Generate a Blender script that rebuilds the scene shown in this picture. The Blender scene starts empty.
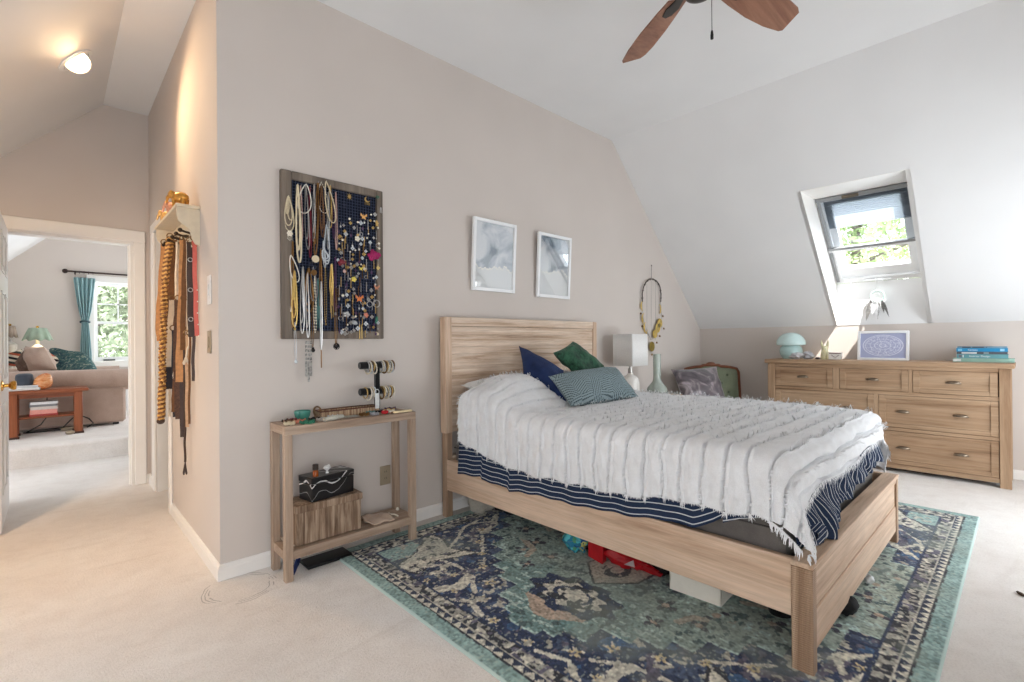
import bpy, math, random
import numpy as np
from mathutils import Vector, Matrix
random.seed(7)
RNG = np.random.RandomState(11)
PI = math.pi
S = bpy.context.scene
COL = S.collection
# ------------------------------------------------------------------ camera
CAM = Vector((0, 0, 1.15))
RV = Vector((0.72668, -0.68692, -0.00828)); UV_ = Vector((0.00477, -0.00701, 0.99996)); FV = Vector((0.68695, 0.72669, 0.00182))
FPX = 485.63
cd = bpy.data.cameras.new('camera'); cam = bpy.data.objects.new('camera', cd); COL.objects.link(cam)
M3 = Matrix((RV, UV_, -FV)).transposed()
cam.matrix_world = Matrix.Translation(CAM) @ M3.to_4x4()
cd.sensor_width = 36; cd.lens = FPX / 1024 * 36; cd.clip_start = .02; cd.clip_end = 200
S.camera = cam

def at(px, py, x=None, y=None, z=None, d=None):
    "the point of the place seen at a pixel, on a given plane or at a given depth"
    r = FV * FPX + RV * (px - 512) - UV_ * (py - 341)
    if x is not None: t = (x - CAM.x) / r.x
    elif y is not None: t = (y - CAM.y) / r.y
    elif z is not None: t = (z - CAM.z) / r.z
    else: t = d / FPX
    return CAM + r * t

# ------------------------------------------------------------------ materials
def C(r, g=None, b=None):
    if g is None: r, g, b = r
    f = lambda c: (c / 12.92 if c <= .04045 else ((c + .055) / 1.055) ** 2.4)
    return (f(r / 255), f(g / 255), f(b / 255), 1)

class NT:
    def __init__(s, name):
        s.m = bpy.data.materials.new(name); s.m.use_nodes = True
        s.t = s.m.node_tree; s.n = s.t.nodes
        s.p = s.n['Principled BSDF']; s.o = s.n['Material Output']
    def new(s, t, **kw):
        n = s.n.new(t)
        for k, v in kw.items():
            if k[0] == '_': setattr(n, k[1:], v)
            else: n.inputs[k].default_value = v
        return n
    def l(s, a, b): s.t.links.new(a, b)
    def coord(s, scale=(1, 1, 1), kind='Object', rot=(0, 0, 0)):
        c = s.new('ShaderNodeTexCoord'); m = s.new('ShaderNodeMapping')
        m.inputs['Scale'].default_value = scale; m.inputs['Rotation'].default_value = rot
        s.l(c.outputs[kind], m.inputs['Vector']); return m.outputs['Vector']
    def noise(s, vec, scale=5, detail=4, rough=.6, dist=0):
        n = s.new('ShaderNodeTexNoise'); n.inputs['Scale'].default_value = scale; n.inputs['Detail'].default_value = detail
        n.inputs['Roughness'].default_value = rough; n.inputs['Distortion'].default_value = dist
        if vec is not None: s.l(vec, n.inputs['Vector'])
        return n.outputs['Fac']
    def ramp(s, fac, stops, interp='LINEAR'):
        r = s.new('ShaderNodeValToRGB'); r.color_ramp.interpolation = interp
        e = r.color_ramp.elements
        while len(e) < len(stops): e.new(.5)
        for q, (p, c) in zip(e, stops): q.position = p; q.color = c if len(c) == 4 else (*c, 1)
        s.l(fac, r.inputs['Fac']); return r.outputs['Color']
    def mix(s, a, b, fac, mode='MIX'):
        m = s.new('ShaderNodeMix', _data_type='RGBA', _blend_type=mode)
        for v, i in ((fac, 0), (a, 6), (b, 7)):
            if isinstance(v, (int, float)): m.inputs[i].default_value = v
            elif isinstance(v, tuple): m.inputs[i].default_value = v
            else: s.l(v, m.inputs[i])
        return m.outputs[2]
    def math(s, op, a, b=0.0, c=None):
        m = s.new('ShaderNodeMath', _operation=op)
        for i, v in enumerate((a, b) if c is None else (a, b, c)):
            if isinstance(v, (int, float)): m.inputs[i].default_value = v
            else: s.l(v, m.inputs[i])
        return m.outputs[0]
    def sep(s, vec):
        q = s.new('ShaderNodeSeparateXYZ'); s.l(vec, q.inputs[0]); return q.outputs
    def bump(s, h, strength=.3, dist=.01):
        b = s.new('ShaderNodeBump'); b.inputs['Strength'].default_value = strength; b.inputs['Distance'].default_value = dist
        s.l(h, b.inputs['Height']); s.l(b.outputs[0], s.p.inputs['Normal'])
    def base(s, c):
        if isinstance(c, tuple): s.p.inputs['Base Color'].default_value = c
        else: s.l(c, s.p.inputs['Base Color'])
    def set(s, rough=.6, metal=0, spec=.5, **kw):
        s.p.inputs['Roughness'].default_value = rough; s.p.inputs['Metallic'].default_value = metal
        s.p.inputs['Specular IOR Level'].default_value = spec
        for k, v in kw.items(): s.p.inputs[k].default_value = v

MATS = {}
def plain(name, c, rough=.6, metal=0, spec=.4, var=.12, nscale=30, bump=0, bdist=.003, **kw):
    "a plain material with a little uneven colour and optional fine relief"
    if name in MATS: return MATS[name]
    n = NT(name); v = n.coord(); f = n.noise(v, nscale, 3)
    a = C(c); k = 1 - var; k2 = 1 + var
    n.base(n.ramp(f, [(.3, tuple(x * k for x in a[:3])), (.7, tuple(min(1, x * k2) for x in a[:3]))]))
    n.set(rough, metal, spec, **kw)
    if bump: n.bump(n.noise(v, nscale * 4, 3), bump, bdist)
    MATS[name] = n.m; return n.m

def wood(name, light, mid, dark, axis='x', grain=26, rough=.55, streak=.75, bump=.15, saw=None):
    if name in MATS: return MATS[name]
    n = NT(name)
    sc = {'x': (.05, 1, 1), 'y': (1, .05, 1), 'z': (1, 1, .05)}[axis]
    v = n.coord(sc)
    a = n.noise(v, grain, 6, .65, .6); b = n.noise(v, grain * 5, 4, .7); c = n.noise(n.coord(), 2.2, 2)
    col = n.ramp(a, [(.30, C(dark)[:3]), (.46, C(mid)[:3]), (.62, C(light)[:3])])
    fine = n.ramp(b, [(.35, (streak,) * 3), (.6, (1, 1, 1))])
    col = n.mix(col, fine, .7, 'MULTIPLY')
    tone = n.ramp(c, [(.35, (.88, .86, .84)), (.65, (1.0, 1.0, 1.0))])
    col = n.mix(col, tone, .8, 'MULTIPLY')
    n.base(col); n.set(rough, 0, .3)
    h = n.math('ADD', b, a)
    if saw:
        w = n.new('ShaderNodeTexWave', _wave_type='BANDS', _bands_direction=saw)
        w.inputs['Scale'].default_value = 42; w.inputs['Distortion'].default_value = 1.2; w.inputs['Detail'].default_value = 2
        n.l(n.coord(), w.inputs['Vector']); h = n.math('ADD', h, n.math('MULTIPLY', w.outputs['Fac'], 1.6)); bump = .5
        col2 = n.mix(col, n.ramp(w.outputs['Fac'], [(0.1, (.74, .72, .7)), (.6, (1, 1, 1))]), .75, 'MULTIPLY'); n.base(col2)
    n.bump(h, bump, .004)
    MATS[name] = n.m; return n.m

def fabric(name, c1, c2=None, scale=400, rough=.95, bump=.3, big=6, sheen=.2):
    if name in MATS: return MATS[name]
    n = NT(name); v = n.coord(); f = n.noise(v, big, 4); w = n.noise(v, scale, 2)
    c2 = c2 or tuple(int(x * .82) for x in c1)
    col = n.ramp(f, [(.32, C(c2)[:3]), (.66, C(c1)[:3])])
    col = n.mix(col, n.ramp(w, [(.3, (.8, .8, .8)), (.65, (1, 1, 1))]), .6, 'MULTIPLY')
    n.base(col); n.set(rough, 0, .15); n.p.inputs['Sheen Weight'].default_value = sheen
    n.bump(w, bump, .003); MATS[name] = n.m; return n.m

def glass(name, tint=(1, 1, 1), refl=.06, rough=.02):
    n = NT(name); n.n.remove(n.p)
    t = n.new('ShaderNodeBsdfTransparent', Color=(*tint, 1)); g = n.new('ShaderNodeBsdfGlossy', Roughness=rough)
    m = n.new('ShaderNodeMixShader', Fac=refl); n.l(t.outputs[0], m.inputs[1]); n.l(g.outputs[0], m.inputs[2])
    n.l(m.outputs[0], n.o.inputs['Surface']); return n.m

def emit(name, c, e):
    n = NT(name); n.base(C(c)); n.set(.5); n.p.inputs['Emission Color'].default_value = C(c); n.p.inputs['Emission Strength'].default_value = e
    return n.m

def wallpaint(name, c, rough=.85):
    n = NT(name); v = n.coord(); f = n.noise(v, 1.6, 2); g = n.noise(v, 260, 2)
    a = C(c); n.base(n.ramp(f, [(.3, tuple(x * .975 for x in a[:3])), (.7, tuple(min(1, x * 1.02) for x in a[:3]))]))
    n.set(rough, 0, .2); n.bump(g, .06, .002); return n.m

# ------------------------------------------------------------------ mesh builder
class MB:
    def __init__(s): s.v = []; s.f = []; s.mi = []; s.cur = 0; s.uv = None
    def add(s, vs, fs):
        o = len(s.v); s.v += [tuple(v) for v in vs]; s.f += [tuple(i + o for i in f) for f in fs]; s.mi += [s.cur] * len(fs); return s
    def box(s, x0, y0, z0, x1, y1, z1, b=0.0, M=None):
        x0, x1 = sorted((x0, x1)); y0, y1 = sorted((y0, y1)); z0, z1 = sorted((z0, z1))
        b = min(b, (x1 - x0) * .45, (y1 - y0) * .45, (z1 - z0) * .45)
        lo, hi = (x0, y0, z0), (x1, y1, z1); vs = []; ix = {}
        if b <= 0:
            for i in range(8): vs.append(tuple(hi[k] if i >> k & 1 else lo[k] for k in range(3)))
            fs = [(0, 2, 3, 1), (4, 5, 7, 6), (0, 1, 5, 4), (2, 6, 7, 3), (0, 4, 6, 2), (1, 3, 7, 5)]
        else:
            for i in range(8):
                for ax in range(3):
                    p = []
                    for k in range(3):
                        e = hi[k] if i >> k & 1 else lo[k]
                        if k != ax: e += -b if i >> k & 1 else b
                        p.append(e)
                    ix[i, ax] = len(vs); vs.append(tuple(p))
            fs = []
            for ax in range(3):
                u, w = (ax + 1) % 3, (ax + 2) % 3
                for sgn in (0, 1):
                    q = [(sgn << ax) | (a << u) | (c << w) for a, c in ((0, 0), (1, 0), (1, 1), (0, 1))]
                    fs.append(tuple(ix[i, ax] for i in (q if sgn else q[::-1])))
                for a in (0, 1):
                    for c in (0, 1):
                        i0 = (a << u) | (c << w); i1 = i0 | (1 << ax)
                        fs.append((ix[i0, u], ix[i1, u], ix[i1, w], ix[i0, w]))
            for i in range(8): fs.append((ix[i, 0], ix[i, 1], ix[i, 2]))
        if M is not None: vs = [M @ Vector(v) for v in vs]
        return s.add(vs, fs)
    def grid(s, P, cu=False, cv=False, uv=None):
        P = np.asarray(P); nu, nv = P.shape[:2]; vs = P.reshape(-1, 3).tolist(); fs = []
        for i in range(nu if cu else nu - 1):
            for j in range(nv if cv else nv - 1):
                a, b2 = (i + 1) % nu, (j + 1) % nv
                fs.append((i * nv + j, a * nv + j, a * nv + b2, i * nv + b2))
        return s.add(vs, fs)
    def tube(s, pts, r, n=8, closed=False, caps=True, flat=None):
        "round tube; flat=(w,t,normal) makes a strap of width w and thickness t"
        P = [Vector(p) for p in pts]; m = len(P); rr = r if hasattr(r, '__len__') else [r] * m
        up = None; rings = []
        for i in range(m):
            a = P[(i - 1) % m] if (closed or i > 0) else P[i]; b = P[(i + 1) % m] if (closed or i < m - 1) else P[i]
            t = (b - a)
            t = t.normalized() if t.length > 1e-9 else Vector((0, 0, 1))
            if flat is not None:
                nn = Vector(flat[2]); nn = (nn - t * nn.dot(t)); nn = nn.normalized() if nn.length > 1e-6 else t.orthogonal().normalized()
                w = t.cross(nn)
                k = rr[i] if r is not None else 1
                hw, ht = flat[0] / 2 * k, flat[1] / 2
                rings.append([P[i] + w * hw + nn * ht, P[i] - w * hw + nn * ht, P[i] - w * hw - nn * ht, P[i] + w * hw - nn * ht])
            else:
                if up is None: up = t.orthogonal().normalized()
                up = (up - t * up.dot(t)); up = up.normalized() if up.length > 1e-6 else t.orthogonal().normalized()
                w = t.cross(up)
                rings.append([P[i] + (up * math.cos(2 * PI * k / n) + w * math.sin(2 * PI * k / n)) * rr[i] for k in range(n)])
        n = 4 if flat is not None else n
        vs = [v for r_ in rings for v in r_]; fs = []
        for i in range(m if closed else m - 1):
            j = (i + 1) % m
            for k in range(n): fs.append((i * n + k, j * n + k, j * n + (k + 1) % n, i * n + (k + 1) % n))
        if caps and not closed: fs += [tuple(range(n))[::-1], tuple((m - 1) * n + k for k in range(n))]
        return s.add(vs, fs)
    def cyl(s, p0, p1, r0, r1=None, n=16): return s.tube([p0, p1], [r0, r0 if r1 is None else r1], n)
    def lathe(s, prof, c=(0, 0, 0), n=24, M=None, sx=1, sy=1):
        vs = []; fs = []; m = len(prof)
        for r, z in prof:
            for k in range(n):
                a = 2 * PI * k / n; vs.append(Vector((r * math.cos(a) * sx, r * math.sin(a) * sy, z)))
        for i in range(m - 1):
            for k in range(n): fs.append((i * n + k, i * n + (k + 1) % n, (i + 1) * n + (k + 1) % n, (i + 1) * n + k))
        if prof[0][0] > 1e-5: fs.append(tuple(range(n))[::-1])
        if prof[-1][0] > 1e-5: fs.append(tuple((m - 1) * n + k for k in range(n)))
        if M is not None: vs = [M @ v for v in vs]
        c = Vector(c); return s.add([v + c for v in vs], fs)
    def sph(s, c, r, nu=12, nv=8, M=None):
        r = r if hasattr(r, '__len__') else (r, r, r); vs = []; fs = []
        for j in range(nv + 1):
            th = PI * j / nv
            for k in range(nu):
                a = 2 * PI * k / nu
                p = Vector((math.sin(th) * math.cos(a) * r[0], math.sin(th) * math.sin(a) * r[1], math.cos(th) * r[2]))
                if M is not None: p = M @ p
                vs.append(p + Vector(c))
        for j in range(nv):
            for k in range(nu): fs.append((j * nu + k, (j + 1) * nu + k, (j + 1) * nu + (k + 1) % nu, j * nu + (k + 1) % nu))
        return s.add(vs, fs)
    def prism(s, pts, ext):
        "closed outline of 3D points pushed along ext"
        e = Vector(ext); P = [Vector(p) for p in pts]; n = len(P)
        fs = [tuple(range(n))[::-1], tuple(range(n, 2 * n))] + [(k, (k + 1) % n, n + (k + 1) % n, n + k) for k in range(n)]
        return s.add(P + [p + e for p in P], fs)
    def torus(s, c, R, r, axis=(0, 0, 1), n=24, m=6, sy=1.0, arc=2 * PI, a0=0):
        ax = Vector(axis).normalized(); u = ax.orthogonal().normalized(); w = ax.cross(u)
        if abs(ax.z) < .9: w = Vector((0, 0, 1)); w = (w - ax * w.dot(ax)).normalized(); u = w.cross(ax)
        full = arc > 6.28
        k = n if full else n + 1
        return s.tube([Vector(c) + u * R * math.cos(a0 + arc * i / n) + w * R * sy * math.sin(a0 + arc * i / n) for i in range(k)], r, m, closed=full)

OFF = {}
def link(name, me, parent):
    o = bpy.data.objects.new(name, me); COL.objects.link(o)
    if parent is not None: o.parent = parent
    return o
def build(name, mb, m, parent=None, origin=None, smooth=38, local=False):
    "one mesh object; its origin is the root's base point unless local"
    me = bpy.data.meshes.new(name)
    off = OFF.get(parent.name, Vector()) if parent is not None else Vector(origin or (0, 0, 0))
    if local: off = Vector()
    me.from_pydata([tuple(Vector(v) - off) for v in mb.v], [], mb.f)
    import bmesh
    bm = bmesh.new(); bm.from_mesh(me); bmesh.ops.recalc_face_normals(bm, faces=bm.faces); bm.to_mesh(me); bm.free()
    ms = m if isinstance(m, list) else [m]
    for q in ms: me.materials.append(q)
    if len(ms) > 1: me.polygons.foreach_set('material_index', mb.mi)
    me.polygons.foreach_set('use_smooth', [True] * len(me.polygons))
    me.set_sharp_from_angle(angle=math.radians(smooth)); me.update()
    o = link(name, me, parent)
    if parent is None: o.location = off
    OFF[o.name] = off
    return o
def tag(o, label, cat, group=None, kind=None):
    o['label'] = label; o['category'] = cat
    if group: o['group'] = group
    if kind: o['kind'] = kind
    return o
def thing(name, label, cat, loc, rz=0, group=None, local=False):
    o = bpy.data.objects.new(name, None); COL.objects.link(o); o.empty_display_size = .05
    o.location = loc; o.rotation_euler = (0, 0, rz); tag(o, label, cat, group)
    OFF[o.name] = Vector() if local else Vector(loc); return o
def one(name, mb, m, label, cat, origin, group=None, smooth=38):
    return tag(build(name, mb, m, None, origin, smooth), label, cat, group)
def struct(name, mb, m, smooth=20):
    o = build(name, mb, m, None, None, smooth); o['kind'] = 'structure'; return o
def T(x=0, y=0, z=0, rx=0, ry=0, rz=0):
    return Matrix.Translation((x, y, z)) @ Matrix.Rotation(rz, 4, 'Z') @ Matrix.Rotation(ry, 4, 'Y') @ Matrix.Rotation(rx, 4, 'X')
def vnoise(x, y, seed=0):
    "smooth value noise on numpy arrays"
    x = np.asarray(x, float); y = np.asarray(y, float)
    xi = np.floor(x).astype(np.int64); yi = np.floor(y).astype(np.int64); fx = x - xi; fy = y - yi
    fx = fx * fx * (3 - 2 * fx); fy = fy * fy * (3 - 2 * fy)
    def h(a, b):
        n = (a * 374761393 + b * 668265263 + seed * 974711) & 0x7fffffff
        n = ((n ^ (n >> 13)) * 1274126177) & 0x7fffffff
        return ((n ^ (n >> 16)) & 0xffff) / 65535.0
    return (h(xi, yi) * (1 - fx) + h(xi + 1, yi) * fx) * (1 - fy) + (h(xi, yi + 1) * (1 - fx) + h(xi + 1, yi + 1) * fx) * fy
def pillow(corners, thick, nu=22, nv=18, wr=.006, seed=1, edge=.25):
    "a cushion spanned by TL, TR, BR, BL with pinched corners and a seam"
    A, B, D, E = [np.array(c, float) for c in corners]
    u = np.linspace(0, 1, nu)[:, None, None]; v = np.linspace(0, 1, nv)[None, :, None]
    P = (A * (1 - u) + B * u) * (1 - v) + (E * (1 - u) + D * u) * v
    nrm = np.cross(B - A, E - A); nrm /= np.linalg.norm(nrm)
    c = (A + B + D + E) / 4
    uu, vv = u[..., 0] * 2 - 1, v[..., 0] * 2 - 1
    pin = 1 - .07 * ((1 - uu ** 2) * vv ** 2 + (1 - vv ** 2) * uu ** 2)
    P = c + (P - c) * pin[..., None]
    h = ((1 - uu ** 2) * (1 - vv ** 2)) ** .42 * thick / 2
    w = (vnoise(u[..., 0] * 5 + v[..., 0] * 2, v[..., 0] * 6 - u[..., 0], seed) - .5) * wr * 2 * np.minimum(1, h / (thick * .2))
    F = P + nrm * (h + w)[..., None]; G = P - nrm * (h - w)[..., None]
    mb = MB(); mb.grid(F); mb.grid(G[:, ::-1]); return mb
def uvmap(o, vals):
    "give each vertex its own cloth coordinate"
    me = o.data; uv = me.uv_layers.new(name='cloth'); vi = np.zeros(len(me.loops), dtype=np.int64)
    me.loops.foreach_get('vertex_index', vi); uv.data.foreach_set('uv', np.asarray(vals, dtype=np.float32)[vi].ravel())
# ------------------------------------------------------------------ room shell
Y0, XH, XK, ZK, ZC = 2.7066, 0.588, 5.69, 1.287, 3.066
XC, XL, XKL = 3.897, 0.30, -1.48           # creases of the flat ceiling, left knee wall
YE, YG, YF, ZF = 5.035, -0.85, 9.7, 0.19   # hall end wall, gable behind the camera, far wall, raised floor
M_WALL = wallpaint('warm grey wall paint', (206, 197, 190))
M_CEIL = wallpaint('ceiling paint', (230, 230, 230))
M_TRIM = plain('white trim paint', (236, 233, 229), .4, var=.02, nscale=4)
M_DOOR = plain('white door paint', (232, 233, 233), .35, var=.02, nscale=4)

def carpet():
    n = NT('carpet'); v = n.coord()
    big = n.noise(v, 1.3, 4, .6, .4); mid = n.noise(v, 9, 4, .65); fine = n.noise(v, 340, 2, .7); tuft = n.noise(v, 110, 3, .7)
    col = n.ramp(big, [(.34, C(238, 230, 223)[:3]), (.62, C(248, 243, 238)[:3])])
    col = n.mix(col, n.ramp(mid, [(.34, (.93, .92, .91)), (.56, (1, 1, 1))]), .8, 'MULTIPLY')
    col = n.mix(col, n.ramp(tuft, [(.30, (.86, .85, .84)), (.52, (1, 1, 1))]), .85, 'MULTIPLY')
    col = n.mix(col, n.ramp(fine, [(.28, (.86, .85, .84)), (.50, (1, 1, 1))]), .7, 'MULTIPLY')
    # faint tracks and a worn ring in the pile near the wall corner
    st = n.noise(n.coord((.7, 5, 1), rot=(0, 0, .5)), 1.6, 3, .6, .5)
    col = n.mix(col, n.ramp(st, [(.62, (1, 1, 1)), (.70, (.90, .885, .87)), (.76, (1, 1, 1))]), .6, 'MULTIPLY')
    g = n.new('ShaderNodeNewGeometry'); q = n.sep(g.outputs['Position'])
    ctr = RINGC
    dx = n.math('SUBTRACT', q[0], ctr[0]); dy = n.math('SUBTRACT', q[1], ctr[1])
    wob = n.math('MULTIPLY', n.math('SUBTRACT', n.noise(v, 7, 2), .5), .05)
    rr = n.math('ADD', n.math('SQRT', n.math('ADD', n.math('MULTIPLY', dx, dx), n.math('MULTIPLY', dy, dy))), wob)
    ring = None
    for R in (.125, .140, .155):
        e = n.math('LESS_THAN', n.math('ABSOLUTE', n.math('SUBTRACT', rr, R)), .0022)
        ring = e if ring is None else n.math('MAXIMUM', ring, e)
    gap = n.math('GREATER_THAN', n.noise(v, 5.5, 2), .5)
    ring = n.math('MULTIPLY', n.math('MULTIPLY', ring, gap), .5)
    col = n.mix(col, C(120, 112, 106), ring)
    n.base(col); n.set(.98, 0, .1); n.p.inputs['Sheen Weight'].default_value = .25
    h = n.math('ADD', fine, n.math('MULTIPLY', tuft, 1.5)); n.bump(h, .6, .008); return n.m
RINGC = (at(240, 588, z=0).x, at(240, 588, z=0).y)
M_CARPET = carpet()

f = MB()
f.box(XKL - .1, YG - .1, -.12, XK + .15, 6.47, 0)
floor = struct('floor', f, M_CARPET)
f = MB()   # raised floor of the far room with its rounded carpeted nosing
P = []
for x in (XKL - .1, 2.3):
    row = [(x, 6.47, -.02), (x, 6.47, ZF - .03)] + [(x, 6.495 - .03 * math.cos(a), ZF - .03 + .03 * math.sin(a)) for a in np.linspace(0, PI / 2, 7)[1:]] + [(x, YF + .1, ZF), (x, YF + .1, -.02)]
    P.append(row)
f.grid(P)
struct('floor_far', f, M_CARPET, 50)

def wall(name, boxes, m=None):
    w = MB()
    for b in boxes: w.box(*b)
    return struct(name, w, m or M_WALL)
# headboard wall: gable-shaped under the slope
w = MB(); w.prism([(XH, Y0, 0), (XK + .12, Y0, 0), (XK + .12, Y0, ZK), (XK, Y0, ZK), (XC, Y0, ZC), (XH, Y0, ZC)], (0, .12, 0)); struct('wall_back', w, M_WALL)
TH = .115
wall('wall_hall', [(XH, Y0 + .12, 0, XH + TH, 4.05, ZC), (XH, 4.68, 0, XH + TH, YE, ZC), (XH, 4.05, 2.03, XH + TH, 4.68, ZC)])
wall('wall_right', [(XK, YG, 0, XK + .12, Y0, ZK), (XK, .60, ZK, XK + .12, 1.295, 1.700)])
# end wall of the hall with its doorway
w = MB(); x0, x1 = -.29, .484
def zl(x): return ZC - (XL - x) if x < XL else ZC      # left slope height
w.prism([(XKL, YE, 0), (x0, YE, 0), (x0, YE, zl(x0)), (XKL, YE, zl(XKL))], (0, .12, 0))
w.prism([(x0, YE, 1.993), (x1, YE, 1.993), (x1, YE, ZC), (XL, YE, ZC), (x0, YE, zl(x0))], (0, .12, 0))
w.prism([(x1, YE, 0), (2.3, YE, 0), (2.3, YE, ZC), (x1, YE, ZC)], (0, .12, 0)); struct('wall_end', w, M_WALL)
# gable behind the camera with two windows, and knee walls, far room
w = MB(); g = lambda a, b, c, d: w.box(a, YG - .12, b, c, YG, d)
GW = [(-1.1, .06, .5, 1.6), (3.2, .06, 5.15, 1.78)]
xs = [XKL, GW[0][0], GW[0][2], GW[1][0], GW[1][2], XK]
zt = lambda x: zl(x) if x < XL else (ZC if x < XC else ZC - (x - XC) * (ZC - ZK) / (XK - XC))
for i in range(5):
    a, b = xs[i], xs[i + 1]; br = [a] + [q for q in (XL, XC) if a < q < b] + [b]
    hole = GW[0] if i == 1 else GW[1] if i == 3 else None
    lo = 0
    if hole: w.box(a, YG - .12, 0, b, YG, hole[1]); lo = hole[3]
    w.prism([(a, YG, lo), (b, YG, lo)] + [(q, YG, zt(q)) for q in br[::-1]], (0, -.12, 0))
struct('wall_gable', w, M_WALL)
wall('wall_left', [(XKL - .12, YG - .1, 0, XKL, 1.75, zl(XKL) + .1), (XKL - .12, 1.75, 0, XKL, 2.6, .12), (XKL - .12, 1.75, 1.05, XKL, 2.6, zl(XKL) + .1), (XKL - .12, 2.6, 0, XKL, 5.2, zl(XKL) + .1), (XKL - .12, 6.4, 0, XKL, YF, zl(XKL) + .1), (XKL - .12, 5.2, 0, XKL, 6.4, .06), (XKL - .12, 5.2, 1.25, XKL, 6.4, zl(XKL) + .1)])
wall('wall_far_right', [(2.2, YE + .12, 0, 2.3, 6.9, ZC), (2.2, 9.3, 0, 2.3, YF, ZC), (2.2, 6.9, 0, 2.3, 9.3, .8), (2.2, 6.9, 2.2, 2.3, 9.3, ZC)])
# far wall with window opening
FW = (.44, .90, 1.34, 2.12)
w = MB(); w.box(FW[0], YF, 0, FW[2], YF + .12, FW[1]); w.box(FW[0], YF, FW[3], FW[2], YF + .12, ZC); w.box(FW[2], YF, 0, 2.3, YF + .12, ZC)
w.prism([(XKL, YF, 0), (FW[0], YF, 0), (FW[0], YF, ZC), (XL, YF, ZC), (XKL, YF, zl(XKL))], (0, .12, 0)); struct('wall_far', w, M_WALL)
# side room behind the hall opening
wall('wall_closet', [(2.3, Y0 + .12, 0, 2.4, YE, ZC)])
# ceilings
w = MB(); w.box(XL, YG - .1, ZC, XC, YF, ZC + .1); struct('ceiling', w, M_CEIL)
def slope(name, xa, za, xb, zb, y0, y1, holes, th=.04):
    "a sloping ceiling from (xa,za) down to (xb,zb) with rectangular openings (ya, yb, ta, tb)"
    mb = MB(); L = math.hypot(xb - xa, zb - za); d = Vector(((xb - xa) / L, 0, (zb - za) / L))
    nn = Vector((-d.z, 0, d.x)); nn = nn if nn.z > 0 else -nn
    def panel(ya, yb, ta, tb):
        if yb - ya < 1e-4 or tb - ta < 1e-4: return
        o = Vector((xa, 0, za)); p = [o + d * ta, o + d * tb]
        mb.prism([p[0] + Vector((0, ya, 0)), p[0] + Vector((0, yb, 0)), p[1] + Vector((0, yb, 0)), p[1] + Vector((0, ya, 0))], nn * th)
    y = y0
    for (ha, hb, ta, tb) in sorted(holes):
        panel(y, ha, 0, L); panel(ha, hb, 0, ta); panel(ha, hb, tb, L); y = hb
    panel(y, y1, 0, L)
    o = struct(name, mb, M_CEIL); return d, nn, L
LS = math.hypot(XK - XC, ZC - ZK)
SY0, SY1, ST = .60, 1.295, LS - math.hypot(XK - 4.572, ZK - 2.398)
DS, NS, _ = slope('ceiling_slope_right', XC, ZC, XK, ZK, YG - .1, Y0, [(SY0, SY1, ST, LS)])
DL, NL, LL = slope('ceiling_slope_left', XL, ZC, XKL, zl(XKL), YG - .1, YF, [])

# skylight well: white lined shaft between the slope and the window
WO = .30                                        # window plane beyond the slope
def sp(t, y, n): return Vector((XC, 0, ZC)) + DS * t + NS * n + Vector((0, y, 0))
WT0, WT1 = ST + .283, LS - .288                      # window extent along the slope
w = MB()
a, b = sp(ST, 0, 0), sp(LS, 0, 0); c, d = sp(WT0, 0, WO), sp(WT1, 0, WO)
for y, e in ((SY1 - .002, .03), (SY0 + .002, -.03)):
    w.prism([(p.x, y, p.z) for p in (a, b, Vector((XK, 0, 1.70)), sp(WT1 + .02, 0, WO + .15), sp(WT0 - .02, 0, WO + .15))], (0, e, 0))
w.prism([(a.x + .001, SY0 + .003, a.z - .002), (a.x + .001, SY1 - .003, a.z - .002), (c.x + .05, SY1 - .003, c.z - .002), (c.x + .05, SY0 + .003, c.z - .002)], (0, 0, .03))
struct('trim_1', w, M_TRIM)
w = MB(); w.box(XK - .003, SY0 + .003, ZK, XK + .001, SY1 - .003, 1.699); struct('trim_4', w, M_CEIL)
# baseboards
def baseboard(name, pts, nrm):
    mb = MB(); (xa, ya), (xb, yb) = pts; n = Vector((nrm[0], nrm[1], 0)); prof = [(0, 0), (.014, 0), (.014, .052), (.011, .058), (.011, .064), (.006, .074), (0, .076)]
    mb.grid([[Vector((px, py, 0)) + n * q + Vector((0, 0, z)) for q, z in prof] for px, py in ((xa, ya), (xb, yb))])
    mb.f.append(tuple(range(len(prof)))); mb.mi.append(0); mb.f.append(tuple(len(prof) + i for i in range(len(prof)))); mb.mi.append(0)
    o = build(name, mb, M_TRIM, None, None, 20); o['kind'] = 'structure'
baseboard('baseboard_back', ((XH, Y0), (XK, Y0)), (0, -1))
baseboard('baseboard_hall', ((XH, Y0 - .014), (XH, 3.98)), (-1, 0))
baseboard('baseboard_hall_end', ((XH, 4.80), (XH, YE)), (-1, 0))
baseboard('baseboard_right', ((XK, YG), (XK, Y0)), (-1, 0))
baseboard('baseboard_end', ((.562, YE), (XH, YE)), (0, -1))
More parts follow.
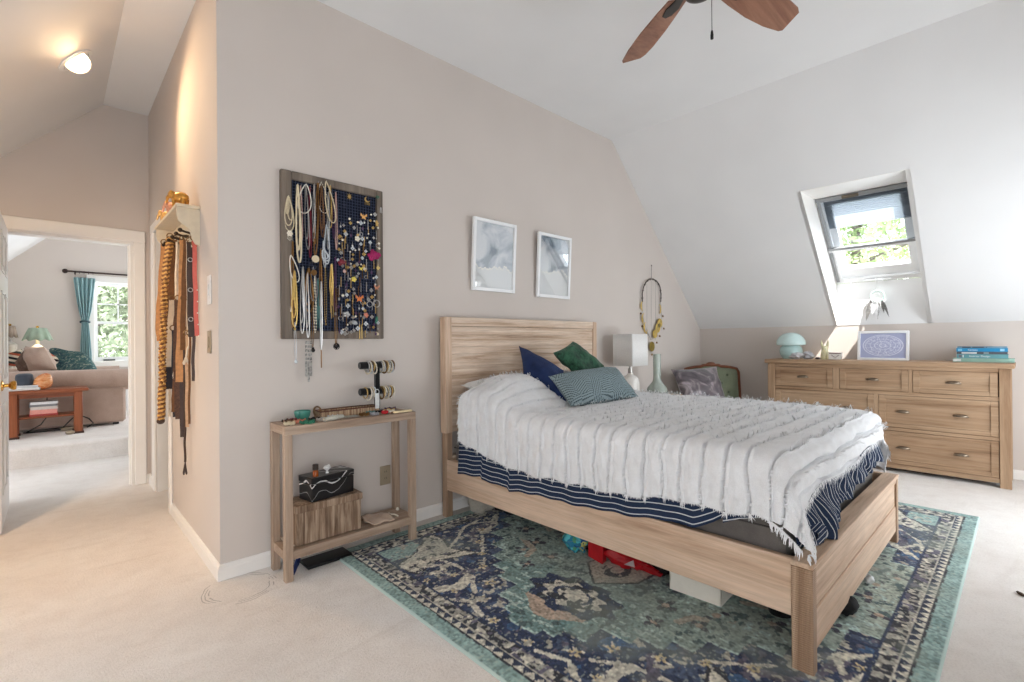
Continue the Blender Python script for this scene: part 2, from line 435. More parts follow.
# door casings
w = MB()
for a in ((x1, YE - .018, 0, x1 + .078, YE, 1.993), (x0 - .078, YE - .020, 1.993, x1 + .078, YE, 2.09), (x0 - .078, YE - .018, 0, x0, YE, 1.993)): w.box(*a, b=.006)
w.box(x1 - .02, YE + .001, 0, x1 + .004, YE + .119, 1.974); w.box(x0 - .004, YE + .001, 0, x0 + .02, YE + .119, 1.974); w.box(x0 - .004, YE + .001, 1.974, x1 + .004, YE + .119, 1.997)
w.box(x1 - .032, YE + .05, 0, x1 - .02, YE + .08, 1.973)
struct('trim_2', w, M_TRIM)
w = MB()
for a in ((XH - .018, 3.98, 0, XH, 4.05, 2.03), (XH - .018, 4.68, 0, XH, 4.80, 2.03), (XH - .020, 3.98, 2.03, XH, 4.80, 2.10)): w.box(*a, b=.006)
w.box(XH + .001, 4.046, 0, XH + TH - .001, 4.065, 2.034); w.box(XH + .001, 4.665, 0, XH + TH - .001, 4.684, 2.034)
struct('trim_3', w, M_TRIM)

# ------------------------------------------------------------------ windows
M_GLASS = glass('window glass')
M_ALU = plain('grey window lacquer', (150, 152, 154), .35, .3, var=.03)
M_WHITE = plain('white lacquer', (238, 239, 240), .35, var=.02)
def sbox(mb, t0, t1, y0, y1, n0, n1):
    "box in the frame of the right slope"
    P = [sp(t, y, n) for n in (n0, n1) for y in (y0, y1) for t in (t0, t1)]
    mb.add(P, [(0, 2, 3, 1), (4, 5, 7, 6), (0, 1, 5, 4), (2, 6, 7, 3), (0, 4, 6, 2), (1, 3, 7, 5)])
fr = MB(); A, B = SY0 + .005, SY1 - .005
for q in ((WT0, WT1, A, A + .045), (WT0, WT1, B - .045, B), (WT0, WT0 + .05, A, B), (WT1 - .05, WT1, A, B)): sbox(fr, *q, WO, WO + .1)
win = struct('window_1', fr, M_WHITE)
TM = WT0 + (WT1 - WT0) * .565
k = MB(); sbox(k, WT0 + .008, WT1 - .03, A + .006, A + .022, WO - .014, WO); sbox(k, WT0 + .008, WT1 - .03, B - .03, B - .006, WO - .014, WO); build('screen_rail', k, M_ALU, win)
k = MB(); sbox(k, TM - .012, TM + .012, A, B, WO - .022, WO + .004); build('screen_bar', k, M_ALU, win)
k = MB(); sbox(k, TM + .012, TM + .04, A, B, WO - .014, WO + .004); build('screen_bar_edge', k, M_WHITE, win)
k = MB()
for q in ((WT0 + .05, WT1 - .05, A + .045, A + .10), (WT0 + .05, WT1 - .05, B - .10, B - .045), (WT0 + .05, WT0 + .11, A + .1, B - .1), (WT1 - .15, WT1 - .05, A + .1, B - .1)): sbox(k, *q, WO + .03, WO + .09)
build('sash', k, M_WHITE, win)
k = MB(); sbox(k, WT0 + .08, WT1 - .12, A + .08, B - .08, WO + .055, WO + .062); build('pane', k, M_GLASS, win)
k = MB(); ym = (A + B) / 2; sbox(k, WT0 + .002, WT0 + .035, A, B, WO - .02, WO); build('blind_cassette', k, M_ALU, win)
k = MB(); sbox(k, WT0 + .004, WT0 + .03, ym + .02, ym + .14, WO - .034, WO - .018); build('handle', k, plain('bronze bar', (120, 110, 96), .4, .5), win)
k = MB(); sbox(k, WT1 - .03, WT1 - .018, ym - .09, ym + .13, WO - .02, WO - .006); sbox(k, WT1 - .035, WT1 - .012, ym - .03, ym + .03, WO - .03, WO - .004); build('latch', k, M_WHITE, win)
# pleated grey shade drawn over the top of the pane
def shade_mat():
    n = NT('translucent pleated shade'); n.n.remove(n.p)
    t = n.new('ShaderNodeBsdfTranslucent', Color=C(158, 164, 170)); d = n.new('ShaderNodeBsdfDiffuse', Color=C(138, 146, 156)); m = n.new('ShaderNodeMixShader', Fac=.42)
    n.l(t.outputs[0], m.inputs[1]); n.l(d.outputs[0], m.inputs[2]); n.l(m.outputs[0], n.o.inputs['Surface']); return n.m
k = MB(); rows = []
for i in range(34):
    t = WT0 + .03 + (.33) * i / 33; o = WO + .022 + (.008 if i % 2 else 0) * (1 if i < 20 else .35)
    rows.append([sp(t, A + .03, o), sp(t, B - .03, o)])
k.grid(rows); build('pleated_shade', k, shade_mat(), win, smooth=5)
def screen_mat():
    n = NT('insect mesh'); n.n.remove(n.p)
    t = n.new('ShaderNodeBsdfTransparent', Color=(.86, .88, .9, 1)); d = n.new('ShaderNodeBsdfDiffuse', Color=C(120, 125, 130)); m = n.new('ShaderNodeMixShader', Fac=.14)
    n.l(t.outputs[0], m.inputs[1]); n.l(d.outputs[0], m.inputs[2]); n.l(m.outputs[0], n.o.inputs['Surface']); return n.m
k = MB(); k.grid([[sp(WT0 + .03, A + .02, WO - .006), sp(WT0 + .03, B - .02, WO - .006)], [sp(TM, A + .02, WO - .006), sp(TM, B - .02, WO - .006)]]); build('insect_screen', k, screen_mat(), win)
# far room window: double hung with divided upper sash
fr = MB(); x0w, z0w, x1w, z1w = FW
for q in ((x0w - .07, x0w + .02, z0w + .01, z1w - .01), (x1w - .02, x1w + .07, z0w + .01, z1w - .01), (x0w - .07, x1w + .07, z1w - .01, z1w + .09), (x0w - .09, x1w + .09, z0w - .09, z0w + .01)): fr.box(q[0], YF - .02, q[2], q[1], YF + .1, q[3], b=.006)
win2 = struct('window_2', fr, M_TRIM)
k = MB(); zm = at(110, 323, y=YF).z
for q in ((x0w + .02, x0w + .06, z0w + .07, zm - .015), (x1w - .06, x1w - .02, z0w + .07, zm - .015), (x0w + .02, x1w - .02, z0w + .01, z0w + .07), (x0w + .02, x1w - .02, zm - .015, zm + .02)): k.box(q[0], YF + .02, q[2], q[1], YF + .05, q[3])
build('lower_sash', k, M_WHITE, win2)
k = MB(); xs_ = [x0w + .02 + (x1w - x0w - .04) * i / 3 for i in range(4)]
for q in ((x0w + .02, x0w + .055, zm + .025, z1w - .05), (x1w - .055, x1w - .02, zm + .025, z1w - .05), (x0w + .02, x1w - .02, z1w - .05, z1w - .011), (x0w + .02, x1w - .02, zm - .01, zm + .025)): k.box(q[0], YF + .055, q[2], q[1], YF + .085, q[3])
for x in xs_[1:3]: k.box(x - .009, YF + .06, zm, x + .009, YF + .08, z1w)
zq = (zm + z1w) / 2 - .02; k.box(x0w + .02, YF + .06, zq - .009, x1w - .02, YF + .08, zq + .009)
build('upper_sash', k, M_WHITE, win2)
k = MB(); k.box(x0w + .03, YF + .064, z0w + .03, x1w - .03, YF + .068, z1w - .03); build('pane', k, M_GLASS, win2)
k = MB(); k.box((x0w + x1w) / 2 - .33, YF - .012, z0w + .015, (x0w + x1w) / 2 - .19, YF + .022, z0w + .035, b=.004); build('latch', k, plain('dark latch', (60, 62, 66), .4, .5), win2)
# gable windows behind the camera
for i, (a, z0, b, z1) in enumerate(GW):
    fr = MB()
    for q in ((a - .06, a + .03, z0 + .03, z1 - .03), (b - .03, b + .06, z0 + .03, z1 - .03), (a - .06, b + .06, z1 - .03, z1 + .06), (a - .06, b + .06, z0 - .07, z0 + .03), ((a + b) / 2 - .025, (a + b) / 2 + .025, z0 + .03, z1 - .03)): fr.box(q[0], YG - .09, q[2], q[1], YG + .02, q[3])
    wn = struct('window_%d' % (3 + i), fr, M_TRIM)
# ------------------------------------------------------------------ open white door at the left edge
c0 = at(9.6, 506, z=0); d0 = Vector((c0.x - .045, 4.30, 0)); 
dr = thing('door_1', 'white panelled door standing open at the far end of the hall', 'door', (c0.x, c0.y - .02, 0)); dr['kind'] = 'structure'; del dr['label']; del dr['category']
DX = c0.x; DYA, DYB = c0.y - .02 - .735, c0.y - .02
mb = MB(); mb.box(DX - .038, DYA, .012, DX, DYB, 1.985, b=.003); slab = build('door_slab', mb, M_DOOR, dr)
mb = MB()
for ya, yb in ((DYA + .11, DYA + .345), (DYA + .435, DYB - .11)):
    for za, zb in ((.22, .78), (.92, 1.50), (1.62, 1.88)):
        mb.box(DX + .0003, ya, za + .018, DX + .004, ya + .018, zb - .018); mb.box(DX + .0003, yb - .018, za + .018, DX + .004, yb, zb - .018); mb.box(DX + .0003, ya, za, DX + .004, yb, za + .018); mb.box(DX + .0003, ya, zb - .018, DX + .004, yb, zb)
        mb.box(DX + .0003, ya + .045, za + .045, DX + .006, yb - .045, zb - .045, b=.005)
build('panel_moulding', mb, M_DOOR, dr)
M_BRASS = plain('polished brass', (214, 168, 84), .22, 1, var=.05)
mb = MB(); kn = T(DX, DYA + .07, .905, ry=PI / 2)
mb.lathe([(.032, 0), (.032, .006), (.012, .012), (.011, .03), (.024, .04), (.030, .052), (.026, .064), (0, .068)], (0, 0, 0), 20, kn); build('knob', mb, M_BRASS, dr)

# ------------------------------------------------------------------ daylight, lamps
SKY = 8.0; EXPO = -.30
wd = bpy.data.worlds.new('sky'); S.world = wd; wd.use_nodes = True
wt = wd.node_tree; bg = wt.nodes['Background']; bg.inputs['Color'].default_value = (.885, .945, 1.0, 1); bg.inputs['Strength'].default_value = SKY
def portal(name, loc, to, sx, sy):
    "guides the sky's light in through an opening"
    l = bpy.data.lights.new(name, 'AREA'); l.shape = 'RECTANGLE'; l.size = sx; l.size_y = sy; l.cycles.is_portal = True
    o = bpy.data.objects.new(name, l); COL.objects.link(o); o.location = loc
    o.rotation_euler = (Vector(to) - Vector(loc)).to_track_quat('-Z', 'Y').to_euler(); return o
for i, (a, z0, b, z1) in enumerate(GW): portal('daylight_gable_%d' % i, ((a + b) / 2, YG - .13, (z0 + z1) / 2), ((a + b) / 2, 5, (z0 + z1) / 2), b - a, z1 - z0)
pw = sp((WT0 + WT1) / 2, (SY0 + SY1) / 2, WO + .14); portal('daylight_skylight', pw, pw - NS, .7, 1.05)
portal('daylight_landing', (XKL - .13, 5.8, .65), (0, 5.8, .65), 1.2, 1.2)
portal('daylight_hall', (XKL - .13, 2.175, .585), (0, 2.175, .585), .85, .93)
portal('daylight_far', ((x0w + x1w) / 2, YF + .14, (z0w + z1w) / 2), ((x0w + x1w) / 2, 0, (z0w + z1w) / 2), x1w - x0w, z1w - z0w)
portal('daylight_far_side', (2.32, 8.1, 1.55), (0, 8.1, 1.5), 2.4, 1.4)
w = MB(); w.box(-1.2, YG - 1.35, 2.32, 5.2, YG - .13, 2.40); struct('sun_block', w, M_TRIM)  # unseen overhang added to keep the sun out of the gable windows
sl = bpy.data.lights.new('sun', 'SUN'); sl.energy = 26; sl.angle = .01; sl.color = (1, .97, .92)
so = bpy.data.objects.new('sun', sl); COL.objects.link(so); so.location = (0, 0, 9)
so.rotation_euler = Vector((.25, .455, -1)).to_track_quat('-Z', 'Y').to_euler()
# warm recessed downlight in the hall slope
pd = at(75, 60, x=.1)
t_ = (XL - pd.x); pd = Vector((pd.x, 0, zl(pd.x)))
def onslope(px, py):   # left slope plane x - z = const
    r = FV * FPX + RV * (px - 512) - UV_ * (py - 341); cst = XL - ZC
    t = (cst - (CAM.x - CAM.z)) / (r.x - r.z); return CAM + r * t
pd = onslope(75, 60)
DZ = -NL
dl = thing('recessed_downlight', 'round white eyeball downlight glowing warm in the hall ceiling slope', 'light', pd)
q = (NL * -1).to_track_quat('Z', 'Y').to_matrix().to_4x4()
mb = MB(); mb.lathe([(.105, 0), (.105, .006), (.082, .010), (.080, 0)], (0, 0, 0), 32, Matrix.Translation(pd) @ q); build('trim_ring', mb, M_WHITE, dl)
aim = (Vector((XH - .06, 2.60, 1.95)) - pd).normalized(); q2 = aim.to_track_quat('Z', 'Y').to_matrix().to_4x4()
mb = MB(); mb.lathe([(.078, -.05), (.078, .0), (.072, .028), (.066, .034), (.062, .028)], (0, 0, 0), 32, Matrix.Translation(pd) @ q2); build('eyeball', mb, M_WHITE, dl)
mb = MB(); mb.lathe([(.0, .031), (.061, .031)], (0, 0, 0), 24, Matrix.Translation(pd) @ q2); build('bulb_face', mb, emit('warm bulb', (255, 222, 175), 14), dl)
def spot(name, loc, aim, e, col, size, blend=.8, r=.05):
    l = bpy.data.lights.new(name, 'SPOT'); l.energy = e; l.color = col; l.spot_size = size; l.spot_blend = blend; l.shadow_soft_size = r
    o = bpy.data.objects.new(name, l); COL.objects.link(o); o.location = loc; o.rotation_euler = Vector(aim).to_track_quat('-Z', 'Y').to_euler(); return o
WARM = (1, .68, .39)
spot('downlight_bulb', pd + aim * .06, aim, 74, WARM, 2.0, .9, .05)
# unseen copy of the downlight, added as warm fill for the hall
p2 = Vector((-.75, 3.4, zl(-.75))); dl2 = dl.copy(); COL.objects.link(dl2); dl2.location = p2; dl2['label'] = 'unseen white eyeball fixture added for warm fill light in the hall'
for c_ in list(dl.children):
    k_ = c_.copy(); COL.objects.link(k_); k_.parent = dl2
spot('hall_fill_spot', p2 - NL * .06, (.5, .75, -1), 150, WARM, 2.6, 1.0, .07)
S.view_settings.view_transform = 'Standard'; S.view_settings.look = 'None'; S.view_settings.exposure = EXPO; S.view_settings.gamma = 1; S.view_settings.use_curve_mapping = False
S.cycles.use_denoising = True; S.cycles.max_bounces = 8; S.cycles.diffuse_bounces = 5; S.cycles.transparent_max_bounces = 16; S.cycles.sample_clamp_indirect = 6
# ------------------------------------------------------------------ rug
def in_poly(P, Q, poly):
    r = np.zeros(P.shape, bool); n = len(poly)
    for i in range(n):
        (x1_, y1_), (x2_, y2_) = poly[i], poly[(i + 1) % n]
        c = ((y1_ > Q) != (y2_ > Q)) & (P < (x2_ - x1_) * (Q - y1_) / (y2_ - y1_ + 1e-12) + x1_); r ^= c
    return r
def seg_dist(P, Q, pts):
    d = np.full(P.shape, 9.0)
    for (ax, ay), (bx, by) in zip(pts[:-1], pts[1:]):
        vx, vy = bx - ax, by - ay; t = np.clip(((P - ax) * vx + (Q - ay) * vy) / (vx * vx + vy * vy + 1e-12), 0, 1)
        d = np.minimum(d, np.hypot(P - ax - t * vx, Q - ay - t * vy))
    return d
RX0, RX1, RY0, RY1 = 1.095, 4.290, 0.207, 2.603
def make_rug():
    nx, ny = 580, 435
    X, Y = np.meshgrid(np.linspace(RX0, RX1, nx), np.linspace(RY0, RY1, ny), indexing='ij')
    cx, cy = (RX0 + RX1) / 2, (RY0 + RY1) / 2; hx, hy = (RX1 - RX0) / 2, (RY1 - RY0) / 2
    d = np.minimum(hx - abs(X - cx), hy - abs(Y - cy))
    jx = (vnoise(X * 45, Y * 45, 3) - .5) * .009; jy = (vnoise(X * 45, Y * 45, 4) - .5) * .009
    U, V = X - cx + jx, Y - cy + jy; P, Q = abs(U), abs(V)
    NAVY, NAV2, TEAL, LTEAL, SAGE, CREAM, CHAR, PINK, LITE, GOLD, MAUVE, BLUE = [np.array(C(*c)[:3]) for c in (
        (46, 58, 86), (72, 86, 112), (112, 142, 140), (146, 172, 168), (164, 174, 162), (206, 202, 188), (52, 54, 62), (184, 164, 146), (182, 202, 196), (204, 188, 148), (98, 94, 110), (62, 92, 128))]
    col = np.zeros(X.shape + (3,)); ink = lambda m, c: col.__setitem__(m, c)
    big = vnoise(X * 2.6, Y * 2.6, 9); med = vnoise(X * 12, Y * 12, 5); med2 = vnoise(X * 22, Y * 22, 15); fine = vnoise(X * 60, Y * 60, 6)
    ST = [(.085, 1.338), (.15, 1.295), (.245, 1.238), (.375, 1.120), (.475, 1.065), (.57, .995), (.68, .90), (.80, .795), (.92, .62), (1.1, .42)]
    pm = np.full(X.shape, .42)
    for qq, pp in ST[::-1]: pm = np.where(Q < qq, pp, pm)
    ins = P < pm
    # navy ring and corners
    ink(np.ones(X.shape, bool), NAVY); ink((med2 > .66), NAV2); ink(med > .78, BLUE)
    out = ~ins
    ring = np.abs(P - pm)
    # arabesques outside the medallion
    corner = [(1.06, 1.04), (1.19, .95), (1.27, .88), (1.40, .82), (1.425, .77), (1.385, .645), (1.27, .73), (1.20, .70), (1.02, .63), (1.10, .805), (1.05, .93)]
    cm = in_poly(P, Q, corner); ink(cm & out, CREAM)
    ink(out & (seg_dist(P, Q, corner + corner[:1]) < .007), CHAR)
    ink(out & (P > 1.20) & (Q > .87) & ~cm & (P + Q > 2.15), LTEAL)
    for pts, c, t in (([(1.22, .70), (1.197, .577), (1.235, .43), (1.30, .33)], CREAM, .011), ([(1.10, .80), (.98, .88), (.86, .98), (.70, 1.02)], CREAM, .010), ([(1.02, .66), (1.06, .72), (1.16, .74), (1.22, .80)], CHAR, .008),
                      ([(.95, .74), (.90, .86), (.78, .92), (.66, .95)], MAUVE, .022), ([(1.34, .62), (1.28, .60), (1.25, .66), (1.31, .70)], CREAM, .014), ([(1.12, .47), (1.20, .52), (1.34, .54)], MAUVE, .02),
                      ([(1.42, .47), (1.32, .42), (1.24, .45)], CREAM, .032), ([(1.42, .36), (1.36, .28), (1.40, .16)], CREAM, .012), ([(1.05, .56), (.95, .70), (.86, .80)], CREAM, .009),
                      ([(.60, .98), (.70, .88), (.82, .84)], CREAM, .022), ([(.55, 1.02), (.66, .93), (.78, .99), (.70, 1.03)], CREAM, .012), ([(1.01, .585), (1.09, .60), (1.14, .66)], NAV2, .018)):
        ink(out & (seg_dist(P, Q, pts) < t * (.6 + .8 * med2)), c)
    for fp, fq, r in ((1.31, .262, .040), (1.19, .347, .042), (1.11, .50, .038), (1.02, .62, .036), (.93, .75, .038), (1.385, .10, .03), (1.27, .53, .03), (.80, .88, .036), (.66, 1.0, .03), (1.36, .40, .028), (1.395, .58, .03)):
        a = np.arctan2(Q - fq, P - fp); r_ = np.hypot(P - fp, Q - fq); pet = r * (.72 + .34 * np.cos(5 * a))
        pet = pet * (.75 + .6 * (fine - .3)) * (.8 + .4 * med2); ink(out & (r_ < pet), CREAM); ink(out & (r_ < r * .62) & (r_ < pet), GOLD); ink(out & (r_ < r * .2), MAUVE)
    ink(out & (med2 * .6 + fine * .4 > .70) & (vnoise(X * 9, Y * 9, 21) > .45), CREAM * .8)
    for sp_, sq in ((1.17, .88), (1.28, .79), (1.36, .74), (1.14, .74), (1.36, .68), (1.10, .96)):   # sprigs on the cream
        a = np.arctan2(Q - sq, P - sp_); r_ = np.hypot(P - sp_, Q - sq); ink(cm & (r_ < .03 * abs(np.cos(1.5 * a + sp_ * 9))) & (fine > .25), CHAR)
    # medallion ground
    g = np.clip((P / 1.25) ** 1.3 + (med - .5) * .5 + (big - .5) * .55, 0, 1)[..., None]
    ground = SAGE * (1 - g) + TEAL * g
    col[ins] = ground[ins]
    ed = ins & ((pm - P) < .010); ink(ed, LITE)
    for off in (.05, .10):   # inner stepped contour lines
        pm2 = np.full(X.shape, .42 - off)
        for qq, pp in ST[::-1]: pm2 = np.where(Q < qq - off * .6, pp - off, pm2)
        ink(ins & (np.abs(P - pm2) < .004) & (med2 > .52), LITE)
    mot = vnoise(X * 30, Y * 30, 81) * .55 + vnoise(X * 62, Y * 62, 82) * .45; ink(ins & (mot > .66) & (vnoise(X * 5, Y * 5, 83) > .34), CHAR * .55 + TEAL * .4); ink(ins & (mot < .30), LITE * .95); ink(out & (mot < .27), MAUVE); ink(out & (mot > .74), CREAM * .7)
    # end palmette
    e = np.hypot((P - 1.00) / .135, Q / .215); wob = .10 * np.cos(9 * np.arctan2(Q / .215, (P - 1.0) / .135))
    ink(ins & (np.hypot((P - 1.12) / .10, Q / .15) < 1 + wob) & (e > .9), PINK)
    ink(ins & (e < 1.05 + wob), NAVY); ink(ins & (e < 1 + wob) & (med2 > .7), CHAR)
    ink(ins & (e < .70 + wob * .8), CREAM); ink(ins & (e < .66) & (vnoise(X * 34, Y * 34, 91) > .60), CHAR); ink(ins & (np.abs(e - .42) < .05) & (Q > .03), NAVY)
    ink(ins & (np.hypot((P - 1.06) / .022, (Q - .055) / .04) < 1), CHAR)
    # hexagon with outline
    hexa = [(.845, 0), (.70, .148), (.44, .148), (.30, 0), (.44, -.148), (.70, -.148)]
    hm = in_poly(P, V, hexa); col[hm & ins] = (PINK * .55 + SAGE * .45); ink(seg_dist(P, V, hexa + hexa[:1]) < .006, CHAR)
    ink(hm & (np.abs(np.hypot((P - .66) / .10, V / .08) - .6) < .22) & (med2 > .48), CHAR)
    # scattered sprigs over the ground
    for sp_, sq, r in ((.78, .33, .055), (.93, .36, .045), (.60, .30, .06), (.50, .48, .07), (.70, .52, .06), (.82, .50, .05), (.40, .62, .08), (.60, .70, .06), (.25, .40, .08), (.28, .80, .07), (.10, .62, .07), (.45, .86, .05), (.08, .92, .06), (.22, .98, .05)):
        a = np.arctan2(V * np.sign(V) - sq, P - sp_); r_ = np.hypot(P - sp_, Q - sq)
        ink(ins & (r_ < r * abs(np.cos(2 * a + sq * 20))) & (med2 > .36), CHAR * .7 + MAUVE * .3); ink(ins & (r_ < r * .3), PINK)
    for pts in ([(.86, .43), (.78, .46), (.72, .60), (.64, .62)], [(.52, .56), (.44, .74), (.30, .72)], [(.2, .5), (.35, .55)], [(.12, .8), (.3, .9)]):
        ink(ins & (seg_dist(P, Q, pts) < .018) & (med > .35), PINK * .7 + SAGE * .3)
    # borders
    along = np.where(hx - abs(X - cx) < hy - abs(Y - cy), Y - cy, X - cx) + jy
    db = d + jx * .35
    b = db < .178
    ink(b, CREAM * .55 + CHAR * .45)
    dark = (db > .112) & (db < .170) & (vnoise(X * 52, Y * 52, 31) > .49); ink(dark, CHAR); ink((db > .112) & (db < .170) & (vnoise(X * 44, Y * 44, 33) > .68), CREAM); ink((db > .112) & (db < .170) & (vnoise(X * 38, Y * 38, 35) > .74), MAUVE)
    ink((np.abs(db - .172) < .006), NAVY); ink(np.abs(db - .110) < .0045, CREAM * .8)
    tri = (np.abs((along / .052) % 1 - .5) * 2)
    zz = (db > .072) & (db < .106); ink(zz, NAVY * .6 + CHAR * .4); ink(zz & ((db - .072) / .034 < 1 - tri * .95), CREAM)
    ink(np.abs(db - .070) < .004, CHAR)
    t = db < .066; k = np.clip(.85 + (med - .5) * 1.1 + (big - .5) * .5, 0, 1)[..., None]; col[t] = (TEAL * (1 - k) + LTEAL * k)[t]
    ink(d < .009, LITE)
    # woven speckle and wear
    sp_ = np.repeat(np.repeat(RNG.rand(nx // 2 + 1, ny // 2 + 1), 2, 0), 2, 1)[:nx, :ny]; s2 = vnoise(X * 105, Y * 105, 71); s3 = vnoise(X * 70, Y * 150, 72); fac = np.clip(.40 + .72 * sp_ + .44 * s2 + .30 * (s3 - .2), .30, 1.7); fac[d < .009] = 1
    col *= fac[..., None]
    wear = np.clip((vnoise(X * 3.1, Y * 3.1, 41) * .6 + vnoise(X * 14, Y * 14, 42) * .4 - .5) * 1.6, 0, .42)[..., None] * (d > .009)[..., None]
    col = col * (1 - wear) + (SAGE * .92) * wear; lightspk = ((s3 > .80) & (sp_ > .4) & (d > .009))[..., None]; col = np.where(lightspk, col * .5 + SAGE * .55, col)
    top = np.full(X.shape, .010) + (sp_ - .5) * .0015; top[0], top[-1], top[:, 0], top[:, -1] = .001, .001, .001, .001
    mb = MB(); mb.grid(np.stack([X, Y, top], -1))
    n = NT('woven rug'); at_ = n.new('ShaderNodeAttribute', _attribute_name='pattern'); n.base(at_.outputs['Color']); n.set(.95, 0, .12); n.p.inputs['Sheen Weight'].default_value = .15
    n.bump(n.noise(n.coord(), 230, 3), .5, .006)
    o = build('area_rug', mb, n.m, None, (cx, cy, 0), 180)
    ca = o.data.color_attributes.new('pattern', 'FLOAT_COLOR', 'POINT')
    ca.data.foreach_set('color', np.concatenate([np.clip(col, 0, 1), np.ones(X.shape + (1,))], -1).astype(np.float32).ravel())
    return tag(o, 'large distressed blue, teal and cream medallion rug lying under the bed', 'rug')
make_rug()

# ------------------------------------------------------------------ bed frame
WL, WM, WD = (222, 196, 172), (206, 176, 150), (174, 142, 118)
M_BX = wood('limed oak along x', WL, WM, WD, 'x', 16); M_BY = wood('limed oak along y', WL, WM, WD, 'y', 16); M_BZ = wood('limed oak along z', WL, WM, WD, 'z', 16)
M_HB = wood('rough planked oak', (230, 211, 192), (212, 186, 162), (168, 136, 110), 'x', 30, bump=.35); M_SAW = wood('saw marked oak', (202, 174, 148), (182, 150, 124), (146, 114, 90), 'z', 14, saw='Z')
BX0, BX1, BY0, BY1, RT = 1.862, 3.462, .500, 2.60, .385
bed = thing('bed', 'pale oak bed frame with tall planked headboard and low footboard', 'bed', ((BX0 + BX1) / 2, 1.55, 0))
hb = MB(); HX0, HX1, HY, HZ = 1.857, 3.487, 2.598, 1.318
for z0, z1 in ((.56, .64), (.64, .70), (.70, .79), (.79, .845), (.845, .93), (.93, .985), (.985, 1.07), (1.07, 1.12), (1.12, 1.20), (1.20, 1.256)): hb.box(HX0 + .055, HY + .008, z0 + .0004, HX1 - .055, HY + .05 + .001 * math.sin(z0 * 90), z1 - .0004, b=.0016)
build('headboard_panel', hb, M_HB, bed)
hb = MB(); hb.box(HX0 + .05, HY + .002, 1.258, HX1 - .05, HY + .055, HZ, b=.004); build('headboard_top_rail', hb, M_HB, bed)
for xa, xb in ((HX0, HX0 + .055), (HX1 - .055, HX1)):
    hb = MB(); hb.box(xa, HY, .555, xb, HY + .062, HZ, b=.004); build('headboard_stile', hb, M_BZ, bed)
    hb = MB(); pa = xa + (.012 if xa < 2 else 0); hb.box(pa, HY + .005, .0, pa + .045, HY + .062, .56, b=.003); build('headboard_leg', hb, M_SAW, bed)
hb = MB(); hb.box(HX0 + .055, HY + .012, .18, HX1 - .055, HY + .04, .40, b=.003); build('headboard_lower_rail', hb, M_HB, bed)
for xa in (BX0 + .006, BX1 - .036):
    r_ = MB(); r_.box(xa, BY0 + .06, .185, xa + .03, HY + .01, RT, b=.003); build('side_rail', r_, M_BY, bed)
for xa in (BX0, BX1 - .045):
    p_ = MB(); p_.box(xa, BY0, 0, xa + .045, BY0 + .068, RT - .018, b=.003); build('foot_post', p_, M_SAW, bed)
p_ = MB(); p_.box(BX0 + .045, BY0 + .010, .215, BX1 - .045, BY0 + .05, .352, b=.003); build('footboard_panel', p_, M_BX, bed)
p_ = MB(); p_.box(BX0 + .045, BY0 + .006, .072, BX1 - .045, BY0 + .05, .213, b=.003); build('footboard_lower_panel', p_, M_BX, bed)
p_ = MB(); p_.box(BX0 + .045, BY0 + .002, .345, BX1 - .045, BY0 + .06, RT - .017, b=.002); build('footboard_top_rail', p_, M_BX, bed)
p_ = MB(); p_.box(BX0 - .003, BY0 - .003, RT - .018, BX1 + .003, BY0 + .070, RT, b=.004); build('footboard_cap', p_, M_BX, bed)
p_ = MB()
for i in range(9): yy = .8 + i * .2; p_.box(BX0 + .04, yy, .20, BX1 - .04, yy + .07, .218)
build('slat', p_, M_BX, bed)
M_BLACK = plain('black plastic', (26, 26, 28), .5)
# ------------------------------------------------------------------ foundation and mattress
fd = thing('bed_foundation', 'dark grey fabric box foundation sitting inside the bed frame', 'bed base', (2.66, 1.57, .22))
m_ = MB(); m_.box(1.915, .605, .22, 3.405, 2.585, .50, b=.02); build('cover', m_, fabric('grey upholstery', (112, 106, 102), (96, 91, 88), 260), fd)
m_ = MB(); m_.tube([(1.913, .61, .46), (1.913, 2.58, .46)], .004, 6); build('piping', m_, fabric('grey piping', (80, 76, 74)), fd)
for x, y in ((2.20, .71), (2.75, .62), (2.66, 1.57), (3.30, .74)):
    m_ = MB(); m_.lathe([(.045, .012), (.048, .03), (.03, .06), (.026, .22)], (x, y, 0), 16); build('support_leg', m_, M_BLACK, fd)
m_ = MB(); m_.box(1.915, .61, .502, 3.405, 2.585, .735, b=.05); mt = one('mattress', m_, fabric('white ticking', (214, 212, 208), scale=200), 'mattress hidden under the white tufted blanket and striped sheet', 'mattress', (2.66, 1.6, .50))
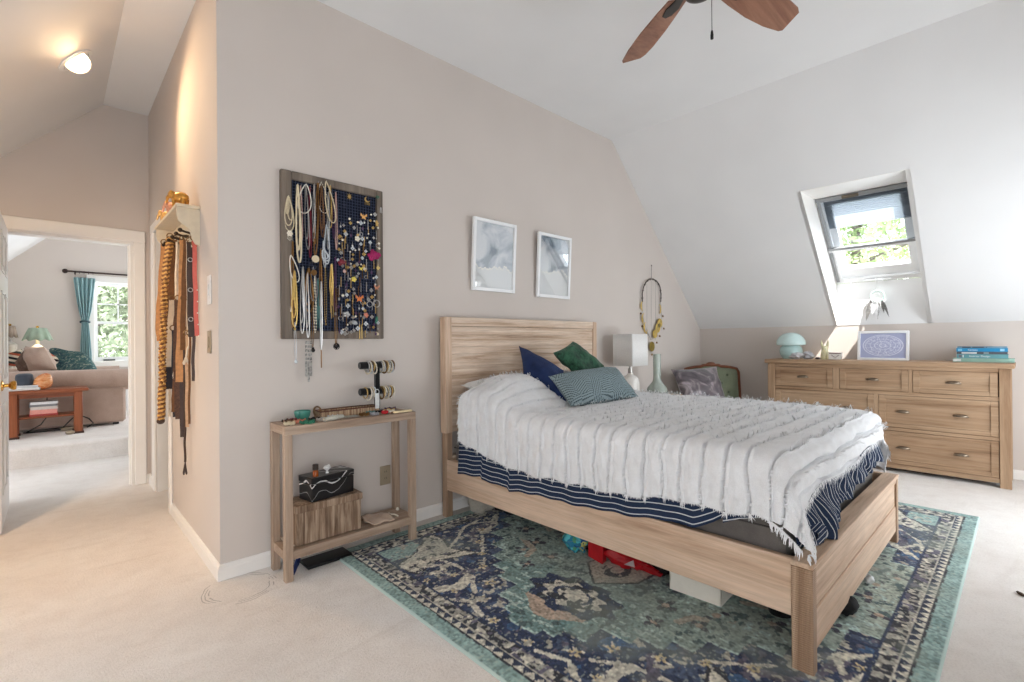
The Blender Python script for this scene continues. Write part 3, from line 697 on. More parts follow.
# ------------------------------------------------------------------ white tufted blanket
XN, XFAR, YFT, RB = 1.846, 3.435, .556, .075
def zblanket(x, y):
    ex = np.clip((x - XN) / .30, 0, 1); ex = ex * ex * (3 - 2 * ex); ex2 = np.clip((XFAR - x) / .25, 0, 1)
    h = .172 * np.clip((y - 1.86) / .38, 0, 1) ** 1.0
    k = np.clip((y - 1.86) / .42, 0, 1); h = .178 * k * k * (3 - 2 * k) * (.55 + .45 * ex) * (.7 + .3 * ex2)
    h *= np.clip((3.25 - x) / .45, 0, 1); h -= .03 * np.clip((y - 2.36) / .10, 0, 1) ** 2
    return .748 + h + .010 * (vnoise(x * 3.2, y * 3.2, 2) - .5) - .012 * np.clip((.9 - y) / .3, 0, 1)
YH = 2.445
def blanket_pos(U, V):
    "cloth coordinates: U along x from the near rounding, V along y from the foot rounding"
    a = np.maximum(0, -U); Wf = XFAR - XN - 2 * RB; a2 = np.maximum(0, U - Wf); b = np.maximum(0, -V)
    xf = XN + RB + np.clip(U, 0, Wf); yf = YFT + RB + np.maximum(V, 0)
    aa = np.maximum(a, a2); sg = np.where(a2 > 0, 1.0, -1.0)
    r = np.hypot(aa, b) + 1e-9; dx, dy = aa / r * sg, -b / r
    q = RB * PI / 2
    o = np.where(r < q, RB * np.sin(np.minimum(r, q) / RB), RB + .012 * (r - q)); dn = np.where(r < q, RB * (1 - np.cos(np.minimum(r, q) / RB)), RB + (r - q))
    both = np.clip(aa * b * 40, 0, 1); th = np.arctan2(b, aa)
    o = o + both * np.sin(2 * th) ** 2 * np.clip(dn - RB, 0, 1) * .20
    x = xf + dx * o + both * np.sin(2 * th) ** 2 * np.clip(dn - RB, 0, 1) * .10 * (sg < 0); y = yf + dy * o - both * np.sin(2 * th) ** 2 * np.clip(dn - RB, 0, 1) * .10
    z0 = zblanket(xf, np.minimum(yf, YH))
    z = z0 - dn
    # soft vertical folds on the hanging sides
    side = np.clip((dn - RB) / .2, 0, 1)
    x += -sg * side * .008 * (np.sin(yf * 17 + vnoise(yf * 4, yf * 0, 8) * 5) + .3) * (aa > b)
    y += side * .012 * np.sin(xf * 15 + 1) * (b > aa)
    z = np.maximum(z, RT + .014 + .0 * z) if False else z
    return np.stack([x, y, z], -1), side
def hem_len(y):  # length of drop on the near side, measured from the start of the rounding
    ys = [.45, .56, .68, .86, .97, 1.14, 1.30, 1.385, 1.61, 1.81, 2.02, 2.24, 2.42, 2.6]; zs = [.46, .484, .510, .500, .505, .477, .459, .457, .452, .440, .454, .489, .536, .56]
    zh = np.interp(y, ys, zs) + .006 * np.sin(y * 31)
    return (zblanket(np.full_like(y, XN + RB), np.minimum(y, YH)) - zh) - RB + RB * PI / 2
ROWS = np.arange(-.2, 2.02, .087)
def ruch(U, V):
    j = .010 * (vnoise(U * 9, V * 0 + np.round(V / .087) * 3.1, 5) - .5) * 2 + .004 * (vnoise(U * 40, V * 30, 6) - .5)
    t = (V + j + .2) / .087; fr_ = t - np.floor(t); w = np.minimum(fr_, 1 - fr_) * .087
    h = .006 * np.exp(-(w / .006) ** 2) - .022 * np.exp(-((fr_ * .087 - .011) / .0048) ** 2) + .006 * np.sin(PI * fr_)
    h += .007 * (vnoise(U * 14, V * 26, 12) - .5) + .005 * (vnoise(U * 34, V * 60, 13) - .5)
    return h
def make_blanket():
    nu, nv = 150, 560; Wf = XFAR - XN - 2 * RB
    vs = np.linspace(-.255, YH - YFT - RB, nv)
    yline = YFT + RB + np.maximum(vs, 0)
    ha = hem_len(yline); ha = np.where(vs < 0, ha * (1 - .13 * np.clip(-vs / .25, 0, 1)), ha)
    uu = np.linspace(0, 1, nu)
    near = np.linspace(1, 0, 45, endpoint=False)[:, None] * -ha[None, :]
    mid = np.repeat(np.linspace(0, Wf, 80)[:, None], nv, 1); far = np.repeat(np.linspace(Wf, Wf + .34, 26)[1:, None], nv, 1)
    U = np.concatenate([near, mid, far]); V = np.repeat(vs[None, :], U.shape[0], 0)
    # slanted, wavy foot hem
    fh = .19 + .03 * vnoise(U * 3, U * 0, 3) + .05 * np.clip((.3 - U) / .5, 0, 1) - .02 * np.clip((U - .9) / .5, 0, 1)
    V = np.where(V < 0, V / .255 * fh, V)
    P0, side = blanket_pos(U, V)
    du = np.gradient(P0, axis=0); dv = np.gradient(P0, axis=1); N = np.cross(du, dv); N /= np.linalg.norm(N, axis=-1, keepdims=True) + 1e-12
    flip = np.sign(N[60, 300, 2]); N *= flip
    H = ruch(U, V); P = P0 + N * H[..., None]
    bl = thing('tufted_blanket', 'white ruched cotton blanket with fringed rows spread over the bed', 'blanket', (2.66, 1.6, .75))
    mb = MB(); mb.grid(P)
    mat = fabric('white cotton', (238, 239, 241), (228, 228, 229), 330, bump=.35, sheen=.35, big=14)
    o = build('cloth', mb, mat, bl, smooth=180)
    so_ = o.modifiers.new('thickness', 'SOLIDIFY'); so_.thickness = .006; so_.offset = -1
    # frayed tufts along every row, and tassels on the hems
    fr_ = MB(); rng = np.random.RandomState(5)
    def strip(u, v, L, dirv, w=.0030, lift=.35):
        pts, _ = blanket_pos(np.array([u, u + .004, u]), np.array([v, v, v + .004])); n = np.cross(pts[1] - pts[0], pts[2] - pts[0]); n = n / (np.linalg.norm(n) + 1e-12)
        if (n[2] < 0 and abs(n[2]) > .3): n = -n
        if abs(n[2]) <= .3 and np.dot(n[:2], [2.66 - pts[0][0], 1.6 - pts[0][1]]) > 0: n = -n
        tu = (pts[1] - pts[0]); tu /= np.linalg.norm(tu) + 1e-12; tv = (pts[2] - pts[0]); tv /= np.linalg.norm(tv) + 1e-12
        d = tu * dirv[0] + tv * dirv[1]; d = d / (np.linalg.norm(d) + 1e-9); s_ = np.cross(d, n)
        base = pts[0] + n * (.006); droop = np.array([0, 0, -1.0])
        q0, q1, q2 = base, base + d * L * .55 + n * L * lift, base + d * L + n * L * lift * .5 + droop * L * .25
        o_ = len(fr_.v)
        for q, k in ((q0, 1), (q1, .9), (q2, .25)): fr_.v += [tuple(q - s_ * w * k), tuple(q + s_ * w * k)]
        fr_.f += [(o_, o_ + 1, o_ + 3, o_ + 2), (o_ + 2, o_ + 3, o_ + 5, o_ + 4)]; fr_.mi += [0, 0]
    for v in ROWS + .0:
        if v > YH - YFT - RB or v < -.16: continue
        y_ = np.array([YFT + RB + max(v, 0)]); lo = -float(hem_len(y_)[0]); u = lo
        while u < Wf + .1:
            jj = .010 * (float(vnoise(u * 9, round(v / .087) * 3.1, 5)) - .5) * 2
            if rng.rand() < .80: strip(u, v - jj + rng.uniform(-.003, .004), rng.uniform(.008, .020) * (1.5 if u > .02 else 1), (rng.uniform(-1.6, .4), rng.choice([-1, 1, 1])), rng.uniform(.0012, .0028), rng.uniform(.15, .6) * (2.0 if u > .02 else 1))
            u += rng.uniform(.004, .012)
        for k in range(5): strip(lo + .004, v + rng.uniform(-.008, .008), rng.uniform(.010, .026), (-1, rng.uniform(-.25, .25)), .002, .1)
    u = -float(hem_len(np.array([YFT + RB]))[0])
    while u < Wf + .25:
        fh_ = .19 + .03 * float(vnoise(u * 3, 0.0, 3)) + .05 * min(1, max(0, (.3 - u) / .5)) - .02 * min(1, max(0, (u - .9) / .5))
        strip(u, -fh_ + .004, rng.uniform(.010, .030), (rng.uniform(-.5, .5), -1), .0028, .15); u += .006
    v = -.22
    while v < YH - YFT - RB:
        lo = -float(hem_len(np.array([YFT + RB + max(v, 0)]))[0]); strip(lo + .003, v, rng.uniform(.004, .010), (-1, rng.uniform(-.3, .3)), .0022, .1)
        if v < 0: strip(lo + .003, v, rng.uniform(.014, .032), (-1, rng.uniform(-.5, .5)), .0025, .2)
        v += .007
    fo = build('fringe', fr_, mat, bl, smooth=180); fo['kind'] = 'stuff'
make_blanket()
# ------------------------------------------------------------------ navy striped sheet
def striped(name, per, width, wobble=0.0, axis=1):
    n = NT(name); u = n.new('ShaderNodeUVMap', _uv_map='cloth'); q = n.sep(u.outputs[0]); c = q[axis]
    if wobble: c = n.math('ADD', c, n.math('MULTIPLY', n.math('SUBTRACT', n.noise(n.coord(), 9, 2), .5), wobble))
    f = n.math('FRACT', n.math('DIVIDE', c, per)); m = n.math('LESS_THAN', n.math('ABSOLUTE', n.math('SUBTRACT', f, .5)), width / per / 2)
    w = n.noise(n.coord(), 420, 2); base = n.mix(C(42, 54, 78), C(202, 205, 208), m); n.base(n.mix(base, n.ramp(w, [(.3, (.75, .75, .75)), (.65, (1, 1, 1))]), .6, 'MULTIPLY')); n.set(.9, 0, .15); n.bump(w, .2, .002); return n.m
sh = thing('striped_sheet', 'navy sheet with thin white stripes hanging below the white blanket', 'bed sheet', (1.87, 1.5, .45))
yy = np.linspace(.765, 2.475, 240); ys = [.765, .785, .84, .92, 1.07, 1.16, 1.365, 1.57, 1.78, 2.003, 2.013, 2.24, 2.252, 2.475]; zs = [.50, .48, .44, .403, .395, .378, .360, .342, .338, .310, .328, .326, .342, .322]
zb = np.interp(yy, ys, zs); nz = 16; P = np.zeros((240, nz, 3)); UVs = np.zeros((240, nz, 2))
for j in range(nz):
    t = j / (nz - 1); z = zb + (.60 - zb) * t
    P[:, j, 0] = 1.859 - .004 * np.sin(yy * 22) * (1 - t) - .004 * (yy > 2.04) * (1 - t) - .003 * (yy > 2.255) * (1 - t) + .02 * t; P[:, j, 1] = yy; P[:, j, 2] = z + .003 * np.sin(yy * 40) * (1 - t)
    UVs[:, j, 0] = yy; UVs[:, j, 1] = (z - zb)
mb = MB(); mb.grid(P); o = build('side_drape', mb, striped('navy stripe', .0265, .0042), sh, smooth=180); uvmap(o, UVs.reshape(-1, 2)); o.modifiers.new('t', 'SOLIDIFY').thickness = .003
# bunched sheet at the foot, between mattress and footboard
nx = 300; xx = np.linspace(1.93, 3.41, nx); P = np.zeros((nx, 22, 3)); UVs = np.zeros((nx, 22, 2))
zlow = np.interp(xx, [1.93, 2.05, 2.2, 2.32, 2.42, 2.7, 3.0, 3.41], [.41, .395, .392, .395, .41, .432, .45, .462]); bulge = np.interp(xx, [1.93, 2.02, 2.16, 2.30, 2.42, 3.41], [.01, .025, .06, .052, .012, .006])
for j in range(22):
    t = j / 21; z = zlow + (.62 - zlow) * t
    fold = .012 * np.sin(xx * 62 + 4 * vnoise(xx * 6, xx * 0 + t * 2.5, 51)) + .010 * np.sin(xx * 27 + 2.2 * t + 3 * vnoise(xx * 5, xx * 0 + t * 2, 52))
    P[:, j, 0] = xx + .012 * np.sin(t * 6 + xx * 9) + .05 * (1 - t) * 0; P[:, j, 1] = .588 - bulge * np.clip((1 - t) * 2.2 - .5, 0, 1) + fold * (.4 + .6 * (1 - t)) - .012 * (1 - t); P[:, j, 2] = z + .006 * np.sin(xx * 40 + t * 4)
    UVs[:, j, 0] = xx + .012 * np.sin(t * 4 + xx * 5) + .004 * np.sin(t * 13 + xx * 31); UVs[:, j, 1] = z
mb = MB(); mb.grid(P); o = build('foot_gathers', mb, striped('navy stripe gathered', .0185, .0028, .006, 0), sh, smooth=180); uvmap(o, UVs.reshape(-1, 2)); o.modifiers.new('t', 'SOLIDIFY').thickness = .004
mb = MB()   # rolled end of the sheet spilling onto the footboard cap
Pr = []
for i in range(40):
    t = i / 39; x = 2.03 + .30 * t; r = .030 + .010 * math.sin(t * 9) - .018 * (t > .85) * (t - .85) / .15
    Pr.append([(x + .008 * math.sin(a * 3), .556 + r * .9 * math.cos(a) + .006 * math.sin(a * 4 + t * 14), RT + .036 + r * math.sin(a) * 1.05 + .004 * math.sin(a * 5 + t * 20)) for a in np.linspace(0, 2 * PI, 20, endpoint=False)])
mb.grid(Pr, cv=True); o = build('rolled_end', mb, striped('navy stripe rolled', .02, .003, .012, 0), sh, smooth=180)
uvmap(o, [(v[1] * 1.5 + v[2], v[0]) for v in mb.v])
# tucked tail of the side drape, folded up
mb = MB(); mb.grid([[(1.868, .66, .52), (1.866, .66, .505)], [(1.862, .74, .50), (1.860, .74, .482)], [(1.858, .80, .50), (1.857, .80, .452)]]); o = build('tucked_tail', mb, striped('navy stripe tail', .0265, .0042), sh); uvmap(o, [(0, .03), (0, .014), (0, .03), (0, .012), (0, .05), (0, .006)])
# ------------------------------------------------------------------ pillows
M_PW = fabric('white pillowcase', (228, 226, 224), scale=260)
def cushion(name, corners, th, m, label, origin=None, **kw):
    mb = pillow(corners, th, **kw); c = np.mean(corners, 0); return one(name, mb, m, label, 'pillow', tuple(c), None, 180)
cushion('sleeping_pillow', [(1.945, 2.56, .87), (2.60, 2.56, .90), (2.60, 2.17, .80), (1.93, 2.17, .80)], .13, M_PW, 'white sleeping pillow poking out under the blanket beside the headboard')
n = NT('navy pillow end'); q = n.sep(n.coord((1, 1, 1))); fq = n.math('FRACT', n.math('MULTIPLY', q[2], 26)); n.base(n.mix(C(34, 42, 62), C(214, 214, 214), n.math('LESS_THAN', fq, .22))); n.set(.9)
cushion('sleeping_pillow', [(1.885, 2.52, .80), (2.6, 2.52, .80), (2.6, 2.3, .79), (1.885, 2.30, .78)], .15, n.m, 'navy striped pillow end squeezed between blanket and headboard')
def corduroy(name, c1, c2, sc, rot):
    n = NT(name); v = n.coord((1, 1, 1), rot=rot); w = n.new('ShaderNodeTexWave', _wave_type='BANDS', _bands_direction='X'); w.inputs['Scale'].default_value = sc; w.inputs['Distortion'].default_value = .6; n.l(v, w.inputs['Vector'])
    f = n.noise(n.coord(), 8, 3); col = n.ramp(f, [(.3, C(c2)[:3]), (.68, C(c1)[:3])]); n.base(n.mix(col, n.ramp(w.outputs['Fac'], [(0, (.7, .7, .7)), (.6, (1, 1, 1))]), .5, 'MULTIPLY')); n.set(.9, 0, .1); n.p.inputs['Sheen Weight'].default_value = .06; n.bump(w.outputs['Fac'], .4, .004); return n.m
cushion('throw_pillow', [(2.43, 2.50, 1.122), (2.49, 2.13, .955), (2.305, 1.95, .775), (2.275, 2.30, .905)], .13, corduroy('navy corduroy', (44, 62, 106), (28, 40, 74), 60, (0, .5, 0)), 'navy blue corduroy pillow tipped against the headboard, leftmost of three', seed=3)
def velvet(name, c1, c2):
    n = NT(name); f = n.noise(n.coord(), 16, 5, .7, 1.2); n.base(n.ramp(f, [(.34, C(c2)[:3]), (.62, C(c1)[:3])])); n.set(.7, 0, .2); n.p.inputs['Sheen Weight'].default_value = .08; n.bump(f, .25, .01); return n.m
cushion('throw_pillow', [(2.53, 2.26, 1.072), (2.83, 2.33, 1.150), (3.14, 2.26, .945), (2.74, 2.16, .86)], .12, velvet('green velvet', (52, 98, 72), (16, 44, 34)), 'crushed green velvet pillow standing on its corner behind the teal one', seed=5, wr=.012)
def sashiko():
    n = NT('teal stitched pattern'); u = n.new('ShaderNodeUVMap', _uv_map='cloth'); q = n.sep(u.outputs[0])
    x = n.math('MULTIPLY', q[0], 6.6); y = n.math('MULTIPLY', q[1], 3.2)
    vo = n.new('ShaderNodeTexVoronoi', _feature='F1'); vo.inputs['Scale'].default_value = 1.0; vo.inputs['Randomness'].default_value = .75
    cmb = n.new('ShaderNodeCombineXYZ'); n.l(x, cmb.inputs[0]); n.l(y, cmb.inputs[1]); n.l(cmb.outputs[0], vo.inputs['Vector'])
    pc = n.sep(vo.outputs['Color']); ang = n.math('MULTIPLY', pc[0], 6.28)
    rot = n.math('ADD', n.math('MULTIPLY', x, n.math('COSINE', ang)), n.math('MULTIPLY', y, n.math('SINE', ang)))
    ly = n.math('SUBTRACT', n.math('MULTIPLY', y, n.math('COSINE', ang)), n.math('MULTIPLY', x, n.math('SINE', ang)))
    st = n.math('LESS_THAN', n.math('FRACT', n.math('MULTIPLY', rot, 6.4)), .36); dash = n.math('LESS_THAN', n.math('FRACT', n.math('MULTIPLY', ly, 7)), .78)
    m = n.math('MULTIPLY', st, dash)
    n.base(n.mix(C(140, 156, 160), C(56, 72, 80), m)); n.set(.9, 0, .15); n.bump(n.math('ADD', m, n.noise(n.coord(), 300, 2)), .25, .003); return n.m
c_ = [(2.30, 2.10, .928), (3.02, 2.08, .957), (2.94, 1.84, .765), (2.215, 1.845, .765)]
mb = pillow(c_, .15, 30, 20, seed=9); o = one('throw_pillow', mb, sashiko(), 'grey teal oblong pillow with dashed stitch pattern lying in front', 'pillow', tuple(np.mean(c_, 0)), None, 180)
g_ = [(i / 29, j / 19) for i in range(30) for j in range(20)]; uvmap(o, g_ + [(i / 29, 1 - j / 19) for i in range(30) for j in range(20)])
# ------------------------------------------------------------------ under the bed
def crumple(name, c, r, m, label, cat, seed=0, amp=.25, parent=None, flat=1.0):
    nu, nv = 26, 16; P = np.zeros((nu, nv, 3))
    for i in range(nu):
        for j in range(nv):
            a, th = 2 * PI * i / nu, PI * (j + .001) / (nv - 1 + .002); k = 1 + amp * (float(vnoise(math.cos(a) * 2.2 + 5 + math.cos(th) * 2, math.sin(a) * 2.2 + 5 + th, seed)) - .5) * 2
            z = math.cos(th); P[i, j] = (c[0] + r[0] * k * math.sin(th) * math.cos(a), c[1] + r[1] * k * math.sin(th) * math.sin(a), max(c[2] - r[2] * flat, c[2] + r[2] * k * z))
    mb = MB(); mb.grid(P, cu=True)
    if parent is not None: return build(name, mb, m, parent, smooth=50)
    return one(name, mb, m, label, cat, (c[0], c[1], c[2] - r[2]), None, 50)
wb = thing('storage_box', 'plain white box pushed under the near side of the bed', 'box', (2.21, 1.0, .011))
bx = MB(); Mx = T(2.067, .900, .011, rz=.06); bx.box(0, 0, 0, .26, .006, .165, M=Mx); bx.box(0, .226, 0, .26, .232, .165, M=Mx); bx.box(0, 0, 0, .006, .232, .165, M=Mx); bx.box(.254, 0, 0, .26, .232, .165, M=Mx); bx.box(.003, .003, 0, .257, .229, .006, M=Mx)
build('carton', bx, plain('white card', (226, 220, 208), .7, var=.03), wb)
bx = MB(); bx.box(-.001, .112, .088, 0.0, .124, .135, M=Mx); build('sticker', bx, plain('grey sticker', (150, 146, 136), .6, var=.3, nscale=160), wb)
M_RED = plain('red nylon', (176, 24, 32), .45, var=.2, nscale=14)
rb = thing('red_bag', 'bright red fabric bag bunched on the rug under the bed rail', 'bag', (2.11, 1.40, .011))
bx = MB(); P = [(2.055, 1.60, .012), (2.06, 1.60, .15), (2.035, 1.49, .16), (2.03, 1.49, .012)]
bx.prism(P, (.05, .012, 0)); build('side_panel', bx, M_RED, rb)
crumple('body', (2.11, 1.37, .06), (.055, .15, .05), M_RED, '', '', 4, .5, rb); 
bx = MB(); bx.tube([(2.055, 1.50, .10), (2.04, 1.42, .06), (2.035, 1.34, .085), (2.05, 1.26, .05)], .006, 6, flat=(.035, .004, (-.8, 0, .6))); build('strap', bx, plain('glossy red ribbon', (205, 40, 50), .2), rb)
bx = MB(); bx.prism([(2.028, 1.36, .055), (2.03, 1.31, .09), (2.028, 1.30, .06)], (.004, 0, 0)); build('glint_flap', bx, plain('silver foil', (200, 190, 190), .3, .6), rb)
def zigzag():
    n = NT('turquoise patterned cloth'); v = n.coord(); vo = n.new('ShaderNodeTexVoronoi'); vo.inputs['Scale'].default_value = 42; n.l(v, vo.inputs['Vector']); q = n.sep(vo.outputs['Color'])
    n.base(n.ramp(q[0], [(.0, C(40, 120, 150)[:3]), (.3, C(90, 190, 200)[:3]), (.55, C(80, 150, 110)[:3]), (.75, C(190, 190, 110)[:3]), (.9, C(40, 80, 130)[:3])], 'CONSTANT')); n.set(.8); return n.m
tb = thing('patterned_pouch', 'turquoise and yellow patterned pouch with red trim beside the red bag', 'pouch', (2.06, 1.70, .011))
crumple('body', (2.07, 1.69, .075), (.05, .075, .064), zigzag(), '', '', 7, .4, tb)
bx = MB(); bx.tube([(2.02, 1.775, .05), (2.018, 1.72, .062), (2.012, 1.66, .085), (2.02, 1.62, .10)], .006, 6, flat=(.03, .005, (-1, 0, .3))); build('trim_band', bx, M_RED, tb)
crumple('black_bag', (2.25, 2.38, .07), (.12, .10, .06), plain('black nylon', (22, 22, 26), .5), 'black soft bag lying under the headboard end of the bed', 'bag', 8, .3)
crumple('fleece_bundle', (2.10, 2.52, .08), (.10, .06, .07), fabric('cream fleece', (206, 198, 184), scale=90, bump=.8), 'cream fleecy bundle on the carpet under the headboard end', 'blanket', 12, .4)
qt = at(869, 578, z=.04); crumple('crumpled_tissue', (qt.x, qt.y, .035), (.018, .018, .02), plain('white paper', (232, 234, 236), .7, var=.03), 'small crumpled white tissue on the rug under the footboard', 'tissue', 3, .4)
qs = at(780, 611, z=.04); crumple('black_slipper', (qs.x + .02, qs.y + .01, .05), (.045, .035, .038), plain('black felt', (20, 20, 22), .9), 'black slipper on the rug behind the near foot post', 'slipper', 6, .15)
qs = at(847, 606, z=.045); crumple('black_slipper', (qs.x, qs.y, .05), (.05, .04, .038), plain('black felt', (20, 20, 22), .9), 'black slipper on the rug peeking out below the footboard', 'slipper', 16, .15)
crumple('dark_satchel', (2.17, 1.22, .055), (.06, .06, .045), plain('dark leather', (34, 26, 26), .6), 'small dark brown pouch between the red bag and white box', 'pouch', 9, .25)
# ------------------------------------------------------------------ metals and stones
GOLD = plain('gold', (206, 174, 108), .42, .85, var=.18, nscale=160); SILVER = plain('silver', (186, 184, 182), .34, .9, var=.14, nscale=160); BRONZE = plain('bronze', (128, 96, 62), .35, 1, var=.12)
PEARL = plain('pearl', (232, 224, 208), .25, var=.04); CREAMB = plain('cream beads', (212, 198, 168), .45, var=.12, nscale=200); BLACKB = plain('black beads', (24, 23, 27), .25)
PURPLE = plain('purple beads', (78, 50, 84), .3, var=.2); TURQ = plain('teal beads', (84, 130, 128), .4, var=.15); REDST = plain('dark red stone', (112, 24, 40), .4, var=.2); GREENST = plain('green stone', (44, 112, 88), .3, var=.15)
YELLOW = plain('yellow enamel', (226, 206, 96), .4); ORANGE = plain('orange enamel', (206, 116, 58), .4, var=.2); CORAL = plain('coral enamel', (206, 128, 104), .4); CRYS = plain('clear crystal', (214, 220, 226), .08, .2, var=.1, nscale=120)
BROWNB = plain('brown wooden beads', (110, 78, 52), .5, var=.25, nscale=150); PINKB = plain('pale pink beads', (206, 170, 160), .35, var=.1)
WHITEC = plain('white ribbon', (226, 222, 212), .7)
# ------------------------------------------------------------------ jewellery board on the wall
YB = Y0 - .030
jb = thing('jewelry_board', 'grey wooden framed navy wire board crowded with necklaces and earrings', 'jewelry organizer', (1.165, Y0, 1.62))
JX0, JX1, JZ0, JZ1 = .873, 1.461, 1.175, 2.071
M_GREYW = wood('grey barn wood', (134, 122, 110), (112, 101, 91), (86, 77, 70), 'z', 16)
fb = MB()
for q in ((JX0, JX0 + .055, JZ0, JZ1), (JX1 - .042, JX1, JZ0, JZ1), (JX0 + .055, JX1 - .042, JZ1 - .045, JZ1), (JX0 + .055, JX1 - .042, JZ0, JZ0 + .045)): fb.box(q[0], YB, q[2], q[1], Y0 - .001, q[3], b=.004)
build('frame', fb, M_GREYW, jb)
fb = MB(); fb.box(JX0 + .05, Y0 - .016, JZ0 + .04, JX1 - .04, Y0 - .004, JZ1 - .04); build('navy_backing', fb, fabric('navy linen', (27, 33, 50), (20, 25, 38), 300), jb)
fb = MB(); x = JX0 + .06
while x < JX1 - .045: fb.box(x, Y0 - .021, JZ0 + .042, x + .0024, Y0 - .0185, JZ1 - .042); x += .0168
z = JZ0 + .05
while z < JZ1 - .045: fb.box(JX0 + .052, Y0 - .0185, z, JX1 - .041, Y0 - .0165, z + .0024); z += .0168
build('wire_grid', fb, plain('blue wire', (64, 72, 96), .4, .5), jb)
def J(a, b, out=.0): return at(280 + a / 3.69, 160 + b / 3.69, y=YB + .004 - out)
def pear(h, b, w, n=34, ph=0):
    h, b = Vector(h), Vector(b); P = []
    for i in range(n):
        t = 2 * PI * i / n; k = (1 - math.cos(t)) / 2; c = h.lerp(b, k); P.append(c + Vector((math.sin(t) * w / 2 * (.30 + .70 * k ** .8), -.004 * math.sin(t + ph), 0)))
    return P
def beads(mb, pts, r, step, nu=6, nv=4, alt=None):
    "spheres strung along a closed path"
    P = [Vector(p) for p in pts]; L = 0; k = 0; acc = 0
    for a, b in zip(P, P[1:] + P[:1]):
        d = (b - a).length
        while acc < d:
            rr = r * (1 if alt is None or k % alt[0] else alt[1]); mb.sph(a.lerp(b, acc / d if d else 0), rr, nu, nv); acc += step; k += 1
        acc -= d
NK = 'necklaces hanging on the jewelry board'; ER = 'earrings hooked on the jewelry board'
def necklace(label, h, b, w, m, style='chain', r=.0022, strands=1, out=.004, pend=None, pm=None, nm='necklace', hang=None):
    H, B = J(*h, out=out), J(*b, out=out); o = thing(nm, label, 'necklace', H, 0, NK)
    mb = MB()
    for s in range(strands):
        f_ = 1 - .16 * s; bb = H.lerp(B, f_) + Vector((.004 * s * (-1) ** s, -.003 * s, 0)); P = pear(H + Vector((0, -.002 * s, 0)), bb, w * (1 - .22 * s), 40, s)
        if style == 'beads': beads(mb, P, r, r * 1.9)
        elif style == 'dots': mb.tube(P, r * .3, 4, closed=True); beads(mb, P, r, r * 4.5)
        elif style == 'rope': mb.tube(P, [r * (1 + .25 * (i % 2)) for i in range(len(P))], 6, closed=True)
        else: mb.tube(P, r, 5, closed=True)
    build('strand' if strands == 1 else 'strands', mb, m, o)
    mb = MB(); mb.tube([H + Vector((0, .012, .002)), H + Vector((0, -.006, .001)), H + Vector((0, -.008, .006))], .0012, 5); build('hook', mb, SILVER, o)
    if pend:
        mb = MB(); c = B
        if pend[0] == 'disc': mb.lathe([(0, -.002), (pend[1], -.002), (pend[1], .002), (0, .002)], (0, 0, 0), 20, T(c.x, c.y - .004, c.z - pend[1], rx=PI / 2))
        if pend[0] == 'drop': mb.lathe([(0, 0), (.35 * pend[1], -.2 * pend[1]), (pend[1], -1.5 * pend[1]), (.7 * pend[1], -2.2 * pend[1]), (0, -2.5 * pend[1])], c + Vector((0, -.003, 0)), 10)
        if pend[0] == 'flower':
            for k in range(6): mb.sph(c + Vector((pend[1] * .7 * math.cos(k * PI / 3), -.006, pend[1] * .7 * math.sin(k * PI / 3) - pend[1])), pend[1] * .5, 8, 5)
            mb.sph(c + Vector((0, -.010, -pend[1])), pend[1] * .45, 8, 5)
            for k in range(5):
                for q in range(3): mb.sph(c + Vector(((k - 2) * pend[1] * .42, -.004, -pend[1] * (2 + .5 * q) - (.3 * pend[1] * (2 - abs(k - 2))))), pend[1] * .15, 6, 4)
        if pend[0] == 'heart': mb.sph(c + Vector((-.007, -.003, -.010)), (.009, .005, .011), 8, 6); mb.sph(c + Vector((.007, -.003, -.010)), (.009, .005, .011), 8, 6); mb.lathe([(.013, -.012), (.004, -.026), (0, -.03)], c + Vector((0, -.003, 0)), 8); mb.torus(c + Vector((0, -.005, -.012)), .017, .002, (0, 1, 0), 14, 5)
        if pend[0] == 'fringe':
            for k in range(pend[2]): a = c + Vector(((k - pend[2] / 2 + .5) * .005, -.003 - .001 * (k % 2), 0)); mb.tube([a + Vector((0, 0, .03)), a + Vector((0, 0, -pend[1] * (.7 + .3 * math.sin(k * 2.3)))) ], .0018, 5)
        if pend[0] == 'blocks':
            for k in range(5):
                z_ = -.02 - .022 * k
                for q in range(3): mb.box(c.x - .018 + q * .0125, c.y - .008, c.z + z_ - .016, c.x - .008 + q * .0125, c.y - .002, c.z + z_, b=.001)
            for k in (-1, 0, 1): mb.box(c.x + k * .013 - .005, c.y - .006, c.z - .21 - (.03 if k == 0 else 0), c.x + k * .013 + .005, c.y - .003, c.z - .128)
        if pend[0] == 'bar': mb.tube([c, c + Vector((0, -.002, -pend[1]))], .003, 6)
        build('pendant', mb, pm or m, o)
    return o
necklace('cream pearl fan necklace ending in a white flower pendant, at the left edge', (30, 135), (35, 262), .062, CREAMB, 'beads', .0042, 4, pend=('flower', .014), pm=PEARL)
necklace('thick cream braided cord necklace hanging long beside the pearl fan', (64, 92), (72, 378), .030, CREAMB, 'rope', .0042, 2, out=.008)
necklace('white teardrop loop of cord in the upper left of the board', (96, 90), (88, 196), .088, WHITEC, 'rope', .0026, out=.012)
necklace('pale pink and black bead string hanging behind the cream cord', (76, 96), (80, 300), .012, PINKB, 'beads', .0030)
necklace('long plain silver chain left of the bronze pendant', (94, 94), (104, 330), .026, SILVER, 'chain', .0018, 2)
necklace('bronze chain with a round cream disc pendant', (140, 85), (130, 352), .022, BRONZE, 'rope', .0034, 2, out=.008, pend=('disc', .020), pm=CREAMB)
necklace('white pearl dotted arc necklace near the top middle', (152, 84), (164, 196), .070, PEARL, 'dots', .0030, 1, out=.010)
necklace('brown wooden bead bunch under the pearl arc', (152, 98), (158, 285), .024, BROWNB, 'beads', .0046, 2)
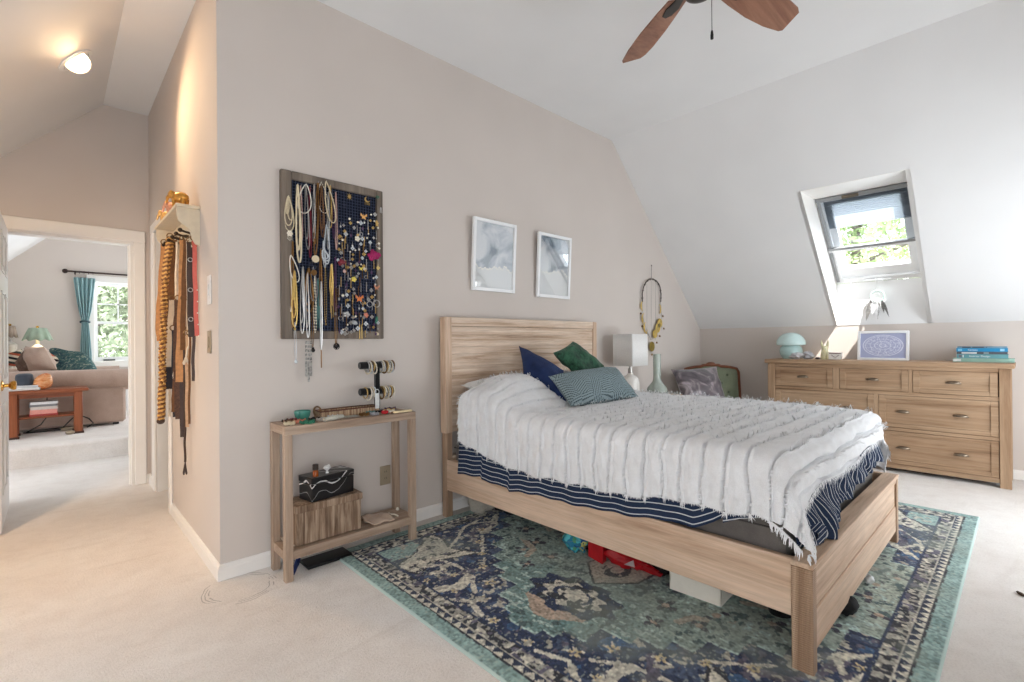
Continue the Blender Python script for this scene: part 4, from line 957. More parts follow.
necklace('wide cream rope necklace draped from the top middle to the right', (170, 80), (196, 232), .060, CREAMB, 'rope', .0028, 1, out=.013)
necklace('silver bead strand with white sparkle, centre of the board', (178, 120), (178, 330), .014, SILVER, 'beads', .0034, 2)
necklace('dark crystal cluster necklace below the silver bead strand', (172, 240), (174, 384), .034, CRYS, 'beads', .0042, 1)
necklace('purple bead strand beside the cream rope', (196, 150), (200, 290), .012, PURPLE, 'beads', .0034, 1)
necklace('fine gold chain bunch with pointed tip, lower left of the board', (52, 410), (54, 615), .034, GOLD, 'rope', .0032, 4, out=.008, pend=('drop', .008))
necklace('small cream pearl string down the left frame edge', (36, 372), (40, 560), .012, PEARL, 'beads', .0030, 1)
necklace('white ribbon bow hanging above the gold chain bunch', (40, 352), (62, 450), .050, WHITEC, 'rope', .0024, 1, out=.012)
necklace('bronze and gold double U chain in the lower middle', (104, 400), (108, 560), .062, BRONZE, 'rope', .0034, 3)
necklace('grey necklace with black and white block tassel hanging below the frame', (100, 420), (104, 655), .020, SILVER, 'chain', .0026, 2, out=.008, pend=('blocks',), pm=plain('black and white bone blocks', (150, 148, 144), .5, var=.7, nscale=90))
necklace('teal fabric tassel necklace in the lower middle', (140, 440), (140, 560), .010, TURQ, 'chain', .0024, 1, pend=('fringe', .10, 4))
necklace('long grey snake chain with a bar hanging far below the frame', (152, 450), (152, 700), .008, SILVER, 'rope', .0034, 1, out=.010, pend=('bar', .10), pm=BRONZE)
necklace('broad gold fringe necklace, brightest in the middle', (190, 385), (190, 500), .016, GOLD, 'rope', .004, 2, out=.010, pend=('fringe', .14, 4))
necklace('thin gold and pearl lariat left of the gold fringe', (167, 398), (168, 600), .009, GOLD, 'dots', .003, 1, pend=('drop', .006))
necklace('slim chain with a dark heart pendant hanging under the frame', (206, 470), (207, 680), .012, BRONZE, 'chain', .0022, 1, out=.010, pend=('heart',), pm=BLACKB)
necklace('thin chain with a black drop stone hanging under the frame', (118, 520), (121, 690), .010, BRONZE, 'chain', .0016, 1, out=.010, pend=('drop', .012), pm=BLACKB)
necklace('fine chain with a clear crystal hanging lowest at the left', (55, 600), (58, 735), .010, CRYS, 'chain', .0010, 1, out=.010, pend=('drop', .010), pm=CRYS)
necklace('dark medallion on a black cord in the middle', (118, 376), (124, 405), .05, BLACKB, 'chain', .0024, 1, out=.012, pend=('disc', .016), pm=BRONZE)
necklace('white and blue bead strand between teal tassel and gold fringe', (160, 300), (166, 396), .014, CRYS, 'beads', .0034, 2)
necklace('dark garnet bead string at the top left behind the white loop', (110, 100), (112, 360), .016, REDST, 'beads', .0034, 2)
necklace('silver rope chain just right of the white loop', (126, 92), (124, 300), .016, SILVER, 'rope', .0024, 2, out=.006)
necklace('gold bead double strand under the pearl arc at the right', (184, 96), (186, 250), .022, GOLD, 'beads', .0034, 2)
necklace('clear crystal collar cluster below the centre pendant', (160, 330), (172, 372), .052, CRYS, 'beads', .0050, 2, out=.010)
necklace('pale pink pearl strand at the border of necklaces and earrings', (206, 120), (208, 330), .010, PINKB, 'beads', .0034)
necklace('dark bronze chain down the far left of the mesh', (46, 300), (46, 620), .018, BRONZE, 'rope', .0026, 2)
necklace('black bead strand between the cream cord and bronze pendant', (112, 110), (116, 350), .014, BLACKB, 'beads', .0034, 2)
necklace('silver chain bundle in the lower left below the cream cord', (84, 396), (82, 640), .026, SILVER, 'rope', .0026, 3)
necklace('pearl and gold dotted strand beside the teal tassel', (128, 430), (130, 636), .014, PEARL, 'dots', .0036, 2)
necklace('thin purple cord with a silver drop, right of the gold fringe', (204, 360), (204, 560), .010, PURPLE, 'chain', .0026, 2, pend=('drop', .008), pm=SILVER)
necklace('grey silk cord looping under the dark medallion', (122, 398), (126, 520), .044, plain('grey silk', (120, 120, 124), .6), 'rope', .0026, 1, out=.012)
necklace('old gold chain hanging behind the teal tassel', (150, 330), (150, 610), .018, BRONZE, 'rope', .0028, 2)
def earring(label, a, b, shape, m, s=.012, group=None, out=.004):
    c = J(a, b, out=out); mb = MB()
    if shape == 'stud': 
        for k in range(4): mb.sph(c + Vector((s * .5 * math.cos(k * PI / 2), 0, s * .5 * math.sin(k * PI / 2))), s * .42, 6, 4)
    if shape == 'ball': mb.sph(c, s * .7, 10, 6)
    if shape == 'hoop': mb.torus(c, s, s * .14, (0, 1, 0), 18, 5)
    if shape == 'drop': mb.tube([c + Vector((0, 0, s)), c + Vector((0, -.002, 0))], .001, 4); mb.lathe([(0, 0), (s * .45, -s * .7), (s * .3, -s * 1.2), (0, -s * 1.4)], c, 8)
    if shape == 'long': mb.tube([c + Vector((0, 0, s * 1.6)), c, c + Vector((0, 0, -s * 1.6))], s * .16, 5); mb.sph(c + Vector((0, 0, -s * 1.7)), s * .26, 6, 4); mb.sph(c + Vector((0, -.002, s * .3)), s * .22, 6, 4)
    if shape == 'flower':
        for k in range(5): mb.sph(c + Vector((s * .62 * math.cos(k * 1.2566), 0, s * .62 * math.sin(k * 1.2566))), (s * .48, .003, s * .48), 8, 5)
        mb.sph(c + Vector((0, -.003, 0)), s * .3, 8, 5)
    if shape == 'petals':
        for k in range(9): a_ = k * 2.4; r_ = s * (.25 + .07 * k); mb.sph(c + Vector((r_ * 1.25 * math.cos(a_), -.004 - .002 * (9 - k) * .5, r_ * .8 * math.sin(a_))), (s * .5, .006, s * .36), 8, 5, T(ry=a_))
    if shape == 'wing':
        for sx in (-1, 1): mb.prism([c + Vector((0, -.002, 0)), c + Vector((sx * s, -.006, s * .9)), c + Vector((sx * s * 1.1, -.006, s * .1)), c + Vector((sx * s * .5, -.004, -.2 * s)), c + Vector((sx * s * .7, -.005, -s)), c + Vector((sx * s * .1, -.002, -s * .6))], (0, .002, 0))
        mb.tube([c + Vector((0, -.003, s * .6)), c + Vector((0, -.003, -s * .7))], s * .09, 6)
    if shape == 'moon':
        n_ = 16; o_ = [c + Vector((s * math.cos(t), 0, s * math.sin(t))) for t in np.linspace(PI * .62, PI * 1.92, n_)]; i_ = [c + Vector((s * .30 + s * .78 * math.cos(t), 0, s * .22 + s * .78 * math.sin(t))) for t in np.linspace(PI * 1.86, PI * .70, n_)]
        mb.prism(o_ + i_, (0, .002, 0))
        for k in range(5): mb.tube([c + Vector(((k - 2) * s * .42, 0, -s * 1.05)), c + Vector(((k - 2) * s * .42, 0, -s * 1.9))], s * .09, 5)
    if shape == 'sun':
        mb.sph(c, (s * .45, .003, s * .55), 10, 6)
        for k in range(8): a_ = k * PI / 4; mb.tube([c, c + Vector((s * math.cos(a_), 0, s * 1.25 * math.sin(a_)))], [s * .2, s * .03], 5)
    if shape == 'bars':
        for k in (-1, 1): mb.box(c.x + k * s * .3 - s * .12, c.y - .002, c.z - s * 2.2, c.x + k * s * .3 + s * .12, c.y, c.z + s * 1.6, b=.0008)
    if shape == 'oval': mb.sph(c, (s * 1.1, .004, s * .7), 12, 8, T(ry=.4))
    if shape == 'swirl': mb.tube([c + Vector((s * (1 - .06 * k) * math.cos(k * .7), -.001, s * (1 - .06 * k) * math.sin(k * .7))) for k in range(15)], s * .2, 5)
    if shape == 'tassel':
        for k in range(7): mb.tube([c + Vector(((k - 3) * s * .1, 0, s)), c + Vector(((k - 3) * s * .2, -.001, -s * (1.1 + .2 * (k % 2))))], s * .09, 4)
        mb.sph(c + Vector((0, 0, s)), s * .28, 6, 4)
    if shape == 'leaf': mb.prism([c + Vector((0, 0, s * 1.2)), c + Vector((s * .6, -.004, s * .2)), c + Vector((s * .35, -.004, -.3 * s)), c + Vector((s * .5, -.004, -s)), c + Vector((0, -.002, -.6 * s)), c + Vector((-s * .45, -.004, -s)), c + Vector((-s * .4, -.004, -.2 * s)), c + Vector((-s * .6, -.004, .4 * s))], (0, .002, 0))
    return one('earring', mb, m, label, 'earring', c, group or ER)
for a in (('gold sunburst earring at the top of the navy mesh', 256, 135, 'sun', GOLD, .017), ('gold crescent moon earring with short bars beneath', 322, 146, 'moon', GOLD, .017), ('green swirl earring in the top corner of the board', 360, 138, 'swirl', GREENST, .011),
          ('silver leaf branch earring on the frame edge under the green swirl', 372, 185, 'tassel', SILVER, .014), ('orange and white wing earring below the moon', 308, 208, 'wing', plain('orange cream enamel', (226, 172, 104), .4, var=.2), .019), ('gold leaf earring near the upper edge of the frame', 357, 235, 'leaf', GOLD, .019),
          ('white flower earring right of centre', 286, 290, 'flower', PEARL, .016), ('big magenta fabric flower, largest bloom on the board', 343, 352, 'petals', plain('magenta silk', (150, 20, 84), .6, var=.25), .036), ('dark red rosette left of the magenta flower', 225, 378, 'petals', REDST, .021),
          ('yellow butterfly earring above the centre', 298, 400, 'wing', YELLOW, .013), ('second yellow petal earring, lower than the butterfly', 273, 440, 'flower', YELLOW, .015), ('orange brown butterfly earring', 292, 510, 'wing', ORANGE, .023), ('white pearl stud above the magenta flower', 365, 308, 'ball', PEARL, .010),
          ('white pearl stud touching the magenta flower', 366, 326, 'ball', PEARL, .010), ('yellow pearl pair under the magenta flower', 362, 398, 'stud', plain('gold pearl', (222, 200, 130), .3), .015), ('large silver hoop by the frame', 356, 530, 'hoop', SILVER, .021), ('silver hoop left of the large one', 331, 532, 'hoop', SILVER, .017),
          ('green tassel earring low on the frame side', 357, 590, 'tassel', GREENST, .017), ('coral spray earring beside the silver flower', 318, 573, 'flower', CORAL, .015), ('gold shell disc in the bottom corner', 358, 641, 'oval', CREAMB, .013), ('grey oval shell earring near the bottom', 275, 600, 'oval', plain('grey shell', (160, 162, 164), .3), .018),
          ('pair of gold bar earrings hanging over the bottom frame', 298, 630, 'bars', GOLD, .023), ('rose gold wing earring by the right frame above the hoops', 356, 470, 'wing', plain('rose gold', (196, 140, 112), .3, .8), .017), ('pink petal earring beneath the dark red rosette', 238, 410, 'flower', PINKB, .010), ('silver ring earring right of the yellow butterfly', 318, 432, 'hoop', SILVER, .010),
          ('small white flower earring between yellow ones', 312, 402, 'flower', PEARL, .010), ('mother of pearl disc at the middle of the board', 232, 500, 'ball', PEARL, .013), ('silver filigree flower low in the middle', 247, 570, 'flower', SILVER, .018), ('silver drop cluster above the bottom frame', 240, 640, 'stud', SILVER, .016), ('gold ring earring with dark stone beside the wooden beads', 222, 285, 'hoop', GOLD, .012)):
    earring(*a)
used = [(256, 135), (322, 150), (360, 138), (308, 208), (357, 235), (286, 290), (343, 352), (225, 378), (298, 400), (273, 440), (292, 510), (356, 530), (331, 532), (357, 590), (318, 573), (275, 600), (298, 630), (356, 470), (247, 570), (232, 500)]
kinds = [('stud', SILVER, 'small silver stud cluster earring on the navy mesh', .010), ('drop', SILVER, 'short silver drop earring on the navy mesh', .011), ('stud', GOLD, 'small gold stud cluster earring on the navy mesh', .009), ('long', SILVER, 'slim dangling silver earring on the navy mesh', .012), ('drop', PURPLE, 'little purple drop earring on the navy mesh', .012),
         ('long', GOLD, 'slim dangling gold earring on the navy mesh', .011), ('ball', PEARL, 'tiny round pearl stud on the navy mesh', .007), ('hoop', SILVER, 'tiny silver hoop earring on the navy mesh', .009), ('stud', CRYS, 'clear crystal stud earring on the navy mesh', .011), ('long', BRONZE, 'bronze dangling earring on the navy mesh', .013)]
rj = random.Random(4); n_ = 0; tries = 0
while n_ < 170 and tries < 3000:
    tries += 1; a, b = rj.uniform(214, 362), 640 - 440 * rj.random() ** 1.15
    if b < 215 and a < 300: continue
    if any(math.hypot(a - u, b - v) < (26 if (u, v) == (343, 352) else 10.5) for u, v in used): continue
    used.append((a, b)); k = kinds[rj.randrange(len(kinds))]; earring(k[2], a, b, k[0], k[1], k[3] * rj.uniform(1.0, 1.5), k[2].replace('earring on the navy mesh', 'earrings').replace('on the navy mesh', 'earrings')); n_ += 1
# ------------------------------------------------------------------ console table
CW = ((190, 168, 148), (170, 147, 128), (136, 114, 98))
M_CX = wood('driftwood along x', *CW, 'x', 22); M_CY = wood('driftwood along y', *CW, 'y', 22); M_CZ = wood('driftwood along z', *CW, 'z', 22)
CX0, CX1, CY0, CY1, CZ = .804, 1.532, 2.440, 2.660, .750
ct = thing('console_table', 'slim greyish wood console table with open lower shelf below the jewelry board', 'table', ((CX0 + CX1) / 2, (CY0 + CY1) / 2, 0))
L_ = .037
for x in (CX0, CX1 - L_):
    for y in (CY0, CY1 - L_): m_ = MB(); m_.box(x, y, .0 if not (x > 1 and y < 2.5) else .011, x + L_, y + L_, CZ - .042, b=.002); build('leg', m_, M_CZ, ct)
m_ = MB(); m_.box(CX0, CY0, CZ - .042, CX1, CY0 + L_, CZ, b=.002); m_.box(CX0, CY1 - L_, CZ - .042, CX1, CY1, CZ, b=.002); build('top_rail', m_, M_CX, ct)
for xa in (CX0 + .0005, CX1 - L_): m_ = MB(); m_.box(xa, CY0 + L_, CZ - .042, xa + L_ - .0005, CY1 - L_, CZ, b=.002); build('end_rail', m_, M_CY, ct)
m_ = MB(); m_.box(CX0 + L_, CY0 + L_, CZ - .02, CX1 - L_, CY1 - L_, CZ - .001); build('top_board', m_, M_CX, ct)
m_ = MB(); m_.box(CX0 + L_, CY0 + .002, .103, CX1 - L_, CY0 + .026, .146, b=.002); m_.box(CX0 + L_, CY1 - .026, .103, CX1 - L_, CY1 - .002, .146, b=.002); m_.box(CX0 + .002, CY0 + L_, .103, CX0 + .026, CY1 - L_, .146, b=.002); m_.box(CX1 - .026, CY0 + L_, .103, CX1 - .002, CY1 - L_, .146, b=.002); build('shelf_rail', m_, M_CX, ct)
m_ = MB(); m_.box(CX0 + .026, CY0 + .026, .125, CX1 - .026, CY1 - .026, .144); build('lower_shelf', m_, M_CX, ct)
# lidded bark box, black box, amber bottle
def bark():
    n = NT('bark veneer'); v = n.coord((34, 34, 2.2)); f = n.noise(v, 1, 5, .7, .4); g = n.noise(n.coord((90, 90, 3)), 1, 3)
    col = n.ramp(f, [(.32, C(96, 76, 62)[:3]), (.48, C(142, 118, 98)[:3]), (.62, C(182, 160, 138)[:3])]); n.base(n.mix(col, n.ramp(g, [(.35, (.68, .66, .64)), (.55, (1, 1, 1))]), .8, 'MULTIPLY')); n.set(.75, 0, .2); n.bump(f, .5, .006); return n.m
bs = thing('lidded_basket', 'rectangular bark covered storage box with lid on the lower shelf', 'storage box', (1.04, 2.56, .146)); MBK = bark()
m_ = MB(); m_.box(.868, 2.476, .147, 1.208, 2.638, .312, b=.004); build('body', m_, MBK, bs)
m_ = MB(); m_.box(.861, 2.469, .308, 1.215, 2.645, .345, b=.004); build('lid', m_, MBK, bs)
def vines():
    n = NT('black box with white lines'); v = n.coord((1, 1, 1)); q = n.sep(v)
    tx = n.math('ADD', q[0], q[1]); wv = n.math('ADD', n.math('MULTIPLY', n.math('SINE', n.math('MULTIPLY', tx, 34)), .022), n.math('MULTIPLY', n.noise(n.coord(), 9, 2), .05))
    d = n.math('ABSOLUTE', n.math('SUBTRACT', n.math('ADD', n.math('SUBTRACT', q[2], .085), n.math('MULTIPLY', tx, -.22)), wv)); d2 = n.math('ABSOLUTE', n.math('SUBTRACT', n.math('ADD', n.math('SUBTRACT', q[2], .03), n.math('MULTIPLY', tx, -.30)), n.math('MULTIPLY', wv, 1.3)))
    m = n.math('LESS_THAN', d, .0035); m2 = n.math('MULTIPLY', n.math('LESS_THAN', d2, .002), .45)
    n.base(n.mix(C(26, 26, 28), C(214, 214, 214), n.math('MAXIMUM', m, m2))); n.set(.32, 0, .5); return n.m
bb = thing('decorated_box', 'glossy black box with wavy white lines standing on the bark box', 'box', (1.055, 2.556, .3465), .16, local=True); MV = vines()
m_ = MB(); m_.box(-.122, -.062, 0, .122, .062, .088, b=.003); build('body', m_, MV, bb); m_ = MB(); m_.box(-.124, -.064, .091, .124, .064, .122, b=.003); build('lid', m_, MV, bb)
bt = thing('amber_bottle', 'small amber glass bottle with a black cap on the black box', 'bottle', (.975, 2.50, .4685)); c = (.975, 2.505, .4695)
M_AMB = plain('amber glass', (150, 74, 22), .1, var=.15, nscale=60); m_ = MB(); m_.lathe([(.0, 0), (.014, 0), (.0145, .003), (.0145, .026), (.010, .032), (.008, .036)], c, 18); build('glass', m_, M_AMB, bt); m_ = MB(); m_.lathe([(.0145, .034), (.0145, .060), (.013, .062), (0, .062)], c, 18); build('cap', m_, plain('ribbed black cap', (52, 40, 32), .5), bt)
m_ = MB(); c = Vector((1.045, 2.53, .4690)); m_.lathe([(.0, 0), (.010, 0), (.006, .008), (.005, .014), (.016, .022), (.019, .030), (.012, .038), (0, .040)], c, 14); m_.sph(c + Vector((.008, 0, .034)), .010, 8, 6); one('toadstool_ornament', m_, plain('white bisque', (236, 236, 234), .5), 'tiny white ornament like a mushroom on top of the black box', 'ornament', c)
M_KRAFT = fabric('beige paper cloth', (206, 184, 164), (188, 164, 146), 200)
nu, nv = 20, 14; P = np.zeros((nu, nv, 3))
for i in range(nu):
    for j in range(nv):
        a, b = i / (nu - 1), j / (nv - 1); P[i, j] = (1.245 + .16 * a + .02 * b, 2.478 + .13 * b - .01 * a, .149 + .030 * float(vnoise(a * 4, b * 3, 61)) * (1 - .6 * a) + .004 * math.sin(a * 12 + b * 5))
m_ = MB(); m_.grid(P); o = one('folded_cloth', m_, M_KRAFT, 'crumpled beige cloth lying on the lower shelf beside the bark box', 'cloth', (1.32, 2.54, .147), None, 60); o.modifiers.new('t', 'SOLIDIFY').thickness = .006
m_ = MB(); m_.tube([(1.42, 2.56, .150), (1.44, 2.53, .152), (1.445, 2.50, .150)], .005, 6); m_.sph((1.42, 2.56, .152), .008, 8, 6); one('white_clip', m_, PEARL, 'short white clip lying on the bare end of the lower shelf', 'clip', (1.43, 2.53, .146))
m_ = MB(); m_.sph((1.50, 2.60, .155), .009, 8, 6); m_.torus((1.50, 2.60, .149), .008, .003); one('bottle_stopper', m_, PEARL, 'tiny white stopper by the far back leg of the lower shelf', 'stopper', (1.50, 2.60, .146))
m_ = MB(); m_.prism([(.838, 2.50, .148), (.864, 2.49, .15), (.864, 2.62, .158), (.838, 2.62, .160)], (0, 0, .003)); one('paper_card', m_, plain('cream card', (222, 206, 188), .7), 'cream card wedged between the bark box and the end of the shelf', 'card', (.85, 2.55, .147))
m_ = MB(); m_.box(.93, 2.50, .002, 1.17, 2.62, .020, b=.006, M=T(0, 0, 0, rz=.0)); one('black_folder', m_, plain('black vinyl', (24, 24, 28), .35), 'flat black folder lying on the carpet beneath the console table', 'folder', (1.05, 2.56, 0))
m_ = MB(); m_.tube([(.855, 2.50, .012), (.88, 2.53, .03), (.90, 2.57, .02), (.92, 2.60, .035)], .012, 8); one('blue_cord', m_, plain('blue cord', (48, 64, 120), .6, var=.3), 'blue cord bundle on the carpet behind the near console leg', 'cord', (.88, 2.55, 0))
# things on the console top
def ring_band(c, R, r, ax, m, label, nm='bracelet', group=None, cat='bracelet', wide=1): mb = MB(); mb.torus(c, R, r, ax, 22, 6); return one(nm, mb, m, label, cat, c, group)
JADE = plain('jade glaze', (72, 138, 124), .25, var=.1)
bw = MB(); bw.lathe([(.0, 0), (.026, 0), (.028, .004), (.037, .018), (.041, .040), (.0405, .048), (.0375, .048), (.034, .022), (.022, .008), (0, .007)], (.950, 2.612, CZ + .0008), 28); one('jade_bowl', bw, JADE, 'small jade green bowl at the wall side of the console top', 'bowl', (.950, 2.612, CZ))
def woven(name, c1, c2, sc=110):
    n = NT(name); v = n.coord(); b = n.new('ShaderNodeTexBrick'); b.inputs['Scale'].default_value = sc; b.inputs['Color1'].default_value = C(c1); b.inputs['Color2'].default_value = C(c2); b.inputs['Mortar'].default_value = C(tuple(int(x * .4) for x in c2)); b.inputs['Mortar Size'].default_value = .03; n.l(v, b.inputs['Vector']); n.base(b.outputs['Color']); n.set(.7); n.bump(b.outputs['Fac'], .5, .003); return n.m
ty = thing('woven_tray', 'long brown woven tray along the back of the console top', 'tray', (1.20, 2.615, CZ)); MWV = woven('cane weave', (204, 178, 144), (140, 104, 78))
tm = MB(); z0 = CZ + .001; tm.box(1.035, 2.575, z0, 1.365, 2.655, z0 + .004)
for q in ((1.03, 2.57, 1.37, 2.575), (1.03, 2.655, 1.37, 2.66), (1.03, 2.575, 1.035, 2.655), (1.365, 2.575, 1.37, 2.655)): tm.box(q[0], q[1], z0, q[2], q[3], z0 + .034)
build('basket', tm, MWV, ty); tm = MB()
tm.tube([(1.03, 2.57, z0 + .035), (1.37, 2.57, z0 + .035), (1.37, 2.66, z0 + .035), (1.03, 2.66, z0 + .035)], .004, 6, closed=True); build('rim', tm, plain('dark cane', (96, 58, 44), .6), ty)
tm = MB(); tm.torus((1.03, 2.615, z0 + .034), .026, .005, (1, .4, 0), 18, 6); build('handle', tm, plain('twisted cane', (120, 92, 62), .6, var=.3, nscale=120), ty)
g_ = 'loose jewelry heaped on the console top'
rr = random.Random(9)
for lab, m, cx_, cy_, sp_, st in (('brown bead bracelet coiled at the near corner of the console', BROWNB, .862, 2.540, .024, 'beads'), ('coral and gold bead string beside the brown coil', CORAL, .905, 2.520, .026, 'beads'), ('green bead string under the jade bowl', GREENST, .925, 2.470, .032, 'beads'), ('dark metal chain in a heap at the near corner', BLACKB, .868, 2.575, .026, 'chain'),
                              ('silver bead strand trailing past the jade bowl', SILVER, 1.015, 2.490, .032, 'beads'), ('black cord bracelet by the white pencil case', BLACKB, .985, 2.540, .024, 'chain'), ('gold chain coil at the foot of the bracelet stand', GOLD, 1.425, 2.545, .030, 'chain'), ('purple bead bracelet at the foot of the bracelet stand', PURPLE, 1.455, 2.590, .030, 'beads'),
                              ('pearl strand in front of the bracelet stand', PEARL, 1.395, 2.500, .030, 'beads'), ('clear crystal string between pencil case and silver case', CRYS, 1.085, 2.535, .024, 'beads'), ('bronze chain pile in front of the tray middle', BRONZE, 1.245, 2.500, .026, 'chain'), ('grey pearl bracelet at the tray end', plain('grey pearl', (150, 150, 154), .3), 1.295, 2.480, .020, 'beads'), ('white shell bracelet at the very near edge of the console', CREAMB, .845, 2.490, .022, 'beads'), ('dark garnet bracelet under the near bead heap', REDST, .890, 2.585, .020, 'beads'), ('turquoise bead bracelet near the end of the tray', TURQ, 1.30, 2.535, .022, 'beads')):
    mb = MB(); P = [(cx_ + sp_ * (1 + .2 * math.sin(3 * t)) * math.cos(t), cy_ + sp_ * .8 * (1 + .2 * math.cos(2 * t)) * math.sin(t), CZ + .006 + .003 * math.sin(5 * t)) for t in np.linspace(0, 4 * PI, 60)]
    P = [(x, y, z + (.006 if i > 30 else 0)) for i, (x, y, z) in enumerate(P)]
    (beads(mb, P, .0052, .0098) if st == 'beads' else mb.tube(P, .0035, 5)); one('bracelet', mb, m, lab, 'bracelet', (cx_, cy_, CZ), g_)
m_ = MB(); m_.tube([(1.00, 2.455, CZ + .012), (1.06, 2.475, CZ + .014), (1.12, 2.50, CZ + .012)], [.011, .013, .010], 10); one('pencil_case', m_, fabric('pale canvas', (214, 212, 198), scale=200), 'slim pale canvas roll lying along the front of the console top', 'case', (1.06, 2.475, CZ))
m_ = MB(); m_.box(1.10, 2.50, CZ + .001, 1.21, 2.545, CZ + .006, b=.002, M=T(0, 0, 0)); one('silver_comb', m_, plain('dull silver', (176, 176, 172), .35, .7, var=.25, nscale=90), 'flat silver grey case lying in front of the woven tray', 'case', (1.15, 2.52, CZ))
m_ = MB(); m_.sph((1.345, 2.478, CZ + .011), (.014, .010, .010), 10, 6); m_.sph((1.365, 2.482, CZ + .011), (.014, .010, .010), 10, 6); m_.sph((1.355, 2.47, CZ + .008), (.014, .012, .007), 10, 6); one('red_charm', m_, plain('red felt', (190, 36, 44), .8), 'small red felt heart charm on the front of the console top', 'charm', (1.355, 2.478, CZ))
m_ = MB(); m_.box(1.395, 2.447, CZ + .001, 1.515, 2.475, CZ + .012, b=.004); one('ivory_comb', m_, plain('ivory comb', (228, 210, 168), .5), 'ivory coloured bar at the far end of the console top', 'comb', (1.475, 2.46, CZ))
m_ = MB(); m_.tube([(1.37, 2.452, CZ + .006), (1.44, 2.49, CZ + .006)], .004, 6); m_.sph((1.37, 2.452, CZ + .006), .006, 8, 5); one('hair_pin', m_, plain('wood pin', (120, 80, 56), .6), 'dark wooden hair pin pointing at the ivory bar', 'hair pin', (1.40, 2.47, CZ))
# bracelet stand
bs_ = thing('bracelet_stand', 'black velvet T-shaped two-tier bracelet stand on the console top', 'jewelry stand', (1.368, 2.585, CZ)); M_VEL = fabric('black velvet', (20, 19, 21), (12, 12, 13), 300, sheen=.4)
SXc, SYc = 1.368, 2.592
m_ = MB(); m_.box(SXc - .045, SYc - .032, CZ + .0008, SXc + .045, SYc + .032, CZ + .012, b=.003); build('base', m_, M_VEL, bs_); m_ = MB(); m_.box(SXc - .013, SYc - .013, CZ + .012, SXc + .013, SYc + .013, 1.035, b=.003); build('post', m_, M_VEL, bs_)
for z in (1.022, .872): m_ = MB(); m_.tube([(SXc - .108, SYc, z), (SXc - .104, SYc, z), (SXc + .104, SYc, z), (SXc + .108, SYc, z)], [.018, .021, .021, .018], 18); build('bar', m_, M_VEL, bs_)
for z, tier in ((1.022, 'upper'), (.872, 'lower')):
    xs_b = ([-.062 + .0085 * q for q in range(6)] + [.020 + .0085 * q for q in range(10)]) if tier == 'upper' else ([-.074, -.052, -.043, -.034, -.025] + [.022 + .009 * q for q in range(9)])
    for i, dx in enumerate(xs_b):
        m, st = ((SILVER, 'chain'), (PEARL, 'beads'), (GOLD, 'chain'), (BRONZE, 'beads'), (CRYS, 'beads'), (CREAMB, 'beads'))[(i * 5 + (tier == 'lower') * 2) % 6]
        R = .030 + .006 * ((i * 7) % 4) / 3; cc = Vector((SXc + dx, SYc, z + .023 - R)); mb = MB(); tilt = .25 * math.sin(i * 2.1)
        P = [cc + Vector((math.sin(tilt) * R * math.sin(t) * .6, R * math.cos(t), R * math.sin(t) * (1.0 + .0))) for t in np.linspace(0, 2 * PI, 26, endpoint=False)]
        (beads(mb, P, .0046, .0088) if st == 'beads' else mb.tube(P, .0032, 6, closed=True))
        nmz = {SILVER: 'plain silver', PEARL: 'white pearl', GOLD: 'plain gold', BRONZE: 'bronze bead', CRYS: 'clear crystal', CREAMB: 'cream bead'}[m]
        one('bracelet', mb, m, '%s bracelet hung on the %s bar of the black stand' % (nmz, tier), 'bracelet', cc, '%s bracelets on the %s bar' % (nmz, tier))
# a watch and tags on the lower tier
m_ = MB(); m_.box(1.335, 2.552, .775, 1.362, 2.556, .862, b=.002); m_.torus((1.348, 2.556, .87), .014, .002, (0, 1, 0)); one('paper_tag', m_, plain('pale label card', (214, 216, 216), .5), 'pale grey card tag hanging from the lower bar of the black stand', 'tag', (1.348, 2.554, .87))
# ------------------------------------------------------------------ electric plates
M_PLATE = plain('ivory plastic', (158, 144, 122), .4, var=.03)
oc = at(385, 475, y=Y0); ot = thing('wall_outlet', 'ivory double socket on the wall behind the console table', 'outlet', (oc.x, Y0, oc.z))
m_ = MB(); m_.box(oc.x - .036, Y0 - .006, oc.z - .058, oc.x + .036, Y0 - .0005, oc.z + .058, b=.003); build('plate', m_, M_PLATE, ot)
for dz in (-.02, .02):
    m_ = MB(); m_.box(oc.x - .016, Y0 - .009, oc.z + dz - .014, oc.x + .016, Y0 - .006, oc.z + dz + .014, b=.003); r_ = build('socket', m_, M_PLATE, ot); m_ = MB()
    for dx in (-.006, .006): m_.box(oc.x + dx - .0012, Y0 - .0095, oc.z + dz - .002, oc.x + dx + .0012, Y0 - .0088, oc.z + dz + .008)
    build('slot', m_, M_BLACK, r_)
for k, (py, hh, lab, m) in enumerate(((290, .075, 'white rocker switch plate on the hall wall, upper of two', plain('white plate', (226, 224, 222), .4)), (342, .058, 'ivory switch plate on the hall wall, below the white one', M_PLATE))):
    c = at(210, py, x=XH); sw = thing('light_switch', lab, 'switch', (XH, c.y, c.z)); m_ = MB(); m_.box(XH - .006, c.y - .037, c.z - hh, XH - .0005, c.y + .037, c.z + hh, b=.003); build('plate', m_, m, sw); m_ = MB(); m_.box(XH - .011, c.y - .012, c.z - .028, XH - .006, c.y + .012, c.z + .028, b=.003); build('rocker', m_, m, sw)
